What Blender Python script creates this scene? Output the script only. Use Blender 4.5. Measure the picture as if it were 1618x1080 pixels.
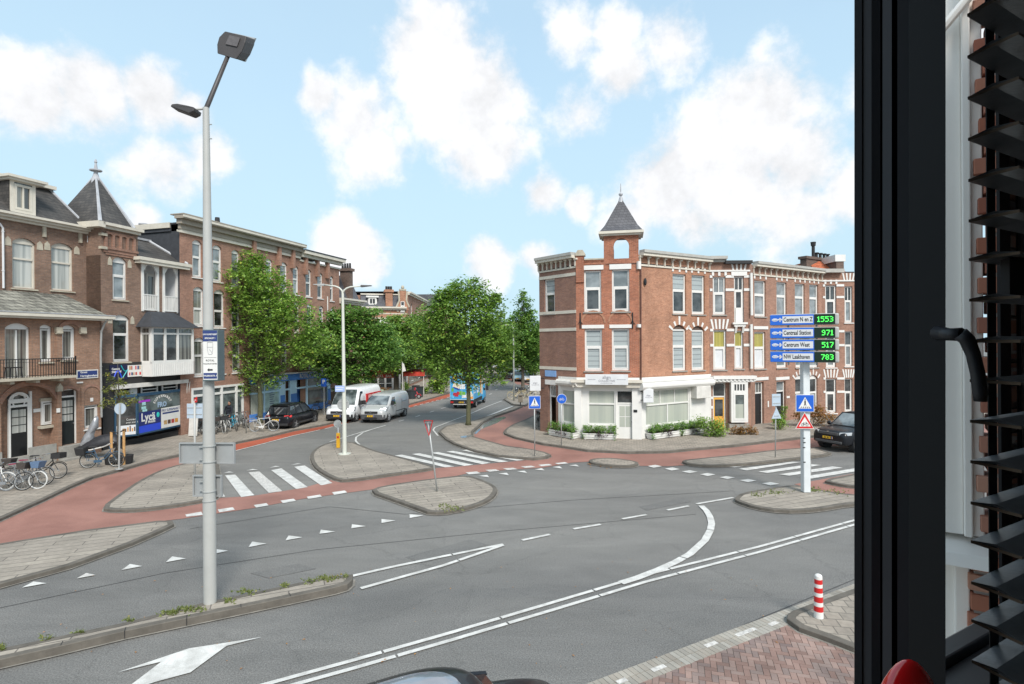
import bpy, bmesh, math, random
from mathutils import Vector, Matrix
from mathutils.geometry import tessellate_polygon
random.seed(7)
R = math.radians
sc = bpy.context.scene
for o in list(bpy.data.objects): bpy.data.objects.remove(o)
# ---------------------------------------------------------------- camera
CAMZ, FPX, ROLL = 5.6, 880.0, R(0.4)
cd = bpy.data.cameras.new("camera"); cam = bpy.data.objects.new("camera", cd)
sc.collection.objects.link(cam); sc.camera = cam
cd.sensor_width = 36.0; cd.lens = FPX / 1618 * 36.0; cd.clip_start = 0.05; cd.clip_end = 3000
cam.matrix_world = Matrix.Translation((0, 0, CAMZ)) @ Matrix.Rotation(R(90), 4, 'X') @ Matrix.Rotation(-ROLL, 4, 'Z')
# ---------------------------------------------------------------- light
SUN_EL, SUN_AZ = R(45), R(158)      # azimuth measured clockwise from +Y
w = bpy.data.worlds.new("World"); sc.world = w; w.use_nodes = True
sc.view_settings.view_transform = 'Standard'; sc.view_settings.look = 'None'
sc.view_settings.exposure = 1.5; sc.view_settings.gamma = 1
sc.view_settings.use_curve_mapping = False
sd = bpy.data.lights.new("sun", 'SUN'); sd.energy = 1.5; sd.angle = R(18); sd.color = (1, .96, .9)
so = bpy.data.objects.new("sun", sd); sc.collection.objects.link(so)
sv = Vector((math.sin(SUN_AZ) * math.cos(SUN_EL), math.cos(SUN_AZ) * math.cos(SUN_EL), math.sin(SUN_EL)))
so.rotation_euler = sv.to_track_quat('Z', 'Y').to_euler(); so.location = (0, -20, 40)

def ray(px, py):
    u, v = px - 809, 540 - py
    c, s = math.cos(ROLL), math.sin(ROLL)
    return (u * c + v * s) / FPX, (-u * s + v * c) / FPX
def G(px, py, z=0.0):
    a, b = ray(px, py); t = (z - CAMZ) / b
    return Vector((a * t, t, z))
def D(px, py, Y):
    a, b = ray(px, py)
    return Vector((a * Y, Y, CAMZ + b * Y))

def world_nodes():
    nt = w.node_tree; N = nt.nodes; L = nt.links; N.clear()
    out = N.new('ShaderNodeOutputWorld'); bg = N.new('ShaderNodeBackground')
    sky = N.new('ShaderNodeTexSky'); sky.sky_type = 'NISHITA'; sky.sun_disc = False
    sky.sun_elevation = SUN_EL; sky.sun_rotation = SUN_AZ; sky.air_density = 1.0; sky.dust_density = .6; sky.ozone_density = 2.0
    tc = N.new('ShaderNodeTexCoord')
    def math_(op, a, b=None, clamp=False):
        m = N.new('ShaderNodeMath'); m.operation = op; m.use_clamp = clamp
        for i, q in enumerate((a, b)):
            if q is None: continue
            if isinstance(q, (int, float)): m.inputs[i].default_value = q
            else: L.new(q, m.inputs[i])
        return m.outputs[0]
    def noise(scale, detail, rough, off=(0, 0, 0), dist=0):
        mp = N.new('ShaderNodeMapping'); mp.inputs['Location'].default_value = off
        L.new(tc.outputs['Generated'], mp.inputs['Vector'])
        n = N.new('ShaderNodeTexNoise'); n.inputs['Scale'].default_value = scale; n.inputs['Detail'].default_value = detail
        n.inputs['Roughness'].default_value = rough; n.inputs['Distortion'].default_value = dist
        L.new(mp.outputs[0], n.inputs['Vector']); return n.outputs['Fac']
    blobs = [(50,155,85,1),(150,150,85,1),(240,150,75,1),(295,175,45,.9),(255,265,70,.62),(330,240,55,.5),
             (690,85,95,1),(745,150,110,1),(765,235,85,.95),(560,185,70,.75),(505,150,40,.8),(590,240,65,.6),
             (855,305,45,.85),(775,415,50,.95),(850,410,40,.8),(555,395,62,1),(590,420,30,.6),(915,325,28,.7),
             (1205,175,105,1),(1150,275,135,1),(1060,285,100,1),(1255,250,95,.95),(980,115,60,.85),(975,50,45,.8),
             (1100,350,80,.7),(1250,340,90,.7),(1060,70,60,.6),(1350,300,70,.8),(920,180,60,.5),(1000,340,60,.6),
             (1500,150,150,1),(-120,120,110,1),(230,355,40,.7),(900,60,50,.45)]
    acc = None
    for (px, py, r, a) in blobs:
        x, z = ray(px, py); v = Vector((x, 1, z)); ln = v.length; v.normalize()
        vm = N.new('ShaderNodeVectorMath'); vm.operation = 'DISTANCE'
        L.new(tc.outputs['Generated'], vm.inputs[0]); vm.inputs[1].default_value = v
        d = math_('DIVIDE', vm.outputs['Value'], r / FPX / ln * 1.0)
        q = math_('MULTIPLY', math_('SUBTRACT', 1.0, d), a)
        q = math_('MAXIMUM', q, -1.0)
        acc = q if acc is None else math_('MAXIMUM', acc, q)
    nb = noise(6.0, 12, .60, dist=.1); ns = noise(17, 10, .62, (3, 1, 2))
    n1 = math_('ADD', math_('MULTIPLY', math_('SUBTRACT', nb, .5), 1.9), math_('MULTIPLY', math_('SUBTRACT', ns, .5), .8))
    val = math_('ADD', acc, n1)
    mr = N.new('ShaderNodeMapRange'); mr.interpolation_type = 'SMOOTHSTEP'
    L.new(val, mr.inputs['Value']); mr.inputs['From Min'].default_value = -.06; mr.inputs['From Max'].default_value = .46
    # generic cloud field for the rest of the sky (behind the photographer)
    sep = N.new('ShaderNodeSeparateXYZ'); L.new(tc.outputs['Generated'], sep.inputs[0])
    gen = N.new('ShaderNodeMapRange'); gen.interpolation_type = 'SMOOTHSTEP'
    L.new(noise(2.6, 9, .6, (5, 5, 5)), gen.inputs['Value']); gen.inputs['From Min'].default_value = .47; gen.inputs['From Max'].default_value = .6
    back = N.new('ShaderNodeMapRange'); L.new(sep.outputs['Y'], back.inputs['Value'])
    back.inputs['From Min'].default_value = .35; back.inputs['From Max'].default_value = .1
    m2 = math_('MULTIPLY', gen.outputs[0], back.outputs[0])
    mask = math_('MAXIMUM', mr.outputs[0], m2)
    # thin veil, thicker to the horizon
    veil = N.new('ShaderNodeMapRange'); L.new(sep.outputs['Z'], veil.inputs['Value'])
    veil.inputs['From Min'].default_value = 0.0; veil.inputs['From Max'].default_value = .5
    veil.inputs['To Min'].default_value = .9; veil.inputs['To Max'].default_value = .62
    wisp = math_('MULTIPLY', noise(3.0, 6, .55, (1, 2, 8)), .25)
    vv = math_('ADD', veil.outputs[0], wisp, True)
    sm = N.new('ShaderNodeVectorMath'); sm.operation = 'SCALE'; L.new(sky.outputs[0], sm.inputs[0]); sm.inputs['Scale'].default_value = SKYS
    mx = N.new('ShaderNodeMix'); mx.data_type = 'RGBA'; L.new(vv, mx.inputs['Factor'])
    L.new(sm.outputs[0], mx.inputs['A']); mx.inputs['B'].default_value = (2.15, 2.95, 3.4, 1)
    shade = N.new('ShaderNodeMapRange'); L.new(math_('MULTIPLY', math_('ADD', ns, nb), .5), shade.inputs['Value']); shade.inputs['From Min'].default_value = .38; shade.inputs['From Max'].default_value = .56
    shade.inputs['To Min'].default_value = 3.02; shade.inputs['To Max'].default_value = 3.75
    cc = N.new('ShaderNodeCombineXYZ')
    L.new(shade.outputs[0], cc.inputs[0]); L.new(math_('MULTIPLY', shade.outputs[0], 1.01), cc.inputs[1]); L.new(math_('MULTIPLY', shade.outputs[0], 1.035), cc.inputs[2])
    mx2 = N.new('ShaderNodeMix'); mx2.data_type = 'RGBA'; L.new(mask, mx2.inputs['Factor'])
    L.new(mx.outputs['Result'], mx2.inputs['A']); L.new(cc.outputs[0], mx2.inputs['B'])
    L.new(mx2.outputs['Result'], bg.inputs['Color']); bg.inputs['Strength'].default_value = 0.1
    L.new(bg.outputs[0], out.inputs[0])
SKYS = 1.0
world_nodes()

# ---------------------------------------------------------------- materials
MATS = {}
def newmat(name):
    m = bpy.data.materials.new(name); m.use_nodes = True
    nt = m.node_tree; b = nt.nodes['Principled BSDF']; MATS[name] = m
    return m, nt, b
def col4(c): return (c[0], c[1], c[2], 1)
def mk(name, c, rough=.6, metal=0, var=.12, scale=3.0, bump=0, spec=.5, coat=0, dirt=0):
    """paint / metal / plastic with a little uneven colour"""
    m, nt, b = newmat(name); N, L = nt.nodes, nt.links
    b.inputs['Roughness'].default_value = rough; b.inputs['Metallic'].default_value = metal
    b.inputs['Specular IOR Level'].default_value = spec; b.inputs['Coat Weight'].default_value = coat
    tc = N.new('ShaderNodeTexCoord'); n = N.new('ShaderNodeTexNoise'); n.inputs['Scale'].default_value = scale; n.inputs['Detail'].default_value = 6
    n.inputs['Roughness'].default_value = .65
    L.new(tc.outputs['Object'], n.inputs['Vector'])
    mr = N.new('ShaderNodeMapRange'); mr.inputs['From Min'].default_value = .3; mr.inputs['From Max'].default_value = .7
    mr.inputs['To Min'].default_value = 1 - var; mr.inputs['To Max'].default_value = 1 + var; L.new(n.outputs['Fac'], mr.inputs['Value'])
    sc_ = N.new('ShaderNodeVectorMath'); sc_.operation = 'SCALE'; sc_.inputs[0].default_value = c; L.new(mr.outputs[0], sc_.inputs['Scale'])
    L.new(sc_.outputs[0], b.inputs['Base Color'])
    if bump:
        bp = N.new('ShaderNodeBump'); bp.inputs['Strength'].default_value = bump; bp.inputs['Distance'].default_value = .02
        L.new(n.outputs['Fac'], bp.inputs['Height']); L.new(bp.outputs[0], b.inputs['Normal'])
    return m
def brickmat(name, c1, c2, mortar, bw=.22, rh=.065, ms=.01, rough=.85, stain=.35, axis='wall', off=.5, bump=.3, freq=2, mortar_smooth=.1, bias=0.0):
    m, nt, b = newmat(name); N, L = nt.nodes, nt.links
    tc = N.new('ShaderNodeTexCoord'); sp = N.new('ShaderNodeSeparateXYZ'); L.new(tc.outputs['Object'], sp.inputs[0])
    cb = N.new('ShaderNodeCombineXYZ')
    if axis == 'wall':
        a = N.new('ShaderNodeMath'); a.operation = 'ADD'; L.new(sp.outputs[0], a.inputs[0]); L.new(sp.outputs[1], a.inputs[1])
        L.new(a.outputs[0], cb.inputs[0]); L.new(sp.outputs[2], cb.inputs[1])
    else:
        L.new(sp.outputs[0], cb.inputs[0]); L.new(sp.outputs[1], cb.inputs[1])
    br = N.new('ShaderNodeTexBrick'); br.inputs['Scale'].default_value = 1; br.inputs['Brick Width'].default_value = bw
    br.inputs['Row Height'].default_value = rh; br.inputs['Mortar Size'].default_value = ms; br.offset = off; br.offset_frequency = freq
    br.inputs['Color1'].default_value = col4(c1); br.inputs['Color2'].default_value = col4(c2); br.inputs['Mortar'].default_value = col4(mortar)
    br.inputs['Bias'].default_value = bias; br.inputs['Mortar Smooth'].default_value = mortar_smooth
    src = cb.outputs[0]
    if axis != 'wall':
        mp = N.new('ShaderNodeMapping'); mp.inputs['Rotation'].default_value = (0, 0, R(axis)); L.new(src, mp.inputs['Vector']); src = mp.outputs[0]
    L.new(src, br.inputs['Vector'])
    n = N.new('ShaderNodeTexNoise'); n.inputs['Scale'].default_value = .7; n.inputs['Detail'].default_value = 9; n.inputs['Roughness'].default_value = .7
    L.new(tc.outputs['Object'], n.inputs['Vector'])
    n2 = N.new('ShaderNodeTexNoise'); n2.inputs['Scale'].default_value = 9; n2.inputs['Detail'].default_value = 3; L.new(src, n2.inputs['Vector'])
    ad = N.new('ShaderNodeMath'); ad.operation = 'MULTIPLY_ADD'; L.new(n2.outputs['Fac'], ad.inputs[0]); ad.inputs[1].default_value = .45; L.new(n.outputs['Fac'], ad.inputs[2])
    mr = N.new('ShaderNodeMapRange'); mr.inputs['From Min'].default_value = .45; mr.inputs['From Max'].default_value = .98
    mr.inputs['To Min'].default_value = 1 - stain; mr.inputs['To Max'].default_value = 1 + stain; L.new(ad.outputs[0], mr.inputs['Value'])
    s = N.new('ShaderNodeVectorMath'); s.operation = 'SCALE'; L.new(br.outputs['Color'], s.inputs[0]); L.new(mr.outputs[0], s.inputs['Scale'])
    L.new(s.outputs[0], b.inputs['Base Color']); b.inputs['Roughness'].default_value = rough
    b.inputs['Specular IOR Level'].default_value = .3
    bp = N.new('ShaderNodeBump'); bp.inputs['Strength'].default_value = bump; bp.inputs['Distance'].default_value = .01; bp.invert = True
    L.new(br.outputs['Fac'], bp.inputs['Height']); L.new(bp.outputs[0], b.inputs['Normal'])
    return m
def glassmat(name, c, c2=None, stripes=0, rough=.04, spec=.8):
    """window pane with what hangs behind it: curtains as folds, or a dark room"""
    m, nt, b = newmat(name); N, L = nt.nodes, nt.links
    b.inputs['Roughness'].default_value = rough; b.inputs['Specular IOR Level'].default_value = spec
    b.inputs['Coat Weight'].default_value = .35; b.inputs['Coat Roughness'].default_value = .02
    tc = N.new('ShaderNodeTexCoord')
    n = N.new('ShaderNodeTexNoise'); n.inputs['Detail'].default_value = 4
    mp = N.new('ShaderNodeMapping'); L.new(tc.outputs['Object'], mp.inputs['Vector'])
    if stripes: mp.inputs['Scale'].default_value = (stripes, stripes, .15)
    else: mp.inputs['Scale'].default_value = (1.3, 1.3, 1.6)
    L.new(mp.outputs[0], n.inputs['Vector']); n.inputs['Scale'].default_value = 1.0
    cr = N.new('ShaderNodeValToRGB'); cr.color_ramp.elements[0].position = .38; cr.color_ramp.elements[1].position = .62
    c2 = c2 or tuple(x * .45 for x in c)
    cr.color_ramp.elements[0].color = col4(c2); cr.color_ramp.elements[1].color = col4(c)
    L.new(n.outputs['Fac'], cr.inputs[0]); L.new(cr.outputs[0], b.inputs['Base Color'])
    b.inputs['Base Color'].default_value = col4(c)
    return m
def ground_mat(name, c, c2, speck=.25, scale=.25, fine=90, rough=.85, bump=.25, streak=None):
    m, nt, b = newmat(name); N, L = nt.nodes, nt.links
    tc = N.new('ShaderNodeTexCoord')
    n = N.new('ShaderNodeTexNoise'); n.inputs['Scale'].default_value = scale; n.inputs['Detail'].default_value = 8; n.inputs['Roughness'].default_value = .62
    n.inputs['Distortion'].default_value = .6
    mp = N.new('ShaderNodeMapping'); L.new(tc.outputs['Object'], mp.inputs['Vector'])
    if streak: mp.inputs['Rotation'].default_value = (0, 0, streak[0]); mp.inputs['Scale'].default_value = (streak[1], 1, 1)
    L.new(mp.outputs[0], n.inputs['Vector'])
    f = N.new('ShaderNodeTexNoise'); f.inputs['Scale'].default_value = fine; f.inputs['Detail'].default_value = 3; L.new(tc.outputs['Object'], f.inputs['Vector'])
    cr = N.new('ShaderNodeValToRGB'); cr.color_ramp.elements[0].position = .32; cr.color_ramp.elements[1].position = .68
    cr.color_ramp.elements[0].color = col4(c2); cr.color_ramp.elements[1].color = col4(c); L.new(n.outputs['Fac'], cr.inputs[0])
    mr = N.new('ShaderNodeMapRange'); mr.inputs['From Min'].default_value = .25; mr.inputs['From Max'].default_value = .75
    mr.inputs['To Min'].default_value = 1 - speck; mr.inputs['To Max'].default_value = 1 + speck; L.new(f.outputs['Fac'], mr.inputs['Value'])
    s = N.new('ShaderNodeVectorMath'); s.operation = 'SCALE'; L.new(cr.outputs[0], s.inputs[0]); L.new(mr.outputs[0], s.inputs['Scale'])
    if name == 'asphalt':     # worn wheel tracks, patches and a few cracks
        n3 = N.new('ShaderNodeTexNoise'); n3.inputs['Scale'].default_value = .75; n3.inputs['Detail'].default_value = 12; n3.inputs['Roughness'].default_value = .72; n3.inputs['Distortion'].default_value = 1.2; L.new(mp.outputs[0], n3.inputs['Vector'])
        m3 = N.new('ShaderNodeMapRange'); m3.inputs['From Min'].default_value = .35; m3.inputs['From Max'].default_value = .65; m3.inputs['To Min'].default_value = .88; m3.inputs['To Max'].default_value = 1.12; L.new(n3.outputs['Fac'], m3.inputs['Value'])
        vo = N.new('ShaderNodeTexVoronoi'); vo.feature = 'DISTANCE_TO_EDGE'; vo.inputs['Scale'].default_value = .22
        ad3 = N.new('ShaderNodeVectorMath'); ad3.operation = 'MULTIPLY_ADD'; L.new(n3.outputs['Color'], ad3.inputs[0]); ad3.inputs[1].default_value = (1.6, 1.6, 0); L.new(tc.outputs['Object'], ad3.inputs[2]); L.new(ad3.outputs[0], vo.inputs['Vector'])
        m4 = N.new('ShaderNodeMapRange'); m4.inputs['From Min'].default_value = 0; m4.inputs['From Max'].default_value = .006; m4.inputs['To Min'].default_value = .82; m4.inputs['To Max'].default_value = 1; L.new(vo.outputs['Distance'], m4.inputs['Value'])
        mu = N.new('ShaderNodeMath'); mu.operation = 'MULTIPLY'; L.new(m3.outputs[0], mu.inputs[0]); L.new(m4.outputs[0], mu.inputs[1])
        s2 = N.new('ShaderNodeVectorMath'); s2.operation = 'SCALE'; L.new(s.outputs[0], s2.inputs[0]); L.new(mu.outputs[0], s2.inputs['Scale']); s = s2
    L.new(s.outputs[0], b.inputs['Base Color']); b.inputs['Roughness'].default_value = rough; b.inputs['Specular IOR Level'].default_value = .35
    rr = N.new('ShaderNodeMapRange'); L.new(n.outputs['Fac'], rr.inputs['Value']); rr.inputs['From Min'].default_value = .3; rr.inputs['From Max'].default_value = .7
    rr.inputs['To Min'].default_value = rough - .18; rr.inputs['To Max'].default_value = rough + .05; L.new(rr.outputs[0], b.inputs['Roughness'])
    bp = N.new('ShaderNodeBump'); bp.inputs['Strength'].default_value = bump; bp.inputs['Distance'].default_value = .01
    L.new(f.outputs['Fac'], bp.inputs['Height']); L.new(bp.outputs[0], b.inputs['Normal'])
    return m
def leafmat(name, c, c2, trans=.35):
    m, nt, b = newmat(name); N, L = nt.nodes, nt.links
    g = N.new('ShaderNodeNewGeometry'); cr = N.new('ShaderNodeValToRGB')
    cr.color_ramp.elements[0].color = col4(c2); cr.color_ramp.elements[1].color = col4(c)
    cr.color_ramp.elements[1].position = .93; e = cr.color_ramp.elements.new(1.0); e.color = (c[0] * 1.5, c[1] * 1.02, c[2], 1)
    L.new(g.outputs['Random Per Island'], cr.inputs[0]); L.new(cr.outputs[0], b.inputs['Base Color'])
    b.inputs['Roughness'].default_value = .5
    t = N.new('ShaderNodeBsdfTranslucent'); L.new(cr.outputs[0], t.inputs['Color'])
    mx = N.new('ShaderNodeMixShader'); mx.inputs[0].default_value = trans
    out = [x for x in N if x.type == 'OUTPUT_MATERIAL'][0]
    L.new(b.outputs[0], mx.inputs[1]); L.new(t.outputs[0], mx.inputs[2]); L.new(mx.outputs[0], out.inputs['Surface'])
    return m
def islandmat(name, cols, rough=.85):
    m, nt, b = newmat(name); N, L = nt.nodes, nt.links
    g = N.new('ShaderNodeNewGeometry'); cr = N.new('ShaderNodeValToRGB'); cr.color_ramp.interpolation = 'LINEAR'
    el = cr.color_ramp.elements
    for i, c in enumerate(cols):
        p = i / (len(cols) - 1)
        e = el[0] if i == 0 else (el[len(el) - 1] if i == len(cols) - 1 else el.new(p))
        e.color = col4(c)
    tc = N.new('ShaderNodeTexCoord'); n = N.new('ShaderNodeTexNoise'); n.inputs['Scale'].default_value = 1.2; n.inputs['Detail'].default_value = 8
    L.new(tc.outputs['Object'], n.inputs['Vector'])
    mr = N.new('ShaderNodeMapRange'); mr.inputs['From Min'].default_value = .3; mr.inputs['From Max'].default_value = .7
    mr.inputs['To Min'].default_value = .75; mr.inputs['To Max'].default_value = 1.25; L.new(n.outputs['Fac'], mr.inputs['Value'])
    s = N.new('ShaderNodeVectorMath'); s.operation = 'SCALE'; L.new(cr.outputs[0], s.inputs[0]); L.new(mr.outputs[0], s.inputs['Scale'])
    L.new(g.outputs['Random Per Island'], cr.inputs[0]); L.new(s.outputs[0], b.inputs['Base Color']); b.inputs['Roughness'].default_value = rough
    return m
def emit(name, c, s):
    m, nt, b = newmat(name); b.inputs['Base Color'].default_value = col4(c)
    b.inputs['Emission Color'].default_value = col4(c); b.inputs['Emission Strength'].default_value = s; return m

asphalt = ground_mat('asphalt', (.205,.197,.182), (.128,.125,.12), .5, .16, 38, .8, .4, (R(-30), .35))
redpath = ground_mat('red_asphalt', (.34,.175,.14), (.235,.115,.092), .2, .55, 60, .8, .2)
redlane = ground_mat('red_lane', (.40,.10,.055), (.28,.07,.04), .2, .4, 60, .85, .2)
paving = brickmat('paving', (.31,.27,.225), (.25,.22,.185), (.15,.135,.115), .3, .3, .012, .9, .3, 12, .5, .2)
paving2 = brickmat('paving_rows', (.31,.275,.23), (.26,.23,.195), (.13,.115,.10), 1.5, .30, .014, .9, .3, -22, .5, .2)
kerbm = mk('kerb_stone', (.115,.102,.085), .85, 0, .3, 2.5, .2)
dirtm = mk('gutter', (.22,.205,.18), .9, 0, .35, 4, .2)
paintw = ground_mat('road_paint', (.66,.65,.62), (.43,.42,.395), .14, 3.2, 50, .75, .1)
paintold = mk('road_paint_worn', (.5,.48,.45), .8, 0, .35, 14)
concrete = mk('concrete', (.42,.40,.36), .85, 0, .2, 2, .1)
brick_brown = brickmat('brick_brown', (.26,.155,.105), (.18,.105,.075), (.19,.155,.13))
brick_dark = brickmat('brick_dark', (.16,.10,.08), (.10,.065,.055), (.14,.12,.10))
brick_mid = brickmat('brick_mid', (.36,.19,.13), (.27,.14,.095), (.24,.17,.14))
brick_red = brickmat('brick_red', (.38,.135,.072), (.26,.088,.048), (.32,.19,.14), stain=.38)
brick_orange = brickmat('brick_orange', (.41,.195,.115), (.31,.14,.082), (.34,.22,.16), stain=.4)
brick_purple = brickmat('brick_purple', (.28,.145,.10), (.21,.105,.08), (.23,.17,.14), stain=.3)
slate = brickmat('slate', (.085,.078,.072), (.055,.052,.05), (.03,.03,.03), .25, .16, .01, .6, .35)
slate_blue = brickmat('slate_blue', (.115,.115,.125), (.085,.085,.095), (.045,.045,.05), .22, .16, .01, .55, .25)
slate_moss = brickmat('slate_moss', (.27,.26,.22), (.12,.115,.10), (.06,.06,.05), .22, .15, .012, .8, .55)
tile_orange = brickmat('roof_tile_orange', (.55,.16,.07), (.42,.11,.05), (.2,.06,.03), .2, .28, .03, .7, .25)
cream = mk('cream_paint', (.58,.54,.46), .55, 0, .1, 2)
white = mk('white_paint', (.68,.67,.64), .45, 0, .06, 1.5)
whited = mk('white_paint_dirty', (.60,.58,.54), .6, 0, .15, 3)
greyw = mk('grey_white', (.62,.63,.64), .5, 0, .08, 2)
black = mk('black_paint', (.012,.013,.014), .3, 0, .2, 3)
blackm = mk('black_matte', (.02,.02,.021), .7, 0, .2, 6)
darkgreen = mk('dark_door', (.012,.017,.018), .3, 0, .2, 3)
lead = mk('lead', (.36,.37,.39), .5, 0, .15, 3)
zinc = mk('zinc', (.36,.36,.35), .45, .3, .12, 3)
stone = mk('sand_stone', (.42,.38,.30), .85, 0, .2, 4, .1)
stoneg = mk('grey_stone', (.28,.27,.245), .85, 0, .2, 4, .1)
bitumen = mk('bitumen', (.04,.043,.05), .75, 0, .25, 4, .1)
gl_dark = glassmat('pane_dark', (.075,.08,.08), (.012,.013,.013))
gl_grey = glassmat('pane_grey', (.27,.30,.31), (.13,.15,.155))
gl_blind = brickmat('pane_blinds', (.36,.40,.40), (.33,.37,.375), (.20,.22,.23), 9, .28, .05, .15, .08, bump=0, mortar_smooth=1)
gl_curt = glassmat('pane_curtain', (.50,.50,.46), (.27,.28,.26), 7)
gl_curtd = glassmat('pane_curtain_dark', (.24,.24,.21), (.06,.06,.055), 8)
gl_shop = glassmat('pane_shop', (.15,.18,.175), (.04,.05,.05))
gl_aqua = glassmat('pane_aqua', (.48,.66,.66), (.28,.40,.40))
gl_frost = glassmat('pane_frosted', (.42,.44,.38), (.36,.385,.34), 5, .25, .4)
gl_yellow = glassmat('pane_yellow', (.40,.35,.09), (.28,.25,.06), 12, .3, .3)
gl_car = glassmat('car_glass', (.03,.035,.04), (.012,.014,.016), 0, .02, 1)
gl_carl = glassmat('car_windscreen', (.22,.25,.26), (.04,.05,.055), 0, .02, 1)
rubber = mk('rubber', (.018,.018,.018), .8, 0, .2, 8)
rim = mk('alloy', (.45,.46,.48), .3, .8, .08, 8)
chrome = mk('chrome', (.7,.7,.7), .15, 1, .03, 8)
steel = mk('galvanised', (.42,.43,.42), .5, .35, .12, 6)
lampgrey = mk('lamp_pole_paint', (.40,.40,.38), .5, 0, .06, 2)
lampgreen = mk('lamp_pole_cream', (.55,.56,.50), .5, 0, .06, 2)
lampdark = mk('lamp_dark', (.05,.045,.045), .5, 0, .1, 4)
redp = mk('red_paint', (.55,.02,.02), .35, 0, .08, 4)
bluep = mk('sign_blue', (.01,.10,.50), .4, 0, .05, 4)
navy = mk('navy', (.025,.045,.16), .4, 0, .1, 4)
bluel = mk('shop_blue_light', (.50,.74,.92), .5, 0, .08, 2)
blued = mk('shop_blue_dark', (.07,.22,.60), .5, 0, .08, 2)
yellow = mk('yellow_paint', (.75,.40,.02), .5, 0, .06, 4)
ydoor = mk('yellow_door', (.70,.36,.06), .45, 0, .05, 4)
bark = mk('bark', (.10,.085,.065), .95, 0, .35, 12, .6)
barkm = mk('bark_mossy', (.085,.085,.045), .95, 0, .4, 10, .6)
wood = mk('stake_wood', (.52,.30,.12), .8, 0, .2, 10)
soil = mk('soil', (.06,.045,.035), .95, 0, .4, 8, .5)
leaf_a = leafmat('leaf_green', (.27,.44,.075), (.11,.22,.04))
leaf_b = leafmat('leaf_green_fresh', (.32,.49,.085), (.13,.25,.045))
leaf_c = leafmat('leaf_dark', (.22,.39,.075), (.085,.19,.04))
leaf_y = leafmat('leaf_yellowish', (.26,.27,.06), (.13,.17,.04))
leaf_o = leafmat('leaf_orange', (.36,.17,.04), (.16,.11,.03))
leaf_p = leafmat('leaf_purple', (.10,.05,.06), (.035,.02,.028))
grassm = leafmat('grass_blade', (.24,.27,.08), (.11,.15,.04))
platey = mk('number_plate', (.75,.45,.03), .4, 0, .05, 6)
skin = mk('skin', (.30,.16,.10), .55, 0, .05, 8)
cloth_d = mk('dark_cloth', (.012,.014,.022), .9, 0, .2, 8)
awn = mk('awning_red', (.50,.05,.03), .7, 0, .2, 2)

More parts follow.
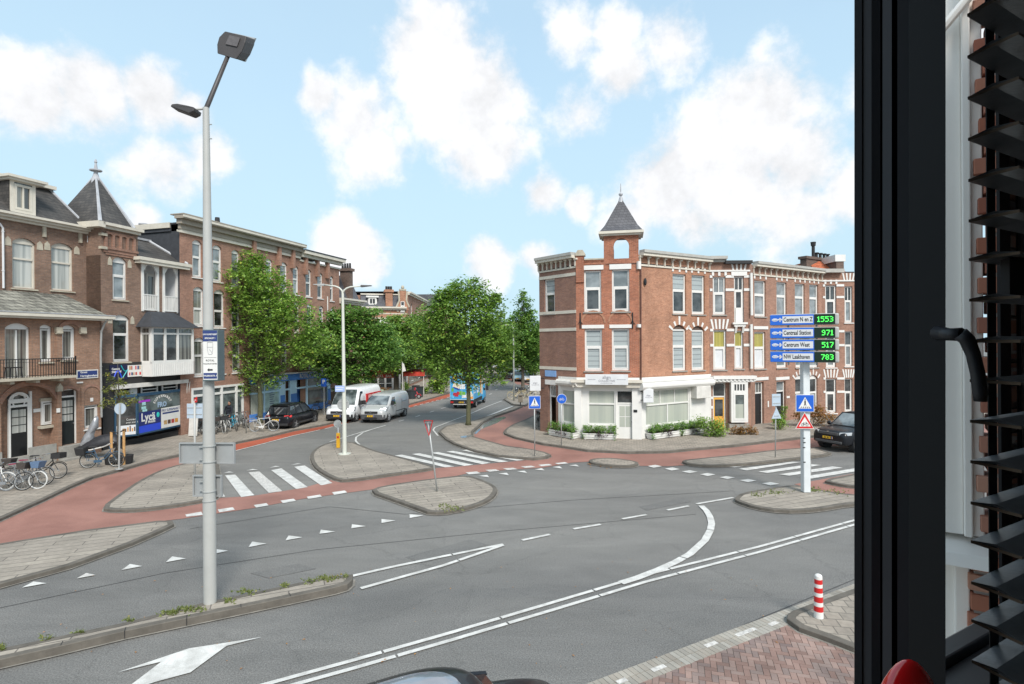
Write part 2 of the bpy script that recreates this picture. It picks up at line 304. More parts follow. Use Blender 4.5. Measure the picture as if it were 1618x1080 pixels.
# ---------------------------------------------------------------- mesh tools
class MB:
    def __init__(s): s.v = []; s.f = []; s.m = []
    def add(s, vs, fs, mi=0):
        o = len(s.v); s.v += [tuple(p) for p in vs]; s.f += [tuple(i + o for i in f) for f in fs]; s.m += [mi] * len(fs)
    def box(s, x0, x1, y0, y1, z0, z1, mi=0):
        x0, x1 = min(x0, x1), max(x0, x1); y0, y1 = min(y0, y1), max(y0, y1); z0, z1 = min(z0, z1), max(z0, z1)
        s.add([(x0,y0,z0),(x1,y0,z0),(x1,y1,z0),(x0,y1,z0),(x0,y0,z1),(x1,y0,z1),(x1,y1,z1),(x0,y1,z1)],
              [(0,3,2,1),(4,5,6,7),(0,1,5,4),(1,2,6,5),(2,3,7,6),(3,0,4,7)], mi)
    def hexa(s, p, mi=0):   # 8 points, bottom 4 then top 4
        s.add(p, [(0,3,2,1),(4,5,6,7),(0,1,5,4),(1,2,6,5),(2,3,7,6),(3,0,4,7)], mi)
    def quad(s, a, b, c, d, mi=0): s.add([a, b, c, d], [(0, 1, 2, 3)], mi)
    def prism(s, pts, h, mi=0):      # pts: 3-D polygon, h: extrusion vector
        n = len(pts); h = Vector(h); a = [Vector(p) for p in pts]; b = [p + h for p in a]
        tr = tessellate_polygon([a])
        fs = [tuple(reversed(t)) for t in tr] + [tuple(i + n for i in t) for t in tr]
        fs += [(i, (i + 1) % n, (i + 1) % n + n, i + n) for i in range(n)]
        s.add(a + b, fs, mi)
    def cyl(s, p, q, r0, r1=None, n=12, mi=0, cap=True):
        r1 = r0 if r1 is None else r1; p, q = Vector(p), Vector(q); d = (q - p)
        if d.length < 1e-6: return
        d.normalize(); a = d.orthogonal().normalized(); b = d.cross(a)
        vs = [p + (a * math.cos(2*math.pi*i/n) + b * math.sin(2*math.pi*i/n)) * r0 for i in range(n)]
        vs += [q + (a * math.cos(2*math.pi*i/n) + b * math.sin(2*math.pi*i/n)) * r1 for i in range(n)]
        fs = [(i, (i+1) % n, (i+1) % n + n, i + n) for i in range(n)]
        if cap: fs += [tuple(reversed(range(n))), tuple(range(n, 2*n))]
        s.add(vs, fs, mi)
    def tube(s, pts, r, n=8, mi=0):
        pts = [Vector(p) for p in pts]; rs = r if isinstance(r, (list, tuple)) else [r] * len(pts)
        rings = []; up = None
        for i, p in enumerate(pts):
            d = (pts[min(i+1, len(pts)-1)] - pts[max(i-1, 0)]).normalized()
            a = d.orthogonal().normalized() if up is None else (up - d * up.dot(d)).normalized()
            up = a; b = d.cross(a)
            rings.append([p + (a * math.cos(2*math.pi*k/n) + b * math.sin(2*math.pi*k/n)) * rs[i] for k in range(n)])
        s.loft(rings, mi)
    def loft(s, rings, mi=0, cap=True):
        n = len(rings[0]); vs = [p for r in rings for p in r]; fs = []
        for j in range(len(rings) - 1):
            for i in range(n): fs.append((j*n+i, j*n+(i+1) % n, (j+1)*n+(i+1) % n, (j+1)*n+i))
        if cap: fs += [tuple(reversed(range(n))), tuple((len(rings)-1)*n + i for i in range(n))]
        s.add(vs, fs, mi)
    def torus(s, c, ax, R0, r, n=24, k=6, mi=0, sz=1):
        c, ax = Vector(c), Vector(ax).normalized(); a = ax.orthogonal().normalized(); b = ax.cross(a); vs = []; fs = []
        for i in range(n):
            t = 2*math.pi*i/n; e = a*math.cos(t) + b*math.sin(t)
            for j in range(k):
                q = 2*math.pi*j/k; vs.append(c + e*(R0 + r*math.cos(q)) + ax*r*math.sin(q)*sz)
        for i in range(n):
            for j in range(k): fs.append((i*k+j, ((i+1) % n)*k+j, ((i+1) % n)*k+(j+1) % k, i*k+(j+1) % k))
        s.add(vs, fs, mi)
    def ell(s, c, rx, ry, rz, n=12, m=8, mi=0):
        vs = [(c[0], c[1], c[2]-rz)]
        for j in range(1, m):
            t = math.pi*j/m - math.pi/2
            for i in range(n):
                a = 2*math.pi*i/n; vs.append((c[0]+rx*math.cos(t)*math.cos(a), c[1]+ry*math.cos(t)*math.sin(a), c[2]+rz*math.sin(t)))
        vs.append((c[0], c[1], c[2]+rz)); fs = [(0, 1+(i+1) % n, 1+i) for i in range(n)]
        for j in range(m-2):
            for i in range(n): fs.append((1+j*n+i, 1+j*n+(i+1) % n, 1+(j+1)*n+(i+1) % n, 1+(j+1)*n+i))
        e = len(vs)-1; fs += [(e, 1+(m-2)*n+i, 1+(m-2)*n+(i+1) % n) for i in range(n)]
        s.add(vs, fs, mi)
    def build(s, name, mats, parent=None, smooth=False, bevel=0, loc=None, rot=None):
        me = bpy.data.meshes.new(name); me.from_pydata(s.v, [], s.f)
        mats = mats if isinstance(mats, (list, tuple)) else [mats]
        for m in mats: me.materials.append(m)
        for p, mi in zip(me.polygons, s.m): p.material_index = mi; p.use_smooth = bool(smooth)
        me.update()
        bm = bmesh.new(); bm.from_mesh(me); bmesh.ops.recalc_face_normals(bm, faces=bm.faces) if smooth is not None and name not in ('crown',) else None
        bm.to_mesh(me); bm.free()
        o = bpy.data.objects.new(name, me); sc.collection.objects.link(o)
        if parent: o.parent = parent
        if loc is not None: o.location = loc
        if rot is not None: o.rotation_euler = rot
        if bevel:
            b = o.modifiers.new('bevel', 'BEVEL'); b.width = bevel; b.segments = 2; b.limit_method = 'ANGLE'
        if smooth == 'auto':
            for p in me.polygons: p.use_smooth = True
            me.set_sharp_from_angle(angle=R(35))
        return o
def tag(o, label=None, cat=None, group=None, kind=None):
    if label: o['label'] = label
    if cat: o['category'] = cat
    if group: o['group'] = group
    if kind: o['kind'] = kind
    return o
def thing(name, label, cat, loc=(0,0,0), rz=0, group=None):
    o = bpy.data.objects.new(name, None); sc.collection.objects.link(o); o.location = loc; o.rotation_euler = (0, 0, rz)
    return tag(o, label, cat, group)
def copy_tree(o, parent=None):
    c = o.copy(); sc.collection.objects.link(c); c.parent = parent
    for ch in list(o.children): copy_tree(ch, c)
    return c
def text(name, s, size, mat, parent, origin, xdir, up, depth=.004, align='CENTER', wscale=1.0, bold=0.0):
    """flat lettering lying in the plane spanned by xdir / up"""
    cu = bpy.data.curves.new(name, 'FONT'); cu.body = s; cu.size = size; cu.extrude = depth / 2; cu.align_x = align; cu.align_y = 'CENTER'; cu.offset = bold; cu.resolution_u = 2
    to = bpy.data.objects.new('tmp', cu); sc.collection.objects.link(to)
    dg = bpy.context.evaluated_depsgraph_get(); me = bpy.data.meshes.new_from_object(to.evaluated_get(dg))
    bpy.data.objects.remove(to)
    xd = Vector(xdir).normalized(); u = Vector(up).normalized(); nn = xd.cross(u)
    M = Matrix((( xd.x, u.x, nn.x, origin[0]), (xd.y, u.y, nn.y, origin[1]), (xd.z, u.z, nn.z, origin[2]), (0,0,0,1)))
    me.transform(M @ Matrix.Diagonal((wscale, 1, 1, 1))); me.name = name
    me.materials.clear(); me.materials.append(mat)
    o = bpy.data.objects.new(name, me); sc.collection.objects.link(o); o.parent = parent
    return o
# ================================================================ GROUND
def struct(o): o['kind'] = 'structure'; return o
def chaikin(p, it=1):
    for _ in range(it):
        q = []
        for i in range(len(p)):
            a, b = p[i], p[(i+1) % len(p)]
            q += [a*.75 + b*.25, a*.25 + b*.75]
        p = q
    return p
def offset(p, d):
    """inward offset of a closed ccw 2-D polygon"""
    out = []; n = len(p)
    for i in range(n):
        a, b, c = p[i-1], p[i], p[(i+1) % n]
        d1 = (b-a).normalized(); d2 = (c-b).normalized()
        n1 = Vector((-d1.y, d1.x)); n2 = Vector((-d2.y, d2.x)); m = (n1+n2)
        m = m.normalized() if m.length > 1e-4 else n1
        k = d / max(.45, m.dot(n1)); out.append(b + m * k)
    return out
def area(p): return sum(p[i-1].x*p[i].y - p[i].x*p[i-1].y for i in range(len(p))) / 2
def sheet(name, pts, z, mat):
    p = [Vector((q[0], q[1])) for q in pts]
    me = MB(); t = tessellate_polygon([[Vector((q.x, q.y, 0)) for q in p]])
    me.add([(q.x, q.y, z) for q in p], [tuple(i) for i in t])
    o = me.build(name, mat)
    for f in o.data.polygons:
        if f.normal.z < 0: f.flip()
    return struct(o)
def dense(p, step=.5):
    out = []
    for i in range(len(p)):
        a, b = p[i], p[(i+1) % len(p)]; n = max(1, int((b-a).length/step))
        for k in range(n): out.append(a + (b-a)*k/n)
    return out
def island(name, pts, mat, h=.12, kw=.16, smooth=1, seams=True):
    """raised pavement with a kerb of stones along its edge; pts are world xy"""
    p = [Vector((q[0], q[1])) for q in pts]
    if area(p) < 0: p.reverse()
    p = chaikin(p, smooth) if smooth else p
    q = offset(p, kw); n = len(p); m = MB()
    m.add([(a.x, a.y, -.05) for a in p] + [(a.x, a.y, h-.012) for a in p], [(i, (i+1) % n, (i+1) % n+n, i+n) for i in range(n)], 1)
    e = offset(p, .015)
    m.add([(a.x, a.y, h-.012) for a in p] + [(a.x, a.y, h) for a in e] + [(a.x, a.y, h) for a in q],
          [(i, (i+1) % n, (i+1) % n+n, i+n) for i in range(n)] + [(i+n, (i+1) % n+n, (i+1) % n+2*n, i+2*n) for i in range(n)], 1)
    t = tessellate_polygon([[Vector((a.x, a.y, 0)) for a in q]])
    m.add([(a.x, a.y, h-.004) for a in q], [tuple(x) for x in t], 0)
    o = m.build(name, [mat, kerbm])
    for f in o.data.polygons:
        if abs(f.normal.z) > .5 and f.normal.z < 0: f.flip()
    # gutter of darker dirt round the foot of the kerb
    g = offset(p, -.05); gm = MB()
    gm.add([(a.x, a.y, .0215) for a in g] + [(a.x, a.y, .0215) for a in offset(p, .05)], [(i, (i+1) % n, (i+1) % n+n, i+n) for i in range(n)])
    go = gm.build('gutter', dirtm, o)
    return struct(o)
def gp(pts, z=0.0): return [G(x, y, z).to_2d() for x, y in pts]
sheet('road', [(-900,-300),(900,-300),(900,1500),(-900,1500)], 0, asphalt)
# pavements, kerb line traced on the ground plane
LS = gp([(0,819),(69,788),(111,768),(147,752.5),(192,740.5),(236,728),(283,718),(330,708),(375,698),(425,688),(462,679),(508,671),(560,659),(610,647),(643,639),(669,631.7),(700,623),(714,619)], .12)
far_left = [Vector(v) for v in ((-2.5,62.5),(1.0,75),(3.0,88),(2.0,110),(-2,140),(-8,180),(-14,230))]
ls = [LS[0] + (LS[0]-LS[1]).normalized()*9] + LS[:-1] + [LS[-1]] 
lfar = [G(745,606,.12).to_2d(), G(769,599,.12).to_2d(), G(786,593.5,.12).to_2d(), G(789,590,.12).to_2d(), Vector((-6,150)), Vector((-14,220))]
ls += lfar + [Vector((-90,220)), Vector((-90,5)), Vector((-40,4))]
island('pavement', ls, paving, smooth=0)
island('traffic_island', gp([(158,802),(180.5,805),(222,804),(278,797),(324,789),(348,783),(351,765),(347,740),(343,722),(320,727),(283,733),(250,743),(217,760),(189,779)], .12), paving2)
tri = [Vector(v) for v in gp([(273,822),(275,827),(252,838),(208,857),(111,892),(0,922)], .12)]
tri += [tri[-1] + (tri[-1]-tri[-2]).normalized()*7]
tl = gp([(0,858),(69,847),(139,836),(211,827),(250,822)], .12)
tri += [tl[0] + (tl[0]-tl[1]).normalized()*7] + tl
island('pavement', tri, paving2, smooth=0)
island('traffic_island', gp([(489.4,719.8),(494,733.9),(508,745.6),(534,757.8),(557.5,756.9),(621,748),(689,738.6),(684,735.7),(623,719),(592.7,711.6),(569,702),(557.5,697.5),(527,697.5),(506,703),(494,711.6)], .12), paving2)
island('traffic_island', gp([(583,775),(602,767),(682,755.5),(738,749.6),(762,757),(783,766.7),(786.5,773.8),(778,785.5),(757,796),(715,807),(679.6,809),(663,803),(621,788)], .12), paving2)
island('traffic_island', gp([(694.8,679),(692.6,682),(703.7,692.6),(717,700),(750,711.5),(785,718.6),(820.5,722),(844,723.6),(865,721),(871,717.7),(861,713.5),(840,709),(802,704),(779,697.8),(764,693.6),(748,689),(748,680.7),(757,673),(763,667),(782,657),(813,646.7),(826,641),(813,640.7),(783.7,652.6),(769,657),(746.7,664.4),(724,668),(703,673)], .12), paving, smooth=0)
island('traffic_island', gp([(929,728.5),(933,724.5),(950,723),(970,723),(990,725.5),(1008,729),(1009,732.5),(1000,735),(975,735.5),(945,732.5)], .12), paving, smooth=1)
i6 = gp([(1160.5,786),(1171,778),(1216.8,770.4),(1255.5,765),(1287,772),(1345,782.7),(1400,796),(1400,806),(1345,794.5),(1287,805.6),(1234,806),(1192,800),(1162,789.8)], .12)
island('traffic_island', gp([(1160.5,786),(1171,778),(1216.8,770.4),(1255.5,765),(1287,772),(1345,781),(1440,786),(1450,790),(1345,794.5),(1287,804.6),(1234,806),(1192,800),(1162,789.8)], .12), paving2)
island('traffic_island', gp([(1297.7,758),(1345,749),(1420,735),(1440,742),(1440,775),(1345,767),(1320,763)], .12), paving2)
island('traffic_island', gp([(1077,726.6),(1081.5,730.8),(1100,733.5),(1121,734.8),(1161.5,733.6),(1222.7,728),(1269.5,722),(1318,716),(1300,711),(1284,706),(1222.7,710),(1161.5,718),(1100,724)], .12), paving2)
# corner pavement
cs = gp([(1100,708),(1054,712.5),(991,713.5),(928,710.4),(886,704),(856.7,700),(812.5,690),(797,684),(796,680),(800,676),(810,670),(828,663),(847,654)], .12)
a = G(1222.7,695.5,.12).to_2d(); b_ = G(1161.5,702.7,.12).to_2d(); dd = (a-b_).normalized()
island('pavement', [a+dd*40, a+dd*6, a, b_] + cs + [G(858,648,.12).to_2d(), Vector((6,60)), Vector((60,90))], paving, smooth=0)
bk = gp([(795.5,630),(809,637.8),(830,640),(838,635),(850,627),(858,622),(858,612),(835,609.5),(822,614),(809,622)], .12)
island('pavement', bk, paving, smooth=0)
# far right pavement, beyond the bicycles
island('pavement', [G(838,606,.12).to_2d(), G(820,600,.12).to_2d(), G(811,594,.12).to_2d(), Vector((2.6,110)), Vector((-1,150)), Vector((-6,200)), Vector((40,220)), Vector((40,80)), G(870,606,.12).to_2d()], paving, smooth=0)
# cycle path, flush red asphalt
def ext(a, b, k): return G(*b).to_2d() + (G(*b).to_2d()-G(*a).to_2d()).normalized()*k
P = [ext((139,838),(0,860),7)] + gp([(0,868),(139,846),(250,824),(286,820),(400,803),(480,788),(583,774),(680,762),(738,748),(800,742.5),(860,738.6),(903,731),(928,729.5),(970,733),(1010,736),(1054,736.7),(1083,735),(1160,727),(1284,707)])
P += [Vector((30,33.5)), Vector((34,41))] + gp([(1284,682),(1161,697),(1054,706),(928,702),(857,690),(815,682),(812,676),(833,664),(860,650),(868,640),(838,634.5),(813,646.7),(782,657),(763,667),(740,682),(745,705),(800,715),(871,722.5),(860,724.5),(827.6,727.5),(717,737.8),(689,739.4),(620,744),(534,755),(480,770.7),(400,783.6),(345,787),(330,770),(330,720),(300,715),(250,720),(150,740),(69,775)])
P += [ext((69,775),(0,808),7)]
sheet('cycle_path', P, .012, redpath)
sheet('cycle_path', [ext((462,683),(343,713),1)] + gp([(343,718),(375,711),(463,688),(506,678.6),(560,665.5),(600,655),(640,645.8),(700,630.4),(745,617),(762,609)]) + gp([(745,606),(700,620),(640,637),(560,656),(508,668),(462,676),(375,695),(300,712)]), .016, redlane)
sheet('cycle_path', gp([(1255,765),(1301,757),(1345,749),(1440,742),(1440,792),(1345,786),(1287,774)]), .010, redpath)
sheet('cycle_path', gp([(794,596),(806,600),(817,607),(836,608),(838,604.5),(822,601),(812,596)]), .010, redpath)
# road markings
mk_ = MB()
def mq(*pts, mi=0, z=.022): 
    p = [G(x, y, z) for x, y in pts]; t = tessellate_polygon([p]); mk_.add(p, [tuple(i) for i in t], mi)
def line(pts, wd, seg=0, gap=.04, px=True, z=.022, on=None):
    """painted line of given width through pixel or world points, cut into lengths"""
    p = [G(x, y, z) for x, y in pts]
    # resample
    q = []; 
    for i in range(len(p)-1):
        n = max(1, int((p[i+1]-p[i]).length/.25)); q += [p[i].lerp(p[i+1], k/n) for k in range(n)]
    q.append(p[-1]); acc = 0
    for i in range(len(q)-1):
        a, b = q[i], q[i+1]; d = (b-a); l = d.length; d.normalize(); nrm = Vector((-d.y, d.x, 0))*wd/2
        dn = nrm
        if i+2 < len(q): d2 = (q[i+2]-b).normalized(); dn = Vector((-d2.y, d2.x, 0))*wd/2; dn = (dn+nrm)/2
        if i > 0: d0 = (a-q[i-1]).normalized(); n0 = (Vector((-d0.y, d0.x, 0))*wd/2 + nrm)/2
        else: n0 = nrm
        acc += l
        if seg and acc > seg: acc = 0; b = b - d*gap
        mk_.quad(a-n0, b-dn, b+dn, a+n0)
for i, q in enumerate([[(355.5,750.6),(371.8,749.5),(401.9,782),(381,785)],[(392.6,746),(409.5,744.5),(446,775.5),(425,778.4)],[(428.5,742.5),(444.7,739.5),(486.3,769.2),(467.8,772.2)],[(464.8,737.2),(481.3,735),(525.2,762.7),(507.2,766.4)],
 [(623.7,719.3),(635,717.9),(717.9,736.7),(703,737.9)],[(650.7,717),(663.2,715.8),(747.7,733.9),(733.6,735.7)],[(680.8,715),(692.5,713.9),(775.2,731),(761.8,733)],[(705,713.2),(716,712),(803.4,728.7),(788.8,730)],[(729.4,711),(740.7,709.7),(828.3,726.4),(815.8,727.5)],
 [(1139.4,736.3),(1160.5,733.4),(1187,734),(1160.5,738)],[(1167.2,740.4),(1179.9,742.8),(1265.4,729.8),(1252.2,729)],[(1198.2,744.8),(1212.5,747),(1298,734.4),(1280.7,732.8)],[(1230.8,749),(1247,751.2),(1331.7,738.7),(1315.4,736.5)],[(1264.4,753.6),(1280.7,756),(1372,741),(1356,738.6)]]):
    mq(*q, mi=1 if i in (1,) else 0)
for q in [[(293,812.5),(318,808),(321,813),(294.5,816)],[(344,804.5),(368,801),(371,805),(346.7,809)],[(401,797.5),(421,794.5),(424.5,798),(404.5,801.5)],[(443,790.5),(464,787.5),(468,791),(447,794.5)],[(484.7,784.4),(505.8,781),(508.7,784.4),(487,788)],[(524.6,777.3),(544.6,774.5),(548.8,777.8),(528,781.5)],[(338,781),(352,779),(356,784),(340,786)],
 [(735.5,746),(753.6,744.4),(759.5,747.5),(740.7,749)],[(850.4,734),(867,732.5),(872.4,734.6),(855.6,736.2)],[(876.6,731.4),(892.4,729.7),(898,731.8),(882,733)],
 [(1023.2,735.9),(1035.5,734),(1046,736.3),(1033,738.7)],[(1050.6,740),(1062.6,738),(1074.2,740.8),(1061.2,743)],[(1077,744.4),(1090,742.6),(1102.4,745),(1090,747.2)],[(1105.9,749),(1118.2,746.8),(1130.5,749.3),(1118,751.7)],[(1136.5,753.9),(1148,751.7),(1161.2,754.2),(1149,756.3)],[(1168.2,758.4),(1181.6,756.3),(1195,759),(1181.6,761.2)],[(1203.8,763.4),(1216.8,761.2),(1231.6,764),(1217.8,766.5)]]:
    mq(*q)
for q in [[(766.5,742),(783,741),(789.5,743.3),(773.6,745)],[(794.7,739.7),(811,738.6),(818,741),(801.7,742.3)],[(823,736.7),(839.3,735.3),(846.4,737.4),(830,739)]]: mq(*q, mi=1)
for q in [[(353.5,746.7),(369.4,746),(362,744.4)],[(389.4,743),(407.6,741.9),(399.5,740.5)],[(426,738.6),(442.4,736.8),(435.4,735.6)],[(459.7,734),(477,732.6),(470,731.7)],
 [(756,751.5),(773,753.8),(770,749.8)],[(787.6,748),(804,750.3),(800.6,746.5)],[(816.5,744.4),(833,746.8),(828.8,743.3)],[(872.4,737.7),(888.6,739.8),(884,736.2)],[(899,735),(915.5,736.7),(910,733.5)],[(845,741.5),(861,743),(856,739.2)],
 [(504.7,843),(529.8,839.5),(507,836.5)],[(555,834.4),(578,830.8),(556.3,827.8)],[(602.8,826),(625,822),(602.8,819.6)],[(647.5,818),(669,814.2),(647,812)],
 [(34.7,928),(73.6,921),(52.8,918.3)],[(191.7,900.3),(225,894),(205.6,890.6)],[(262,887.8),(293.6,882),(272,878.6)],[(336,875),(360.5,869.7),(340,867)],[(392.7,864),(421.5,858.4),(398.5,855.3)],[(451,853.4),(477.8,848.4),(456,845.7)]]: mq(*q)
mq((121,913.6),(151,908),(136,905), mi=1)
line([(380,1091),(421.5,1080),(560,1042),(712,999),(864.6,953.8),(1018.9,908),(1200,863),(1348,822),(1480,786)], .10, 2.2)
line([(400,1100),(443,1087),(560,1054.7),(712,1011),(870,964),(1018.9,919),(1200,871.5),(1348,829),(1480,792.5)], .10, 2.2)
line([(1107.9,798.4),(1116,806),(1121.7,815.4),(1124.5,826),(1122.5,837),(1113.8,853),(1090,874.7),(1068,887),(1040,899.5),(1007,912.3),(979,921)], .2, 2.2, z=.026)
line([(556,909.5),(620,895),(700,878.5),(760,866.5),(795,859.5)], .12, 2.4); line([(570,929),(640,909.5),(700,893),(750,876),(795,860.5)], .12, 2.4, z=.026)
for a in [((825,853),(868.5,843.9)),((906,835.2),(948.9,828)),((983.3,819.3),(1021.6,812.6)),((1054.5,805.5),(1088,798.8)),((1100.7,795.6),(1158.5,785.7))]: line(a, .12)
line([(521,697.5),(571.6,682.2),(592,676.8),(609,671.6)], .1); line([(568,702.2),(562,696.3),(562.7,690.4),(574,682.7),(592.7,676.3),(609,671.9)], .1, z=.026)
for a in [((630.3,665.3),(638.5,663)),((656.6,658.2),(663.7,655.7)),((679,651),(686,648.8)),((697,645.3),(704.3,643.2)),((773,623),(777,621.5)),((783,616),(786,614.6)),((792,609),(794,608))]: line(a, .12)
line([(345,719),(375,711),(420,699.5),(463,688),(506,678.6)], .1)
for a in [((513,677.3),(526,673.7)),((538,670.6),(547,668)),((551,667),(557,665.4)),((644,644.4),(647.7,643.3)),((653.9,641.6),(658.8,640.2)),((663.8,639),(668.7,637.6)),((672.4,636.6),(678,635.2)),((681.7,634.3),(685.4,633.4)),((689,632.5),(693.5,631.4)),((696.5,630.7),(700,629.8)),((706,628),(711,626.6))]: line(a, .1)
line([(792.6,633),(769,642),(743.7,653),(709.6,666),(687,674.8),(684.5,679),(692,688)], .1)
line([(769,658.5),(783,652.5),(800,645.5),(812,641.5)], .35)
mq((186.6,1061.5),(298.9,1023.9),(350.6,1016),(413.8,1006),(358,1020),(300.8,1062),(245,1077),(190,1095),(208.8,1080),(254.8,1045))
o = mk_.build('road_marking', [paintw, paintold]); struct(o)
for f in o.data.polygons:
    if f.normal.z < 0: f.flip()
pm = MB()
for q, z in (([(640,880),(742,852),(772,860),(668,889)],.008),([(1010,800),(1080,786),(1092,792),(1022,806)],.008),([(395,905),(470,890),(500,898),(424,913)],.008)):
    p = [G(x, y, z) for x, y in q]; pm.add(p, [(0,1,2,3)])
struct(pm.build('road_patch', ground_mat('asphalt_patch', (.17,.165,.155), (.125,.122,.117), .4, .6, 40, .85, .4)))
sm_ = MB()
for pts in ([(560,908),(420,940),(250,985),(60,1040)],[(300,835),(520,800),(640,812),(900,790),(1160,775)],[(0,960),(260,905),(500,868),(800,838),(1100,812)],[(1000,1075),(1180,985),(1350,915)]):
    P_ = [G(x, y, .007) for x, y in pts]
    for a_, b2 in zip(P_[:-1], P_[1:]):
        d_ = (b2-a_).normalized()*.011; n_ = Vector((-d_.y, d_.x, 0)); sm_.quad(a_-n_, b2-n_, b2+n_, a_+n_)
struct(sm_.build('tar_seam', mk('tar', (.045,.045,.045), .6)))
# wet patch beside the cycle path; pale base colour stands in for reflected sky
m, nt, b = newmat('puddle'); b.inputs['Base Color'].default_value = (.22,.23,.24,1); b.inputs['Roughness'].default_value = .08
sheet('puddle', gp([(763,668),(772,662),(784,660),(797,658),(800,660),(792,664),(786,668),(776,672),(765,676),(757,681),(752,686),(748,684),(752,677)]), .018, m)
sheet('puddle', gp([(727,689.5),(736,688),(743,687),(746,688.5),(738,691),(729,691.3)], .12), .126, m)
# median in the foreground
md = [ext((191,986),(0,1028),6)] + gp([(0,1057),(197,1011),(380,972),(470,951),(540,935),(557,927),(558,918),(550,910.5)]) + gp([(517,911),(324,951),(191,982),(0,1022)], .17)
med = [G(0,1040,.17).to_2d()]
fr = gp([(0,1057),(100,1034),(197,1010.5),(294,990),(382,971.5),(464,954),(530,939.5),(549,934),(557,926.5),(558,918)])
bk2 = gp([(546,908.5),(517,910.5),(420,931),(324,951),(255,968),(191,984),(100,1003),(0,1024)], .17)
e0 = fr[0] + (fr[0]-fr[1]).normalized()*6; e1 = bk2[-1] + (bk2[-1]-bk2[-2]).normalized()*6
mo = MB(); outl = [e0] + fr + bk2 + [e1]
island('traffic_island', outl, paving2, h=.17, kw=.15, smooth=0)
# joints between the long kerb stones
jm = MB()
for (x, y0, y1) in ((96,1012,1034),(197,988,1010.5),(295,969,990),(381,950,971.5),(459,936,954)):
    p = G(x, y1, 0); d = (fr[3]-fr[2]).normalized(); n = Vector((-d.y, d.x))
    for k in (0,):
        a = p.to_2d() - n*.004; c = p.to_2d() + n*.155
        jm.hexa([(a.x-d.x*.007,a.y-d.y*.007,0),(a.x+d.x*.007,a.y+d.y*.007,0),(c.x+d.x*.007,c.y+d.y*.007,0),(c.x-d.x*.007,c.y-d.y*.007,0),
                 (a.x-d.x*.007,a.y-d.y*.007,.173),(a.x+d.x*.007,a.y+d.y*.007,.173),(c.x+d.x*.007,c.y+d.y*.007,.173),(c.x-d.x*.007,c.y-d.y*.007,.173)])
struct(jm.build('kerb_joint', blackm))
# herringbone brick parking strip at the near side, every brick modelled
hb = MB(); edge_a = G(928,1080).to_2d(); edge_b = G(1347,923.5).to_2d(); ed = (edge_b-edge_a).normalized(); en = Vector((ed.y, -ed.x))
sheet('parking_strip', [edge_a - ed*14 + en*.02, edge_b + ed*14 + en*.02, edge_b + ed*14 + en*9, edge_a - ed*14 + en*9], .004, dirtm)
bl, bwid = .21, .105
ang = math.atan2(ed.y, ed.x) + R(45); ca, sa = math.cos(ang), math.sin(ang)
for i in range(-75, 76):
    for j in range(-75, 76):
        k = (i-j) % 4
        if k not in (0, 3): continue
        x0, y0 = i*bwid, j*bwid; lx, ly = (bl, bwid) if k == 0 else (bwid, bl)
        cx, cy = x0+lx/2, y0+ly/2
        wx, wy = cx*ca-cy*sa + 2.2, cx*sa+cy*ca + 9.3
        rel = Vector((wx, wy)) - edge_a; t = rel.dot(ed); s = rel.dot(en)
        if s < .42 or s > 4.2 or t < -1.0 or t > 7.0: continue
        g = .004; zz = .020 + random.uniform(-.0015, .0015)
        pts = [(x0+g,y0+g),(x0+lx-g,y0+g),(x0+lx-g,y0+ly-g),(x0+g,y0+ly-g)]
        q = [(a_*ca-b2*sa+2.2, a_*sa+b2*ca+9.3) for a_, b2 in pts]
        hb.add([(a_, b2, zz) for a_, b2 in q] + [(a_, b2, .003) for a_, b2 in q], [(0,1,2,3),(0,4,5,1),(1,5,6,2),(2,6,7,3),(3,7,4,0)])
o = hb.build('brick_paving', islandmat('herringbone', [(.18,.115,.095),(.23,.145,.12),(.28,.19,.16),(.22,.165,.145),(.16,.115,.105)])); struct(o)
gb = MB(); n = 0
t = -12.0
while t < 18:
    p = edge_a + ed*t; zz = .022 + random.uniform(-.001, .001)
    for (s0, s1) in ((.02,.225),(.235,.44)):
        q = [p+en*s0, p+ed*.098+en*s0, p+ed*.098+en*s1, p+en*s1]
        gb.add([(a.x,a.y,zz) for a in q] + [(a.x,a.y,.003) for a in q], [(0,1,2,3),(0,4,5,1),(1,5,6,2),(2,6,7,3),(3,7,4,0)])
    t += .106
o = gb.build('gutter_bricks', islandmat('grey_brick', [(.24,.22,.19),(.32,.30,.26),(.28,.25,.21),(.36,.34,.30)])); struct(o)
wb = MB()
for (x, y, l) in ((1111,1021,.3),(1160,1004,.55),(1212,987.5,.25),(1027,1059,.3),(972,1078,.2)):
    p = G(x, y, 0).to_2d(); q = [p, p+ed*l, p+ed*l+en*.1, p+en*.1]
    wb.add([(a.x,a.y,.0265) for a in q], [(0,1,2,3)])
struct(wb.build('parking_marking', paintold))
bp = gp([(1243,976),(1244,970),(1252,964),(1285,951.7),(1349,929)], .12)
bp2 = gp([(1349,1022),(1308,1006),(1262.6,990)], .12)
island('pavement', bp + [bp[-1]+ed*9, bp[-1]+ed*9+en*4, bp2[0]+en*2+ed*3, bp2[0]] + bp2[1:], paving, smooth=0)
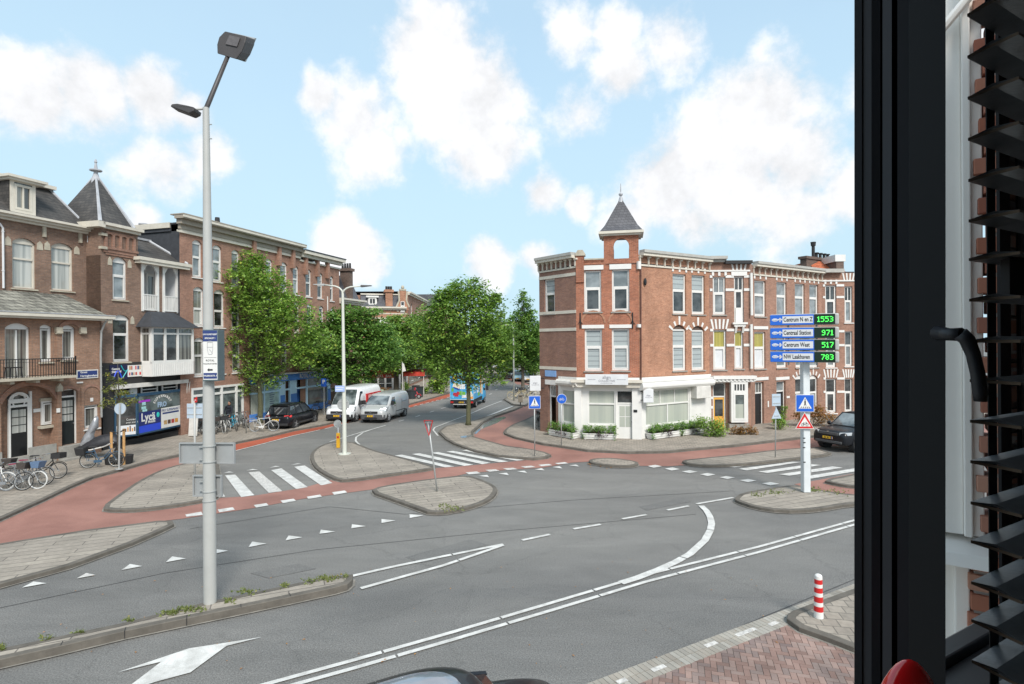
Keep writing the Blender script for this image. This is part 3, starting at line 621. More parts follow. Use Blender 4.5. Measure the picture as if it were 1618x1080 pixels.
# ================================================================ BUILDINGS
class Fac:
    """a facade plane: local x runs left to right, local y goes into the building, z up"""
    def __init__(s, P, Q, root=None):
        s.P = Vector((P[0], P[1])); s.Q = Vector((Q[0], Q[1])); s.d = (s.Q-s.P).normalized(); s.L = (s.Q-s.P).length
        s.ang = math.atan2(s.d.y, s.d.x)
    def sz(s, px, py, y=0.0):
        a, b = ray(px, py); n = Vector((-s.d.y, s.d.x)); P = s.P + n*y
        # (a t, t) = P + d k
        det = a*(-s.d.y) + s.d.x; t = (P.x*(-s.d.y) + P.y*s.d.x)/det
        k = ((Vector((a*t, t))-P).dot(s.d)); return k, CAMZ + b*t
    def S(s, px, py=540, y=0.0): return s.sz(px, py, y)[0]
    def Z(s, px, py, y=0.0): return s.sz(px, py, y)[1]
    def root(s, name, label, cat='house', group=None): return thing(name, label, cat, (s.P.x, s.P.y, 0), s.ang, group)
def XZ(px, Z): 
    a, b = ray(px, 600); return (a*Z, Z)
def rect(F, x0, x1, yt, yb, y=0.0):
    xc = (x0+x1)/2; ym = (yt+yb)/2
    return (F.S(x0, ym, y), F.S(x1, ym, y), F.Z(xc, yb, y), F.Z(xc, yt, y))
def wall(m, s0, s1, z0, z1, ops, y=0.0, rev=.16, mi=0):
    """front face with rectangular / arched openings and their reveals"""
    xs = sorted({s0, s1, *[o[0] for o in ops], *[o[1] for o in ops]}); zs = sorted({z0, z1, *[o[2] for o in ops], *[o[3] for o in ops]})
    xs = [x for x in xs if s0-1e-6 <= x <= s1+1e-6]; zs = [z for z in zs if z0-1e-6 <= z <= z1+1e-6]
    for i in range(len(xs)-1):
        j = 0
        while j < len(zs)-1:
            cx = (xs[i]+xs[i+1])/2
            def hole(jj): cz = (zs[jj]+zs[jj+1])/2; return any(o[0] < cx < o[1] and o[2] < cz < o[3] for o in ops)
            if hole(j): j += 1; continue
            k = j
            while k+1 < len(zs)-1 and not hole(k+1): k += 1
            m.quad((xs[i],y,zs[j]), (xs[i+1],y,zs[j]), (xs[i+1],y,zs[k+1]), (xs[i],y,zs[k+1]), mi); j = k+1
    for o in ops:
        a, b, c, d = o[:4]; r = o[4] if len(o) > 4 else 0
        m.quad((a,y,c),(b,y,c),(b,y+rev,c),(a,y+rev,c),mi); m.quad((a,y,c),(a,y,d),(a,y+rev,d),(a,y+rev,c),mi); m.quad((b,y,c),(b,y,d),(b,y+rev,d),(b,y+rev,c),mi)
        if not r: m.quad((a,y,d),(b,y,d),(b,y+rev,d),(a,y+rev,d),mi); continue
        arc = arcpts(a, b, d, r)
        for p, q in zip(arc[:-1], arc[1:]):
            m.quad((p[0],y,p[1]),(q[0],y,q[1]),(q[0],y,d),(p[0],y,d),mi); m.quad((p[0],y,p[1]),(q[0],y,q[1]),(q[0],y+rev,q[1]),(p[0],y+rev,p[1]),mi)
def arcpts(a, b, d, r, n=8):
    """arc from (a,d-r) over (mid,d) to (b,d-r)"""
    h = (b-a)/2; r = min(r, h); Rr = (h*h+r*r)/(2*r); cx, cz = (a+b)/2, d-Rr; t0 = math.asin(min(1, h/Rr))
    return [(cx+Rr*math.sin(-t0+2*t0*i/n), cz+Rr*math.cos(-t0+2*t0*i/n)) for i in range(n+1)]
def box_shell(m, s0, s1, z0, z1, depth, y=0.0, top=True, mi=0, left=True, right=True):
    m.quad((s0,y,z0),(s0,y,z1),(s0,depth,z1),(s0,depth,z0),mi) if left else None
    m.quad((s1,y,z0),(s1,y,z1),(s1,depth,z1),(s1,depth,z0),mi) if right else None
    m.quad((s0,depth,z0),(s1,depth,z0),(s1,depth,z1),(s0,depth,z1),mi)
def window(parent, r, fr=white, up=gl_grey, lo=gl_grey, tr=.36, arch=0, y=.10, fw=.075, sash=True, mull=0, lowmull=0, sill=stone, tilt=False, name='window', fd=.07, upbars=0):
    """r = (s0,s1,z0,z1); frame ring + transom + lower sash; panes and sill hang under it"""
    a, b, c, d = r; f = MB(); H = d-c; W = b-a
    g = min(fw, W*.14)
    f.box(a, a+g, y, y+fd, c, d-arch); f.box(b-g, b, y, y+fd, c, d-arch); f.box(a+g, b-g, y, y+fd, c, c+g)
    if arch:
        ap = arcpts(a, b, d, arch); zi = d-arch-g*.2
        f.prism([(p[0], y, p[1]) for p in ap] + [(b, y, zi-g*.6), (a, y, zi-g*.6)], (0, fd, 0)); top = zi-g*.6
    else: f.box(a+g, b-g, y, y+fd, d-g, d); top = d-g
    zt = c+(top-c)*(1-tr) if tr else top
    if tr: f.box(a+g, b-g, y-.01, y+fd-.003, zt-g*.55, zt+g*.55)
    if sash:
        e = g*.75; f.box(a+g+.002, a+g+e, y-.012, y+fd*.6, c+g+.002, zt-g*.55); f.box(b-g-e, b-g-.002, y-.012, y+fd*.6, c+g+.002, zt-g*.55)
        f.box(a+g+e, b-g-e, y-.012, y+fd*.6, c+g+.002, c+g+e); f.box(a+g+e, b-g-e, y-.012, y+fd*.6, zt-g*.55-e, zt-g*.55-.002)
    for k in range(mull):
        xx = a+(b-a)*(k+1)/(mull+1); f.box(xx-.025, xx+.025, y+.002, y+fd*.7, (zt+g*.55) if tr else c+g, top)
    for k in range(lowmull):
        xx = a+(b-a)*(k+1)/(lowmull+1); f.box(xx-.035, xx+.035, y+.001, y+fd*.7, c+g, zt-g*.55)
    for k in range(upbars):
        zz = zt+(top-zt)*(k+1)/(upbars+1); f.box(a+g, b-g, y+.004, y+fd*.6, zz-.012, zz+.012)
    fo = f.build(name, fr, parent)
    p = MB(); yy = y+fd*.72
    p.quad((a+g*.5,yy,c+g*.5),(b-g*.5,yy,c+g*.5),(b-g*.5,yy,zt),(a+g*.5,yy,zt)); 
    if tr:
        p.build('pane', lo, fo); p = MB(); p.quad((a+g*.5,yy,zt),(b-g*.5,yy,zt),(b-g*.5,yy,top+.01),(a+g*.5,yy,top+.01)); p.build('pane', up, fo)
    else: p.build('pane', lo, fo)
    if sill:
        q = MB(); q.hexa([(a-.07,-.07,c-.09),(b+.07,-.07,c-.09),(b+.07,y+.03,c-.09),(a-.07,y+.03,c-.09),(a-.07,-.07,c-.03),(b+.07,-.07,c-.03),(b+.07,y+.03,c-.002),(a-.07,y+.03,c-.002)])
        q.build('sill', sill, fo)
    if tilt:
        q = MB(); q.hexa([(a+g+.06,y-.02,c+g+.06),(b-g-.06,y-.02,c+g+.06),(b-g-.06,y-.05,c+g+.06),(a+g+.06,y-.05,c+g+.06),(a+g+.06,y+.05,zt-g),(b-g-.06,y+.05,zt-g),(b-g-.06,y+.02,zt-g),(a+g+.06,y+.02,zt-g)])
    return fo
def door(parent, r, leafm=darkgreen, fr=white, fan=.22, panes=0, y=.14, fanm=gl_dark, arch=0, name='door', panem=gl_curt, fanbars=0, knob=True):
    a, b, c, d = r; g = .07; f = MB()
    f.box(a, a+g, y, y+.07, c, d); f.box(b-g, b, y, y+.07, c, d); f.box(a+g, b-g, y, y+.07, d-g, d)
    zt = c+(d-c)*(1-fan)
    if fan:
        f.box(a+g, b-g, y-.004, y+.067, zt-.04, zt+.04)
        for k in range(fanbars): xx = a+(b-a)*(k+1)/(fanbars+1); f.box(xx-.02, xx+.02, y+.01, y+.05, zt+.04, d-g)
    fo = f.build('door_frame', fr, parent)
    l = MB(); l.box(a+g, b-g, y+.02, y+.065, c, zt-.04 if fan else d-g)
    W = b-a-2*g
    if not panes:
        for (q0, q1) in ((.08,.36),(.44,.92)): 
            zz0, zz1 = c+(zt-c)*q0, c+(zt-c)*q1; l.box(a+g+W*.14, b-g-W*.14, y+.008, y+.02, zz0, zz1)
    lo = l.build(name, leafm, parent)
    if fan:
        p = MB(); p.quad((a+g,y+.045,zt),(b-g,y+.045,zt),(b-g,y+.045,d-g),(a+g,y+.045,d-g)); p.build('pane', fanm, fo)
    if panes:
        cols, rows, zf = panes; p = MB()
        for i in range(cols):
            for j in range(rows):
                x0 = a+g+W*(.10+.8*i/cols+.02); x1 = a+g+W*(.10+.8*(i+1)/cols-.02); q0 = zf+(.93-zf)*j/rows+.01; q1 = zf+(.93-zf)*(j+1)/rows-.01
                p.quad((x0,y+.012,c+(zt-c)*q0),(x1,y+.012,c+(zt-c)*q0),(x1,y+.012,c+(zt-c)*q1),(x0,y+.012,c+(zt-c)*q1))
        p.build('pane', panem, lo)
    if knob:
        k = MB(); k.ell((b-g-.09, y-.02, c+1.0), .03, .03, .03, 8, 6); k.cyl((b-g-.09,y+.02,c+1.0),(b-g-.09,y-.02,c+1.0),.012,n=6); k.build('handle', chrome, lo)
    return fo
def cornice(parent, s0, s1, z0, z1, out, mat=cream, y=0.0, steps=3, left=True, right=True, name='cornice', top=None):
    """moulded eaves board: steps growing outwards upwards"""
    m = MB()
    for i in range(steps):
        a = z0+(z1-z0)*i/steps; b = z0+(z1-z0)*(i+1)/steps-.004; o = out*(i+1)/steps
        m.box(s0-(o*.3 if left else 0), s1+(o*.3 if right else 0), y-o, y+.02, a, b)
    ob = m.build(name, mat, parent)
    if top:
        t = MB(); t.box(s0-.1, s1+.1, y-out-.05, y+.25, z1, z1+.05); t.build('gutter_edge', top, ob)
    return ob
def blocks(m, F, pts, w=.13, h=.35, y=-.03): 
    for (px, py) in pts:
        s, z = F.sz(px, py); m.box(s-w/2, s+w/2, y, .02, z-h/2, z+h/2)
def arch_blocks(m, a, b, d, r, n=5, L=.42, w=.10, lift=.02):
    """radiating light stones over a window head"""
    h = (b-a)/2; cx = (a+b)/2; Rr = (h*h+r*r)/(2*r); cz = d-Rr; t0 = math.asin(min(1, h/Rr))
    for i in range(n):
        t = -t0+2*t0*i/(n-1); u = Vector((math.sin(t), math.cos(t))); p = Vector((u.y, -u.x)); l = L*(1.45 if i == n//2 and n > 3 else (.8 if i % 2 else 1))
        q0 = Vector((cx, cz))+u*(Rr+lift); q1 = q0+u*l
        m.prism([(q0.x-p.x*w/2,-.02,q0.y-p.y*w/2),(q0.x+p.x*w/2,-.02,q0.y+p.y*w/2),(q1.x+p.x*w*.65,-.02,q1.y+p.y*w*.65),(q1.x-p.x*w*.65,-.02,q1.y-p.y*w*.65)], (0,.03,0))
def fanblocks(m, a, b, z, n=5, L=.55, w=.09):
    for i in range(n):
        f = i/(n-1)-.5; x = (a+b)/2+f*(b-a)*.98; dx = f*.42
        m.prism([(x-w/2,-.025,z),(x+w/2,-.025,z),(x+dx*L+w*.6,-.025,z+L),(x+dx*L-w*.6,-.025,z+L)], (0,.035,0))
def pipe(parent, F, pts, r=.045, y=-.08, mat=zinc, name='downpipe', Z=None):
    P = []
    for q in pts:
        s, z = F.sz(*q[:2], y if len(q) < 3 else q[2]); P.append((s, y if len(q) < 3 else q[2], z))
    m = MB(); m.tube(P, r, 8)
    n = max(1, int(len(P)))
    zs = [p[2] for p in P]
    zz = min(zs)+.8
    while zz < max(zs)-.3:
        # bracket rings
        for a, b in zip(P[:-1], P[1:]):
            lo, hi = sorted((a[2], b[2]))
            if lo <= zz <= hi and hi-lo > .01:
                t = (zz-a[2])/(b[2]-a[2]); x = a[0]+(b[0]-a[0])*t; m.cyl((x, y, zz-.02), (x, y, zz+.02), r*1.35, n=8)
        zz += 1.8
    return m.build(name, mat, parent)

# ---- planes of the left-hand street wall
aBC = Vector(XZ(298, 34.4)); dBC = Vector((.25, 1)).normalized()
def hit(px, P, d):
    a, _ = ray(px, 560); # (a t, t) = P + d k
    det = a*(-d.y)+d.x; t = (P.x*(-d.y)+P.y*d.x)/det; return Vector((a*t, t))
FB = Fac(hit(160, aBC, dBC), aBC)
aA = Vector(XZ(159.5, 28.5)); dA = Vector((.31, 1)).normalized()
A0 = aA - dA*9.5
FA = Fac(A0, aA)
nB = Vector((-FB.d.y, FB.d.x))
aU = hit(139, FB.P + nB*.95, Vector((.30,1)).normalized()); dU = Vector((.30, 1)).normalized(); FU = Fac(aU - dU*9.0, aU)
# ---------------------------------------------------------------- house A
def house_a():
    r = FA.root('house', 'brown brick house with balcony, mossy skirt roof and dormer at the far left')
    z_g = FA.Z(87, 499.5); L = FA.L; sL = 0
    s_off = FA.S(0)
    up = [rect(FA, 8, 47.5, 510, 598), rect(FA, 63, 82, 512.5, 571), rect(FA, 97, 119, 513.5, 568)]
    ops = [(up[0][0], up[0][1], up[0][2], up[0][3], .22), (up[1][0], up[1][1], up[1][2], up[1][3], .12), (up[2][0], up[2][1], up[2][2], up[2][3], .14)]
    # porch recess, door and window at street level
    zp = FA.Z(45, 609); s_p0, s_p1 = FA.S(1), FA.S(87.5)
    d2 = rect(FA, 95, 123.5, 614, 702); w4 = rect(FA, 133, 156, 639.5, 676)
    ops += [(s_p0, s_p1, .55, zp, .75), (d2[0], d2[1], d2[2], d2[3], .15), w4]
    m = MB(); wall(m, 0, L, 0, z_g, ops, rev=.16); box_shell(m, 0, L, 0, z_g, 2.2)
    m.quad((s_p0,.4,.5),(s_p1,.4,.5),(s_p1,.4,zp),(s_p0,.4,zp)); m.quad((s_p0,.16,.55),(s_p0,.9,.55),(s_p0,.9,zp),(s_p0,.16,zp)); m.quad((s_p1,.16,.55),(s_p1,.9,.55),(s_p1,.9,zp),(s_p1,.16,zp)); m.quad((s_p0,.1,zp-.02),(s_p1,.1,zp-.02),(s_p1,.9,zp-.02),(s_p0,.9,zp-.02)); m.quad((s_p0,.1,.56),(s_p1,.1,.56),(s_p1,.9,.56),(s_p0,.9,.56))
    # brick pier right of the porch, blind arch panels, corbels
    sp0, sp1 = FA.S(88), FA.S(94.5); m.box(sp0, sp1, -.10, .02, .1, FA.Z(91, 612))
    a0, a1 = FA.S(127), FA.S(131.5); m.box(a0, a1, -.05, .02, .1, FA.Z(129, 612))
    m.box(FA.S(88), FA.S(97), -.06, .02, FA.Z(92, 568), FA.Z(92, 520))
    wl = m.build('wall', brick_mid2, r)
    t = MB(); aw = arcpts(s_p0-.12, s_p1+.05, zp+.22, .80, 14); ai = arcpts(s_p0, s_p1, zp, .75, 14)
    for i in range(14): t.hexa([(ai[i][0],-.05,ai[i][1]),(ai[i+1][0],-.05,ai[i+1][1]),(ai[i+1][0],.01,ai[i+1][1]),(ai[i][0],.01,ai[i][1]),(aw[i][0],-.05,aw[i][1]),(aw[i+1][0],-.05,aw[i+1][1]),(aw[i+1][0],.01,aw[i+1][1]),(aw[i][0],.01,aw[i][1])])
    for (q, ra) in ((d2, .2), (w4, .25)):
        zt = q[3] if q is d2 else FA.Z(144, 611); ex = .10
        a_i = arcpts(q[0]-.02, q[1]+.02, zt+.02, ra, 8); a_o = arcpts(q[0]-ex, q[1]+ex, zt+.16, ra+.05, 8)
        for i in range(8): t.hexa([(a_i[i][0],-.035,a_i[i][1]),(a_i[i+1][0],-.035,a_i[i+1][1]),(a_i[i+1][0],.01,a_i[i+1][1]),(a_i[i][0],.01,a_i[i][1]),(a_o[i][0],-.035,a_o[i][1]),(a_o[i+1][0],-.035,a_o[i+1][1]),(a_o[i+1][0],.01,a_o[i+1][1]),(a_o[i][0],.01,a_o[i][1])])
    z5 = FA.Z(130, 512); a_i = arcpts(FA.S(94), FA.S(127), z5, .35, 8); a_o = arcpts(FA.S(91), FA.S(130), z5+.2, .4, 8)
    for i in range(8): t.hexa([(a_i[i][0],-.06,a_i[i][1]),(a_i[i+1][0],-.06,a_i[i+1][1]),(a_i[i+1][0],.01,a_i[i+1][1]),(a_i[i][0],.01,a_i[i][1]),(a_o[i][0],-.06,a_o[i][1]),(a_o[i+1][0],-.06,a_o[i+1][1]),(a_o[i+1][0],.01,a_o[i+1][1]),(a_o[i][0],.01,a_o[i][1])])
    t.build('brick_arch', brick_mid, r)
    st = MB()
    for px in (91, 129): s, z = FA.sz(px, 522); st.box(s-.14, s+.14, -.16, .02, z-.12, z+.16); st.cyl((s-.14,-.1,z-.1),(s+.14,-.1,z-.1),.08,n=8)
    s, z = FA.sz(92, 614); st.prism([(s-.13,-.14,z-.12),(s+.13,-.14,z-.12),(s+.13,-.14,z+.08),(s,-.14,z+.28),(s-.13,-.14,z+.08)], (0,.15,0))
    st.build('corbel', stone, r)
    pl = MB(); zpl = FA.Z(70, 703)
    pl.box(FA.S(44), sp0-.02, -.05, .02, .08, zpl); pl.box(0, s_p0, -.05, .02, .08, zpl)
    pl.build('plinth', stoneg, r)
    # ground-floor pieces in the porch
    y9 = .40; dr = rect(FA, 11, 44, 617, 709, y9)
    dd_ = (FA.S(14.5, 680, y9), FA.S(40.5, 680, y9), FA.Z(28, 709, y9), FA.Z(28, 634, y9))
    f = MB(); g = .09
    x0, x1, xr = FA.S(10.5, 670, y9), FA.S(41, 670, y9), FA.S(48, 670, y9); zt = FA.Z(28, 619, y9)
    f.box(x0, x0+g, y9-.12, y9-.03, .56, zt-.3); f.box(x1, x1+g, y9-.12, y9-.03, .56, zt-.3); f.box(xr-g, xr, y9-.12, y9-.03, .56, zt)
    f.box(x1+g, xr-g, y9-.11, y9-.04, .56, FA.Z(28, 690, y9)); f.box(x0, xr, y9-.125, y9-.02, FA.Z(28, 641, y9)-.05, FA.Z(28, 641, y9)+.05); f.box(x0, x1+g, y9-.122, y9-.03, FA.Z(28, 634, y9)-.06, FA.Z(28, 634, y9)+.12)
    ar = arcpts(x0, x1+g, zt, .45, 10); ar2 = arcpts(x0+.08, x1+g-.08, zt-.09, .38, 10)
    for i in range(10): f.hexa([(ar2[i][0],y9-.12,ar2[i][1]),(ar2[i+1][0],y9-.12,ar2[i+1][1]),(ar2[i+1][0],y9-.05,ar2[i+1][1]),(ar2[i][0],y9-.05,ar2[i][1]),(ar[i][0],y9-.12,ar[i][1]),(ar[i+1][0],y9-.12,ar[i+1][1]),(ar[i+1][0],y9-.05,ar[i+1][1]),(ar[i][0],y9-.05,ar[i][1])])
    zc = FA.Z(28, 641, y9)+.05; xm = (x0+x1+g)/2
    for (xa, xb) in ((x0+.22, xm-.16), (x1-.13, xm+.16)): f.tube([(xa, y9-.09, zc), ((xa+xb)/2+(.1 if xa > xm else -.1), y9-.09, (zc+zt)/2-.05), (xb, y9-.09, zt-.1)], .035, 6)
    f.tube([(xm-.3,y9-.09,zt-.22),(xm,y9-.09,zt-.1),(xm+.3,y9-.09,zt-.22)], .03, 6)
    fo = f.build('door_frame', white, r)
    p = MB(); p.quad((x0,y9-.04,zc),(xr,y9-.04,zc),(xr,y9-.04,zt-.12),(x0,y9-.04,zt-.12)); p.quad((x0+g,y9-.045,zc-.5),(x1,y9-.045,zc-.5),(x1,y9-.045,zc),(x0+g,y9-.045,zc)); p.build('pane', gl_dark, fo)
    l = MB(); l.box(x0+g, x1, y9-.09, y9-.04, .58, FA.Z(28, 644, y9)); lo = l.build('door', black, r)
    p = MB(); W = x1-x0-g
    for i in range(2):
        for j in range(3):
            xa = x0+g+W*(.08+.43*i); za = FA.Z(28, 683, y9)+j*.36; p.quad((xa,y9-.094,za),(xa+W*.4,y9-.094,za),(xa+W*.4,y9-.094,za+.32),(xa,y9-.094,za+.32))
    p.build('pane', gl_curt, lo)
    pw = rect(FA, 64, 83.5, 633, 670, y9-.03); window(r, pw, y=y9-.1, lo=gl_curtd, tr=0, sash=True, sill=None)
    q = MB(); q.box(pw[0]-.12, pw[1]+.12, y9-.25, y9, pw[2]-.16, pw[2]-.04); q.box(pw[0]-.05, pw[1]+.05, y9-.12, y9, pw[3], pw[3]+.14); q.build('sill', stone, r)
    st = MB(); zs = .58
    for i in range(3): st.box(FA.S(3), FA.S(50), -.05-.28*(2-i)+.0, .39 if i == 2 else .1, .08, .08+(zs-.08)*(i+1)/3-.002*i)
    st.box(d2[0]-.25, d2[1]+.3, -.65, -.35, .08, .2); st.box(d2[0]-.15, d2[1]+.15, -.35, .12, .08, d2[2]-.01)
    st.build('step', stoneg, r)
    fo = door(r, d2, darkgreen, white, .14, (2, 3, .48), panem=gl_curt)
    window(r, w4, lo=gl_curtd, tr=0, sill=white)
    window(r, up[0], lo=gl_curtd, up=gl_curt, tr=0, arch=.22, lowmull=1, sash=False, sill=None); window(r, up[1], lo=gl_curtd, tr=0, arch=.12); window(r, up[2], lo=gl_curtd, tr=0, arch=.14)
    # balcony
    b0, b1 = max(.2, FA.S(-60)), FA.S(101, 595); zb1 = FA.Z(60, 594); zr = FA.Z(60, 565.5)
    bm_ = MB(); bm_.box(b0, b1, -.85, .02, zb1-.12, zb1); 
    x = b0+.3
    while x < b1: bm_.box(x, x+.16, -.7, .02, zb1-.26, zb1-.121); x += 1.0
    bo = bm_.build('balcony', stone, r)
    ra = MB(); rt = .018
    ra.box(b0, b1, -.83, -.79, zr-.035, zr); ra.box(b0, b1, -.825, -.795, zb1+.06, zb1+.085); ra.box(b0, b1, -.822, -.798, zr-.16, zr-.145)
    for yy0 in (b1-.02,): ra.box(yy0-.02, yy0+.02, -.81, 0, zr-.033, zr-.002); ra.box(yy0-.015, yy0+.015, -.81, 0, zb1+.062, zb1+.083)
    x = b0
    while x < b1: ra.box(x-.009, x+.009, -.819, -.801, zb1, zr); x += .11
    y = -.8
    while y < 0: ra.box(b1-.03, b1-.012, y, y+.018, zb1, zr-.034); y += .12
    ra.box(b1-.04, b1, -.84, -.78, zb1, zr+.08)
    ra.build('railing', black, bo)
    # skirt roof between the two facades
    zt = FU.Z(75, 463.5); dep = (FU.P+FU.d*5-FA.P).dot(Vector((-FA.d.y, FA.d.x)))+.05
    sk = MB(); e1, e0 = L+.35, -.3
    sA = L-.15; 
    sk.hexa([(e0,-.42,z_g+.02),(e1,-.42,z_g+.02),(sA,dep,z_g+.02),(e0,dep,z_g+.02),(e0,dep-.12,zt),(sA-.75,dep-.12,zt),(sA-.75,dep,zt),(e0,dep,zt)])
    sk.build('skirt_roof', slate_moss, r)
    gt = MB(); gt.box(e0, e1+.05, -.52, -.36, z_g-.05, z_g+.10); gt.box(e0, e1-.05, -.40, .01, z_g-.14, z_g-.02); gt.build('gutter', cream, r)
    gt = MB(); gt.box(e0, e1+.06, -.54, -.50, z_g+.10, z_g+.14); gt.build('gutter_edge', lead, r)
    pipe(r, FA, [(171,502.5,-.42),(165,511,-.25),(160,524,-.10),(159,560,-.08),(160.5,659,-.08)], .05)
    # upper storey, set back: placed in its own frame under the same root
    u = bpy.data.objects.new('upper_storey', None)
    off = Vector((FU.P.x-FA.P.x, FU.P.y-FA.P.y)); la = Vector((off.dot(FA.d), off.dot(Vector((-FA.d.y, FA.d.x)))))
    rel = FU.ang-FA.ang
    def U(o): o.location = (la.x, la.y, 0); o.rotation_euler = (0, 0, rel); return o
    bpy.data.objects.remove(u)
    zc = FU.Z(75, 359); L2 = FU.L
    ws = [rect(FU, 19.4, 56.5, 376, 455), rect(FU, 81, 115.5, 384, 458.5)]
    m = MB(); wall(m, 0, L2, z_g-.3, zc, [(q[0], q[1], q[2], q[3], .22) for q in ws]); box_shell(m, 0, L2, z_g-.3, zc, 8)
    U(m.build('wall', brick_brown, r))
    for q in ws: U(window(r, q, cream, gl_curt, gl_curt, tr=.34, arch=.22, sash=False))
    s = MB()
    for q in ws:
        for x in (q[0]-.18, q[1]+.18): s.prism([(x-.14,-.02,q[3]-.45),(x+.14,-.02,q[3]-.45),(x+.12,-.02,q[3]-.15),(x,-.02,q[3]-.02),(x-.12,-.02,q[3]-.15)], (0,.03,0))
    for px in (70, 127): x = FU.S(px); s.box(x-.07, x+.07, -.1, .01, zc-.5, zc)
    U(s.build('corbel', stone, r))
    c = cornice(r, 0, L2+.35, zc, zc+.34, .5, cream, steps=3, left=False); U(c)
    zr0 = zc+.34; zr1 = FU.Z(66, 297, 1.6)
    rf = MB(); xr1 = FU.S(76, 297, 1.7); rf.hexa([(-.2,-.1,zr0),(L2-.05,-.1,zr0),(L2-.05,7,zr0),(-.2,7,zr0),(-.2,1.6,zr1),(xr1,1.6,zr1),(xr1,5.5,zr1),(-.2,5.5,zr1)]); U(rf.build('roof', slate, r))
    tr = MB(); tr.box(-.2, xr1+.15, 1.3, 5.6, zr1, zr1+.18); U(tr.build('roof_edge', cream, r))
    ld = MB(); ld.tube([(L2-.03,-.12,zr0+.03),(xr1+.02,1.58,zr1+.02)], .06, 6); U(ld.build('hip_flashing', lead, r))
    dq = rect(FU, 15, 56, 285, 339, .05)
    dm = MB(); dm.box(dq[0], dq[1], .1, 2.2, dq[2]-.1, dq[3]); dmo = U(dm.build('dormer', slate, r))
    dw = (dq[0]+.02, dq[1]-.02, dq[2]+.05, dq[3]); window(dmo, dw, cream, gl_curtd, gl_curtd, tr=0, y=.0, fw=.18, lowmull=1, sill=lead)
    dr_ = MB(); dr_.box(dq[0]-.25, dq[1]+.35, -.3, 2.3, dq[3], dq[3]+.12); dr_.box(dq[0]-.15, dq[1]+.25, -.2, 2.2, dq[3]-.10, dq[3]); dr_.build('dormer_roof', cream, dmo)
    for pts in ([(-1,352),(4.5,360),(5.5,455)], [(139,372),(139,382),(142,388),(143.5,470)]):
        U(pipe(r, FU, pts, .045, mat=greyw))
    # street name plate and house numbers
    q = rect(FA, 121.5, 152.5, 585.5, 596)
    p = MB(); p.box(q[0]-.05, q[1]+.05, -.05, -.01, q[2]-.05, q[3]+.05, 0); p.box(q[0], q[1], -.056, -.05, q[2], q[3], 1); po = p.build('name_plate', [whited, navy], r)
    zc_ = (q[2]+q[3])/2; xc_ = q[0]+.12
    text('lettering', 'Groot', .13, white, po, (xc_, -.058, zc_+.10), (1,0,0), (0,0,1), align='LEFT', bold=.003)
    text('lettering', 'Hertoginnelaan', .135, white, po, (xc_, -.058, zc_-.08), (1,0,0), (0,0,1), align='LEFT', bold=.003)
    p = MB()
    for (px, py, w_, h_, yy) in ((144.7,631,.14,.18,-.02), (126,604,.3,.07,-.02), (92,648,.16,.2,-.13)):
        s, z = FA.sz(px, py, yy); p.box(s-w_/2, s+w_/2, yy-.02, yy, z-h_/2, z+h_/2)
    s, z = FA.sz(58.5, 648, .38); p.box(s-.16, s+.16, .36, .39, z-.08, z+.08)
    p.build('number_plate', white, r)
    return r
brick_mid2 = brickmat('brick_brown_orange', (.33,.19,.125), (.25,.14,.09), (.20,.15,.12))
HA = house_a()
st_ = thing('stool', 'small black stool standing on the wrought-iron balcony', 'stool', (0,0,0), FA.ang)
s, z = FA.sz(21, 590, -.45); P3 = FA.P + FA.d*s + Vector((-FA.d.y, FA.d.x))*(-.45); st_.location = (P3.x, P3.y, FA.Z(60, 594)+.0)
m = MB(); m.box(-.24,.24,-.2,.2,.44,.48); m.build('seat', blackm, st_)
for sx in (-1,1):
    for sy in (-1,1): m = MB(); m.cyl((sx*.24,sy*.2,0),(sx*.2,sy*.17,.44),.02,n=6); m.build('leg', blackm, st_)

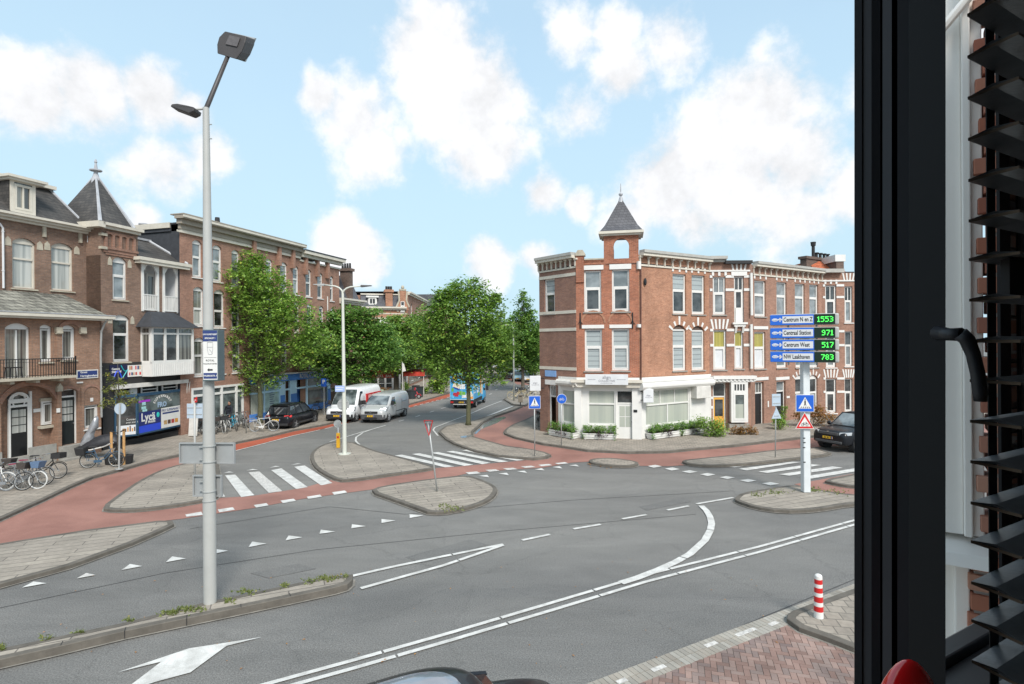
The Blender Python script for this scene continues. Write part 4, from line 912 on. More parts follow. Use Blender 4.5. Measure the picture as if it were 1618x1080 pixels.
# ---------------------------------------------------------------- tower house with the shop
def house_b():
    F = FB; r = F.root('house', 'brown brick house with pointed slate tower, loggia and bay above the supermarket')
    s1 = F.S(218, 450); L = F.L; zt = F.Z(190, 366); zsh = F.Z(190, 573)
    wU = rect(F, 178, 200.5, 406, 473); wM = rect(F, 178.5, 205, 496.5, 571)
    m = MB(); wall(m, 0, s1, zsh, zt, [(wU[0],wU[1],wU[2],wU[3],.25), (wM[0],wM[1],wM[2],wM[3],.25)])
    box_shell(m, 0, s1, 0, zt, 3.2)
    # right strip beside the loggia, and the wall behind it
    zl0, zl1 = F.Z(252, 491.5), F.Z(252, 419); c0, c1 = F.S(223, 450), F.S(281, 450)
    zg = F.Z(255, 417.5)
    m.quad((s1,0,zsh),(c0,0,zsh),(c0,0,zg),(s1,0,zg)); m.quad((c1,0,zsh),(L,0,zsh),(L,0,zg),(c1,0,zg)); m.quad((c0,0,zsh),(c1,0,zsh),(c1,0,zl0),(c0,0,zl0))
    m.quad((L,0,0),(L,8,0),(L,8,zg),(L,0,zg)); m.quad((0,8,0),(L,8,0),(L,8,zg),(0,8,zg)); m.quad((0,0,0),(0,8,0),(0,8,zg),(0,0,zg))
    m.box(F.S(250.5), F.S(256), -.02, .25, zl0, zl1)
    m.build('wall', brick_brown, r)
    # decoration under the tower eaves
    dcr = MB(); za, zb = F.Z(190, 393), F.Z(190, 373)
    for i in range(5):
        x = s1*(.12+.19*i); dcr.box(x-.06, x+.06, -.1, .02, za, zb)
    for i in range(4):
        x0 = s1*(.12+.19*i); ap = arcpts(x0+.02, x0+s1*.19-.02, zb, .16, 6); dcr.prism([(p[0],-.08,p[1]) for p in ap]+[(x0+s1*.19,-.08,zb+.12),(x0,-.08,zb+.12)], (0,.09,0))
    dcr.box(.05, s1-.05, -.12, .02, za-.12, za); dcr.box(.12, s1-.12, -.07, .02, za-.3, za-.12); dcr.box(.25, s1-.25, -.04, .02, za-.42, za-.3)
    dcr.build('frieze', brick_mid, r)
    q = MB()
    for (px, py) in ((162,370),(162,391)): s, z = F.sz(px, py); q.box(-.03, .28, -.13, .1, z-.07, z+.07)
    for w_ in (wU, wM):
        for x in (w_[0]-.16, w_[1]+.16): q.prism([(x-.12,-.02,w_[3]-.5),(x+.12,-.02,w_[3]-.5),(x+.1,-.02,w_[3]-.2),(x,-.02,w_[3]-.05),(x-.1,-.02,w_[3]-.2)], (0,.03,0))
    q.build('corbel', stone, r)
    window(r, wU, white, gl_grey, gl_grey, tr=.34, arch=.25); window(r, wM, white, gl_dark, gl_dark, tr=.33, arch=.25)
    # tower: eaves board, spire, finial
    cornice(r, 0, s1, zt, zt+.3, .35, cream, steps=2)
    cb = MB(); cb.box(-.38, 0, -.35, 3.4, zt+.0, zt+.296); cb.build('cornice', cream, r)
    za = F.Z(154, 281, 1.6); sp = MB(); e = .05; zz = zt+.3; cx, cy = s1/2, 1.6
    sp.add([(-.28,-e,zz),(s1-.25,-e,zz),(s1-.25,3.0,zz),(-.28,3.0,zz),(cx,cy,za+.2)], [(0,1,4),(1,2,4),(2,3,4),(3,0,4),(3,2,1,0)]); sp.build('spire', slate, r)
    ld = MB()
    for (x, y) in ((-e,-e),(s1-.25,-e),(-e,3.0)): ld.tube([(x,y,zz+.03),(cx,cy,za+.2)], [.1,.05], 6)
    ld.loft([[(cx+rr*math.cos(t*math.pi/4), cy+rr*math.sin(t*math.pi/4), h) for t in range(8)] for rr, h in ((.34,za-.75),(.2,za-.1),(.11,za+.2),(.09,za+.32),(.30,za+.36),(.30,za+.42),(.09,za+.46),(.05,za+.8),(.08,za+.84),(.03,za+1.0))])
    ld.build('finial', lead, r)
    # loggia roof, gutter, posts, rails
    g0, g1 = F.S(210, 408), F.S(302, 427, -.4)
    cg = MB(); cg.box(g0, g1, -.48, -.02, zg+.02, zg+.20); cg.box(g0+.1, g1-.1, -.42, -.005, zg-.14, zg+.018); cg.build('gutter', cream, r)
    zr = F.Z(245, 383, 1.5); rf = MB(); rf.hexa([(s1-.1,-.3,zg+.18),(g1-.15,-.3,zg+.18),(g1-.15,8,zg+.18),(s1-.1,8,zg+.18),(s1-.1,1.6,zr),(g1-1.1,1.6,zr),(g1-1.1,7,zr),(s1-.1,7,zr)]); rf.build('roof', slate, r)
    ld = MB(); ld.box(s1-.1, g1-1.0, 1.5, 1.75, zr, zr+.12); ld.tube([(g1-1.1,1.58,zr+.03),(g1-.15,-.3,zg+.22)], .09, 6); ld.build('roof_flashing', lead, r)
    lg = MB(); lg.box(c0, c1, .9, .95, zl0, zl1); lg.box(c0, c1, .05, .95, zl0-.1, zl0); lg.box(c0,c1,.05,.95,zl1-.02,zl1+.04); lg.box(c0, c0+.05, .02,.95,zl0,zl1); lg.box(c1-.05,c1,.02,.95,zl0,zl1)
    lg.build('loggia', greyw, r)
    ps = MB()
    for px in (224.5, 248.5, 258, 279.5):
        s = F.S(px, 450); ps.box(s-.07, s+.07, -.06, .08, zl0-.05, zl1)
        ps.prism([(s-.07,-.05,zl1-.45),(s-.07,-.05,zl1),(s-.35,-.05,zl1)] if px in (248.5,279.5) else [(s+.07,-.05,zl1-.45),(s+.35,-.05,zl1),(s+.07,-.05,zl1)], (0,.1,0))
    ps.build('post', white, r)
    for (xa, xb) in ((225,248),(258.5,279)):
        ra = MB(); a, b = F.S(xa, 480), F.S(xb, 480); zh = F.Z(252, 466.5); ra.box(a, b, -.09, -.04, zh-.05, zh); ra.box(a, b, -.09, -.04, zl0+.02, zl0+.07); n = 9
        for i in range(n): x = a+(b-a)*(i+.5)/n; ra.box(x-.02, x+.02, -.08, -.045, zl0+.07, zh-.05)
        ra.build('railing', white, r)
    dw = rect(F, 230, 244, 432, 480, .9); door(r, (dw[0],dw[1],zl0,dw[3]), white, white, 0, (1,1,.1), y=.82, panem=gl_curtd)
    # bay window
    b0, b1 = F.S(223, 540), F.S(303, 545, -.7); bm0, zw0, zw1, zpan = F.S(239, 540, -.7), F.Z(270, 571, -.7), F.Z(270, 517, -.7), F.Z(270, 592.5, -.7)
    yb = -.75; P_ = [(b0, .0), (bm0, yb), (b1, yb), (b1+.0, 0)]
    pn = MB(); 
    pn.prism([(b0-.03,.05,zpan),(bm0-.03,yb-.04,zpan),(b1+.05,yb-.04,zpan),(b1+.05,.05,zpan)], (0,0,zw0-zpan))
    for i in range(22): 
        x = bm0+(b1-bm0)*(i+.5)/22; pn.box(x-.012, x+.012, yb-.055, yb-.04, zpan+.04, zw0-.06)
    pn.build('bay_panelling', white, r)
    bf = MB(); zm = F.Z(270, 527, -.7)
    def member(p, q, w_=.1): bf.tube([p, q], w_/2*1.25, 4)
    xs = [bm0, F.S(259.5,545,-.7), F.S(279.5,545,-.7), b1]
    for x in xs: bf.box(x-.07, x+.07, yb-.04, yb+.08, zw0, zw1)
    for zz_ in (zw0+.04, zm, zw1-.03): bf.box(bm0, b1, yb-.03, yb+.06, zz_-.05, zz_+.05)
    dx, dy = bm0-b0, yb
    for zz_ in (zw0+.04, zm, zw1-.03): bf.hexa([(b0,-.06,zz_-.05),(bm0,yb-.03,zz_-.05),(bm0,yb+.06,zz_-.05),(b0,.06,zz_-.05),(b0,-.06,zz_+.05),(bm0,yb-.03,zz_+.05),(bm0,yb+.06,zz_+.05),(b0,.06,zz_+.05)])
    bf.box(b0-.04, b0+.08, -.1, .05, zw0, zw1); bf.box(b1-.06, b1+.04, yb, .0, zw0, zw0+.08); bf.box(b1-.06, b1+.04, yb, 0, zw1-.08, zw1); bf.box(bm0-.25*dx, bm0-.05*dx, yb*.85, yb*.7, zw0, zw1)
    bfo = bf.build('bay_window', white, r)
    for i in range(3):
        g = MB(); g.quad((xs[i],yb+.02,zw0),(xs[i+1],yb+.02,zw0),(xs[i+1],yb+.02,zw1),(xs[i],yb+.02,zw1)); g.build('pane', (gl_dark, gl_dark, gl_curtd)[i], bfo)
    g = MB(); g.quad((b0,.0,zw0),(bm0,yb+.02,zw0),(bm0,yb+.02,zw1),(b0,0,zw1)); g.quad((b1,yb,zw0),(b1,0,zw0),(b1,0,zw1),(b1,yb,zw1)); g.build('pane', gl_curtd, bfo)
    br = MB(); zt2 = F.Z(258, 493); br.hexa([(b0-.35,.0,zw1),(b0-.35+dx*.3,yb-.3,zw1),(b1+.3,yb-.3,zw1),(b1+.3,.0,zw1),(b0+.35,-.02,zt2),(b0+.6,-.1,zt2),(b1-.75,-.1,zt2),(b1-.6,-.02,zt2)]); br.build('bay_roof', bitumen, r)
    # shop front
    sh = MB(); zb_ = F.Z(230, 604); 
    sh.box(.02, L+.02, -.06, .3, F.Z(230, 604.5), zsh+.02); sh.box(.02, F.S(178), -.05, .3, .1, zb_-.003); sh.box(F.S(289.5), F.S(297), -.05, .3, .1, zb_-.003); sh.box(F.S(178), F.S(289.5), -.02, .3, .1, F.Z(230, 689)); sh.box(F.S(178), F.S(289.5), .26, .3, F.Z(230, 689), zb_)
    sh.build('shop_surround', blackm, r)
    aw = MB(); za = F.Z(232, 606, -.3); aw.box(F.S(177, 606, -.2), F.S(296, 602, -.2), -.3, -.07, za-.16, za+.06); aw.tube([(F.S(291,620), -.25, za-.1), (F.S(290,650), -.12, F.Z(290, 652))], .03, 6); aw.tube([(F.S(295,620), -.25, za-.1), (F.S(291,650), -.14, F.Z(290, 652))], .025, 6); aw.build('awning_case', whited, r)
    tw = MB(); zz0, zz1 = F.Z(240, 619), F.Z(240, 609)
    for (xa, xb) in ((184,206),(224,248),(257,279)): 
        a, b = F.S(xa, 612), F.S(xb, 612); tw.box(a, b, -.02, .05, zz0-.06, zz0+.02); tw.box(a, b, -.02, .05, (zz0+zz1)/2-.03, (zz0+zz1)/2+.02); tw.box(a-.05, a+.02, -.02, .05, zz0, zz1); tw.box(b-.02, b+.05, -.02, .05, zz0, zz1)
    tw.box(F.S(206,612), F.S(216,612), -.03, .05, zz0-.05, zz1+.03); tw.build('top_light', whited, r)
    # angled window cabinet
    y0_ = -.62
    pL = (F.S(181, 650, -.05), -.05); pM = (F.S(216.7, 650, y0_), y0_); pR = (F.S(288, 648, -.12), -.12)
    zt_, zb2 = F.Z(217, 624, y0_), F.Z(217, 686.5, y0_)
    cab = MB(); fr_ = .06
    def panel(p, q, z0, z1, mat, name, off=.0, u0=0, u1=1, par=None):
        p, q = Vector(p), Vector(q); d = q-p; n = Vector((d.y, -d.x)).normalized(); a = p+d*u0+n*off; b = p+d*u1+n*off; g = MB(); g.add([(a.x,a.y,z0),(b.x,b.y,z0),(b.x,b.y,z1),(a.x,a.y,z1)], [(0,1,2,3)]); return g.build(name, mat, par or r)
    cab.prism([(pL[0],pL[1],zb2),(pM[0],pM[1],zb2),(pR[0],pR[1],zb2),(pR[0],.2,zb2),(pL[0],.2,zb2)], (0,0,zt_-zb2+.03))
    for (p, q) in ((pL, pM), (pM, pR)):
        p_, q_ = Vector(p), Vector(q); d = (q_-p_).normalized(); n = Vector((d.y, -d.x))*.03
        for (z0, z1) in ((zt_-.09, zt_+.06), (zb2-.04, zb2+.05)): cab.hexa([(p_.x,p_.y,z0),(q_.x,q_.y,z0),(q_.x+n.x,q_.y+n.y,z0),(p_.x+n.x,p_.y+n.y,z0),(p_.x,p_.y,z1),(q_.x,q_.y,z1),(q_.x+n.x,q_.y+n.y,z1),(p_.x+n.x,p_.y+n.y,z1)])
        for c_ in (p_, q_-d*.07): cab.hexa([(c_.x,c_.y,zb2),(c_.x+d.x*.07,c_.y+d.y*.07,zb2),(c_.x+d.x*.07+n.x,c_.y+d.y*.07+n.y,zb2),(c_.x+n.x,c_.y+n.y,zb2),(c_.x,c_.y,zt_),(c_.x+d.x*.07,c_.y+d.y*.07,zt_),(c_.x+d.x*.07+n.x,c_.y+d.y*.07+n.y,zt_),(c_.x+n.x,c_.y+n.y,zt_)])
    cw = cab.build('window_cabinet', mk('petrol', (.02,.06,.11), .4, 0, .1, 4), r)
    H = zt_-zb2; dirR = (pR[0]-pM[0], pR[1]-pM[1], 0); dirL = (pM[0]-pL[0], pM[1]-pL[1], 0)
    def at(p, q, u, v, off=.02):
        p, q = Vector(p), Vector(q); d = q-p; n = Vector((d.y, -d.x)).normalized(); a = p+d*u+n*off; return (a.x, a.y, zb2+H*v)
    panel(pM, pR, zb2+.05, zt_-.09, gl_shop, 'pane', .004, .02, .98, cw)
    panel(pL, pM, zb2+.05, zt_-.09, gl_dark, 'pane', .004, .02, .98, cw)
    lycab = mk('poster_blue', (.012,.02,.13), .5, 0, .05, 2); lycab2 = mk('poster_blue_bright', (.02,.06,.55), .5, 0, .05, 2)
    panel(pM, pR, zb2+.05, zb2+H*.55, lycab, 'poster', .010, .03, .49, cw); panel(pM, pR, zb2+.05, zb2+H*.2, lycab2, 'poster', .013, .03, .49, cw)
    panel(pM, pR, zb2+.06, zb2+H*.57, white, 'poster', .010, .50, .95, cw); panel(pM, pR, zb2+H*.40, zb2+H*.445, navy, 'poster_band', .013, .53, .91, cw)
    panel(pL, pM, zb2+.05, zb2+H*.26, greyw, 'poster', .010, .08, .97, cw)
    up = (0,0,1)
    text('lettering', 'Lycä', .62, white, cw, at(pM,pR,.22,.40), dirR, up, bold=.016, wscale=.95); text('lettering', 'Mobile', .2, white, cw, at(pM,pR,.29,.27), dirR, up, bold=.004)
    text('lettering', 'AUTHORISED RESELLER', .08, white, cw, at(pM,pR,.22,.12), dirR, up) if False else None
    text('lettering', 'FRO SUPERMARKT', .2, navy, cw, at(pM,pR,.72,.50), dirR, up, wscale=.9)
    text('lettering', 'FRO', .38, mk('window_letters', (.30,.40,.52), .5), cw, at(pM,pR,.52,.67), dirR, up, bold=.02)
    word = 'SUPERMARKT'
    for i, ch in enumerate(word):
        t_ = -1.05+2.1*i/(len(word)-1); u_ = .53+.205*math.sin(t_); v_ = .60+.30*math.cos(t_)
        dv = Vector(dirR).normalized()*math.cos(t_)+Vector((0,0,-1))*math.sin(t_)
        upv = Vector(dirR).normalized()*math.sin(t_)+Vector((0,0,1))*math.cos(t_)
        text('lettering', ch, .20, white, cw, at(pM,pR,u_,v_), dv, upv, bold=.008)
    text('lettering', 'Connect', .15, white, cw, at(pL,pM,.74,.40), dirL, up, wscale=.9); text('lettering', 'your world', .13, white, cw, at(pL,pM,.76,.33), dirL, up, wscale=.9)
    pk = MB(); a_ = at(pM,pR,.02,.80); b_ = at(pM,pR,.26,.80); pk.quad((a_[0],a_[1],a_[2]),(b_[0],b_[1],b_[2]),(b_[0],b_[1],b_[2]+.12),(a_[0],a_[1],a_[2]+.12)); pk.build('poster_strip', mk('violet', (.35,.03,.5), .5), cw)
    tl_ = MB(); c_ = at(pM,pR,.43,.415); tl_.ell((c_[0],c_[1],c_[2]), .11, .02, .15, 8, 6); tl_.build('logo', mk('teal', (.03,.42,.38), .5), cw)
    gc = MB()
    for (u_, v_, su, sv) in ((.09,.72,.05,.08),(.08,.62,.06,.07),(.10,.555,.06,.06)):
        c_ = at(pM,pR,u_,v_); c2 = at(pM,pR,u_+su*1.6,v_); gc.quad(c_, c2, (c2[0],c2[1],c2[2]+H*sv), (c_[0],c_[1],c_[2]+H*sv))
    gc.build('poster_print', mk('mint', (.35,.6,.6), .5, 0, .3, 8), cw)
    cols = [mk('print_tan', (.45,.28,.12), .5, 0, .4, 12), mk('print_brown', (.10,.05,.03), .5, 0, .4, 12), mk('print_red', (.4,.06,.05), .5, 0, .4, 12), mk('print_orange', (.55,.25,.04), .5, 0, .4, 12)]
    for i in range(4):
        g = MB(); u_ = .56+.085*i; a_, b_ = at(pM,pR,u_,.12,.016), at(pM,pR,u_+.07,.12,.016); g.quad(a_, b_, (b_[0],b_[1],b_[2]+H*.11), (a_[0],a_[1],a_[2]+H*.11)); g.build('poster_print', cols[i], cw)
    for i in range(5):
        g = MB(); u_ = .45+.1*i; a_, b_ = at(pL,pM,u_,.10,.016), at(pL,pM,u_+.06,.10,.016); g.quad(a_, b_, (b_[0],b_[1],b_[2]+H*(.08+.03*(i % 3))), (a_[0],a_[1],a_[2]+H*(.08+.03*(i % 3)))); g.build('poster_print', cols[(i*2+1) % 4], cw)
    text('lettering', 'alles voor elke dag', .085, navy, cw, at(pM,pR,.72,.33), dirR, up) if False else None
    # sign board on the black fascia
    sb = rect(F, 173, 201, 576, 599.5, -.07); g = MB(); g.box(sb[0], sb[1], -.10, -.07, sb[2], sb[3]); so_ = g.build('sign_board', mk('ink', (.01,.012,.05), .4), r)
    text('lettering', 'Connect', .17, white, so_, (sb[0]+.10, -.104, sb[3]-.22), (1,0,0), up, align='LEFT', wscale=.75, bold=.006); text('lettering', 'your world', .17, white, so_, (sb[0]+.10, -.104, sb[3]-.36), (1,0,0), up, align='LEFT', wscale=.7, bold=.006)
    sw = MB(); W_ = sb[1]-sb[0]; hh = sb[3]-sb[2]
    sw.tube([(sb[0]+W_*(.2+.45*t), -.106, sb[2]+hh*(.1+.5*math.sin(t*3.1))) for t in [i/12 for i in range(13)]], .03, 5)
    sw.build('print', mk('print_blue', (.02,.08,.8), .5), so_)
    sw = MB(); sw.tube([(sb[0]+W_*(.62+.3*t), -.107, sb[2]+hh*(.95-.9*t+.5*t*t)) for t in [i/8 for i in range(9)]], .025, 5); sw.tube([(sb[0]+W_*(.70+.3*t), -.107, sb[2]+hh*(.1+.55*t)) for t in [i/8 for i in range(9)]], .025, 5); sw.build('print', mk('print_teal', (.02,.4,.42), .5), so_)
    sb = rect(F, 201, 223, 576.5, 594.5, -.07); g = MB(); g.box(sb[0], sb[1], -.11, -.07, sb[2], sb[3]); so_ = g.build('sign_board', white, r)
    for i in range(6):
        for j in range(2):
            g = MB(); x = sb[0]+.08+(sb[1]-sb[0]-.1)*i/6; z_ = sb[2]+.08+j*(sb[3]-sb[2])*.48; g.box(x, x+.07+.03*((i+j) % 2), -.114, -.11, z_, z_+.16+.05*((i*3+j) % 3)); g.build('print', [redp, navy, cols[0], cols[2], greyw][(i+j*2) % 5], so_)
    pipe(r, F, [(290,428),(291.5,497)], .04, mat=whited); pipe(r, F, [(297,412),(297.5,425),(298.3,515)], .045, mat=zinc); pipe(r, F, [(297,596),(297.4,682)], .05, mat=zinc)
    # little flue pots on the roof
    pt = MB(); 
    for (px, h_, rr) in ((214,.5,.16),(221,.7,.12)): s, z = F.sz(px, 364, 4.5); pt.cyl((s,4.5,z-1.2),(s,4.5,z+h_*.4),rr,n=10); 
    s, z = F.sz(226, 358, 4.0); pt.cyl((s,4,z-2),(s,4,z),.13,n=10); pt.cyl((s,4,z),(s,4,z+.06),.24,n=10); pt.cyl((s,4,z+.12),(s,4,z+.2),.26,n=10); pt.build('flue', lead, r)
    return r
HB = house_b()

# ---------------------------------------------------------------- long block on the left
def zD(px): return 1/(.02941 - 3.82e-5*(px-295))
D285, D409, D545 = Vector(XZ(285, zD(285))), Vector(XZ(474, zD(474))), Vector(XZ(545, zD(545)))
dDD = (D545-D285).normalized()
FD1 = Fac(D285, hit(474, D285, dDD)); FD2 = Fac(FD1.Q, hit(545, D285, dDD))
def house_d1():
    F = FD1; r = F.root('terrace_house', 'long brown brick terrace block with heavy cornice behind the big street tree')
    L = F.L; zc = F.Z(380, 388); top = []
    for (a, b, t_, bt) in ((304,319,379,437.5),(336,350.5,387,444.5),(366,378.5,394.5,451),(394,405,401,456),(420,430.5,408.5,461),(443,454,414,461.5),(462.8,472,420,465)): top.append(rect(F, a, b, t_, bt))
    mid = []
    for (a, b, t_, bt) in ((305.5,322,453,514),(338,354.5,457.5,517),(366,379,462,519),(395,406,466,521),(420,431,470,523),(444,453.5,473,524),(464.5,474-.8,477,525)): mid.append(rect(F, a, b, t_, bt))
    low = [rect(F, 307, 323, 533, 593), rect(F, 340, 355, 535, 590), rect(F, 367, 380, 537, 588), rect(F, 396, 407, 539, 586), rect(F,422,432,540,585), rect(F,445,454,541,583)]
    zs = F.Z(390, 606); m = MB()
    ops = [(q[0],q[1],q[2],q[3],.2) for q in top+mid+low]
    wall(m, 0, L, zs, zc, ops); 
    # dark side wall up to the roof
    m.box(F.S(384,640), F.S(394,640), -.02, .3, .1, zs); m.box(0, F.S(303,640), -.02, .3, .1, zs); m.quad((0,.3,.1),(L,.3,.1),(L,.3,zs),(0,.3,zs))
    m.build('wall', brick_mid, r)
    sd_ = MB(); sd_.quad((0,0,0),(0,11,0),(0,11,zc+.1),(0,0,zc+.1)); sd_.quad((0,11,0),(L,11,0),(L,11,zc+.1),(0,11,zc+.1)); sd_.build('side_wall', bitumen, r)
    rf = MB(); rf.box(-.1, L, -.1, 11.1, zc+.5, zc+.6); rf.box(-.08, .0, .6, 11.1, zc+.1, zc+.55); rf.build('roof', bitumen, r)
    lt = MB(); lt.box(-.16, -.06, .6, 11.1, zc+.3, zc+.62); lt.build('roof_edge', cream, r)
    cornice(r, 0, L, zc, zc+.22, .10, cream, steps=1, left=False, right=False, name='frieze_board')
    c = MB()
    for (z0, z1, o) in ((.22,.50,.16),(.50,.78,.38),(.78,1.0,.66)): c.box(-.25*o*2, L+.02, -o, .02, zc+z0, zc+z1-.004)
    c.box(-.36, L+.02, -.72, .3, zc+1.0, zc+1.06); c.build('cornice', mk('cornice_taupe', (.33,.29,.235), .6, 0, .12, 2), r)
    e = MB(); e.box(-.34, L+.02, -.70, -.655, zc+.84, zc+1.0); e.box(-.28, L+.02, -.14, -.10, zc+.0, zc+.12); e.build('cornice_edge', cream, r)
    k = MB()
    for px in (397.5, 437.5, 459.5): s = F.S(px, 400); k.box(s-.12, s+.12, -.34, .01, zc-.9, zc+.5); 
    k.build('bracket', brick_mid, r)
    for i, q in enumerate(top): window(r, q, white, gl_grey, gl_grey, tr=.38, arch=.2, tilt=False, sill=white, upbars=1 if i > 3 else 0)
    for i, q in enumerate(mid): window(r, q, white, gl_dark if i else gl_curtd, gl_curt if i in (0,) else gl_dark, tr=.5, arch=.2, sill=white)
    for i, q in enumerate(low): window(r, q, white, gl_curtd, gl_curtd, tr=.4, arch=.2, sill=white)
    fl = MB(); s, z = F.sz(343.5, 364, 1.5); fl.cyl((s,1.5,z-.5),(s,1.5,z+.35),.13,n=10); fl.cyl((s,1.5,z+.35),(s,1.5,z+.9),.2,.15,n=10); fl.build('flue', blackm, r)
    # white shop front behind the bicycles
    g = MB(); zt = F.Z(345, 609); zsill = .25
    for px in (303.5, 327, 350.3, 373.5, 383.3): s = F.S(px, 650); g.box(s-.07, s+.07, -.05, .06, .12, zt)
    zz = F.Z(345, 621)
    for z_ in (.2, zz, zt-.07): g.box(F.S(303.5,650), F.S(383.3,650), -.045, .055, z_-.07, z_+.07)
    fo = g.build('shop_window', white, r)
    g = MB(); g.quad((F.S(303.5,650),.03,.15),(F.S(383.3,650),.03,.15),(F.S(383.3,650),.03,zt),(F.S(303.5,650),.03,zt)); g.build('pane', gl_shop, fo)
    # blue shop front
    a, b = F.S(393.5, 640), L-.02; zf0, zf1 = F.Z(440, 603.5), F.Z(440, 593)
    return r, a, zf0, zf1
HD1, sh_a, zf0, zf1 = house_d1()
def house_d2():
    F = FD2; r = F.root('terrace_house', 'brown brick end house of the long block, slate mansard and tall chimney beyond')
    s_end = F.S(536, 460); zc = F.Z(500, 418); L = F.L
    top = [rect(F, 483, 492, 425, 468.5), rect(F, 501.5, 510, 430.5, 471), rect(F, 521.5, 527, 436, 475)]
    mid = [rect(F, 485, 493.5, 480, 527), rect(F, 504, 511.5, 483, 528), rect(F, 522, 528.5, 486, 529)]
    low = [rect(F, 487, 495, 541, 582), rect(F, 505, 512, 541, 580)]
    zs = F.Z(500, 590); m = MB()
    wall(m, 0, s_end, .1, zc, [(q[0],q[1],q[2],q[3],.18) for q in top+mid]+[(q[0],q[1],q[2],q[3],.1) for q in low]+[(F.S(521,640),F.S(533,640),.3,F.Z(526,612))])
    box_shell(m, 0, s_end, 0, zc, 11, left=False)
    m.build('wall', brick_mid, r)
    for q in top: window(r, q, white, gl_grey, gl_dark, tr=.42, arch=.18, sill=white, upbars=1)
    for q in mid: window(r, q, white, gl_dark, gl_dark, tr=.4, arch=.18, sill=white)
    for q in low: window(r, q, white, gl_curtd, gl_dark, tr=.4, arch=.1, sill=white)
    door(r, (F.S(521,640),F.S(533,640),.3,F.Z(526,612)), mk('brown_door', (.10,.045,.02), .5), cream, .22)
    c = MB()
    for (z0, z1, o) in ((.0,.14,.12),(.35,.6,.32),(.6,.85,.6)): c.box(0, s_end+.25*o, -o, .02, zc+z0, zc+z1-.004)
    c.build('cornice', cream, r)
    c = MB(); c.box(0, s_end+.2, -.64, 11, zc+.85, zc+.93); c.build('roof', bitumen, r)
    k = MB()
    for px in (480.5, 499, 515): s = F.S(px, 420); k.box(s-.13, s+.13, -.3, .01, zc-1.0, zc+.4)
    k.build('bracket', brick_mid, r)
    pipe(r, F, [(517.5,468),(518,520)], .05, mat=whited)
    # slate mansard and chimney beyond the end
    x0, x1 = s_end+.02, F.S(572, 460); ze = F.Z(555, 481); zt = F.Z(560, 436)
    w_ = MB(); w_.box(x0, x1, .05, 9, 0, ze); w_.build('wall', brick_mid, r)
    cornice(r, x0, x1, ze, ze+.5, .5, cream, y=.05, steps=3, left=False)
    ms = MB(); ms.hexa([(x0,.2,ze+.45),(x1-.1,.2,ze+.45),(x1-.1,9,ze+.45),(x0,9,ze+.45),(x0,1.0,zt),(x1-.5,1.0,zt),(x1-.5,8,zt),(x0,8,zt)]); ms.build('mansard', slate_blue, r)
    ch = MB(); a, b = F.S(553, 450, -.05), F.S(558, 450, -.05); zz = F.Z(555, 424); ch.box(a, b, -.02, 1.0, ze, zz-.25); ch.box(a-.12, b+.12, -.15, 1.15, zz-.25, zz); cho = ch.build('chimney', brick_dark, r)
    pt = MB(); 
    for i in range(4): pt.cyl(((a+b)/2,.1+.26*i,zz),((a+b)/2,.1+.26*i,zz+.5),.11,.09,n=8)
    pt.build('chimney_pot', blackm, cho)
    return r
HD2 = house_d2()
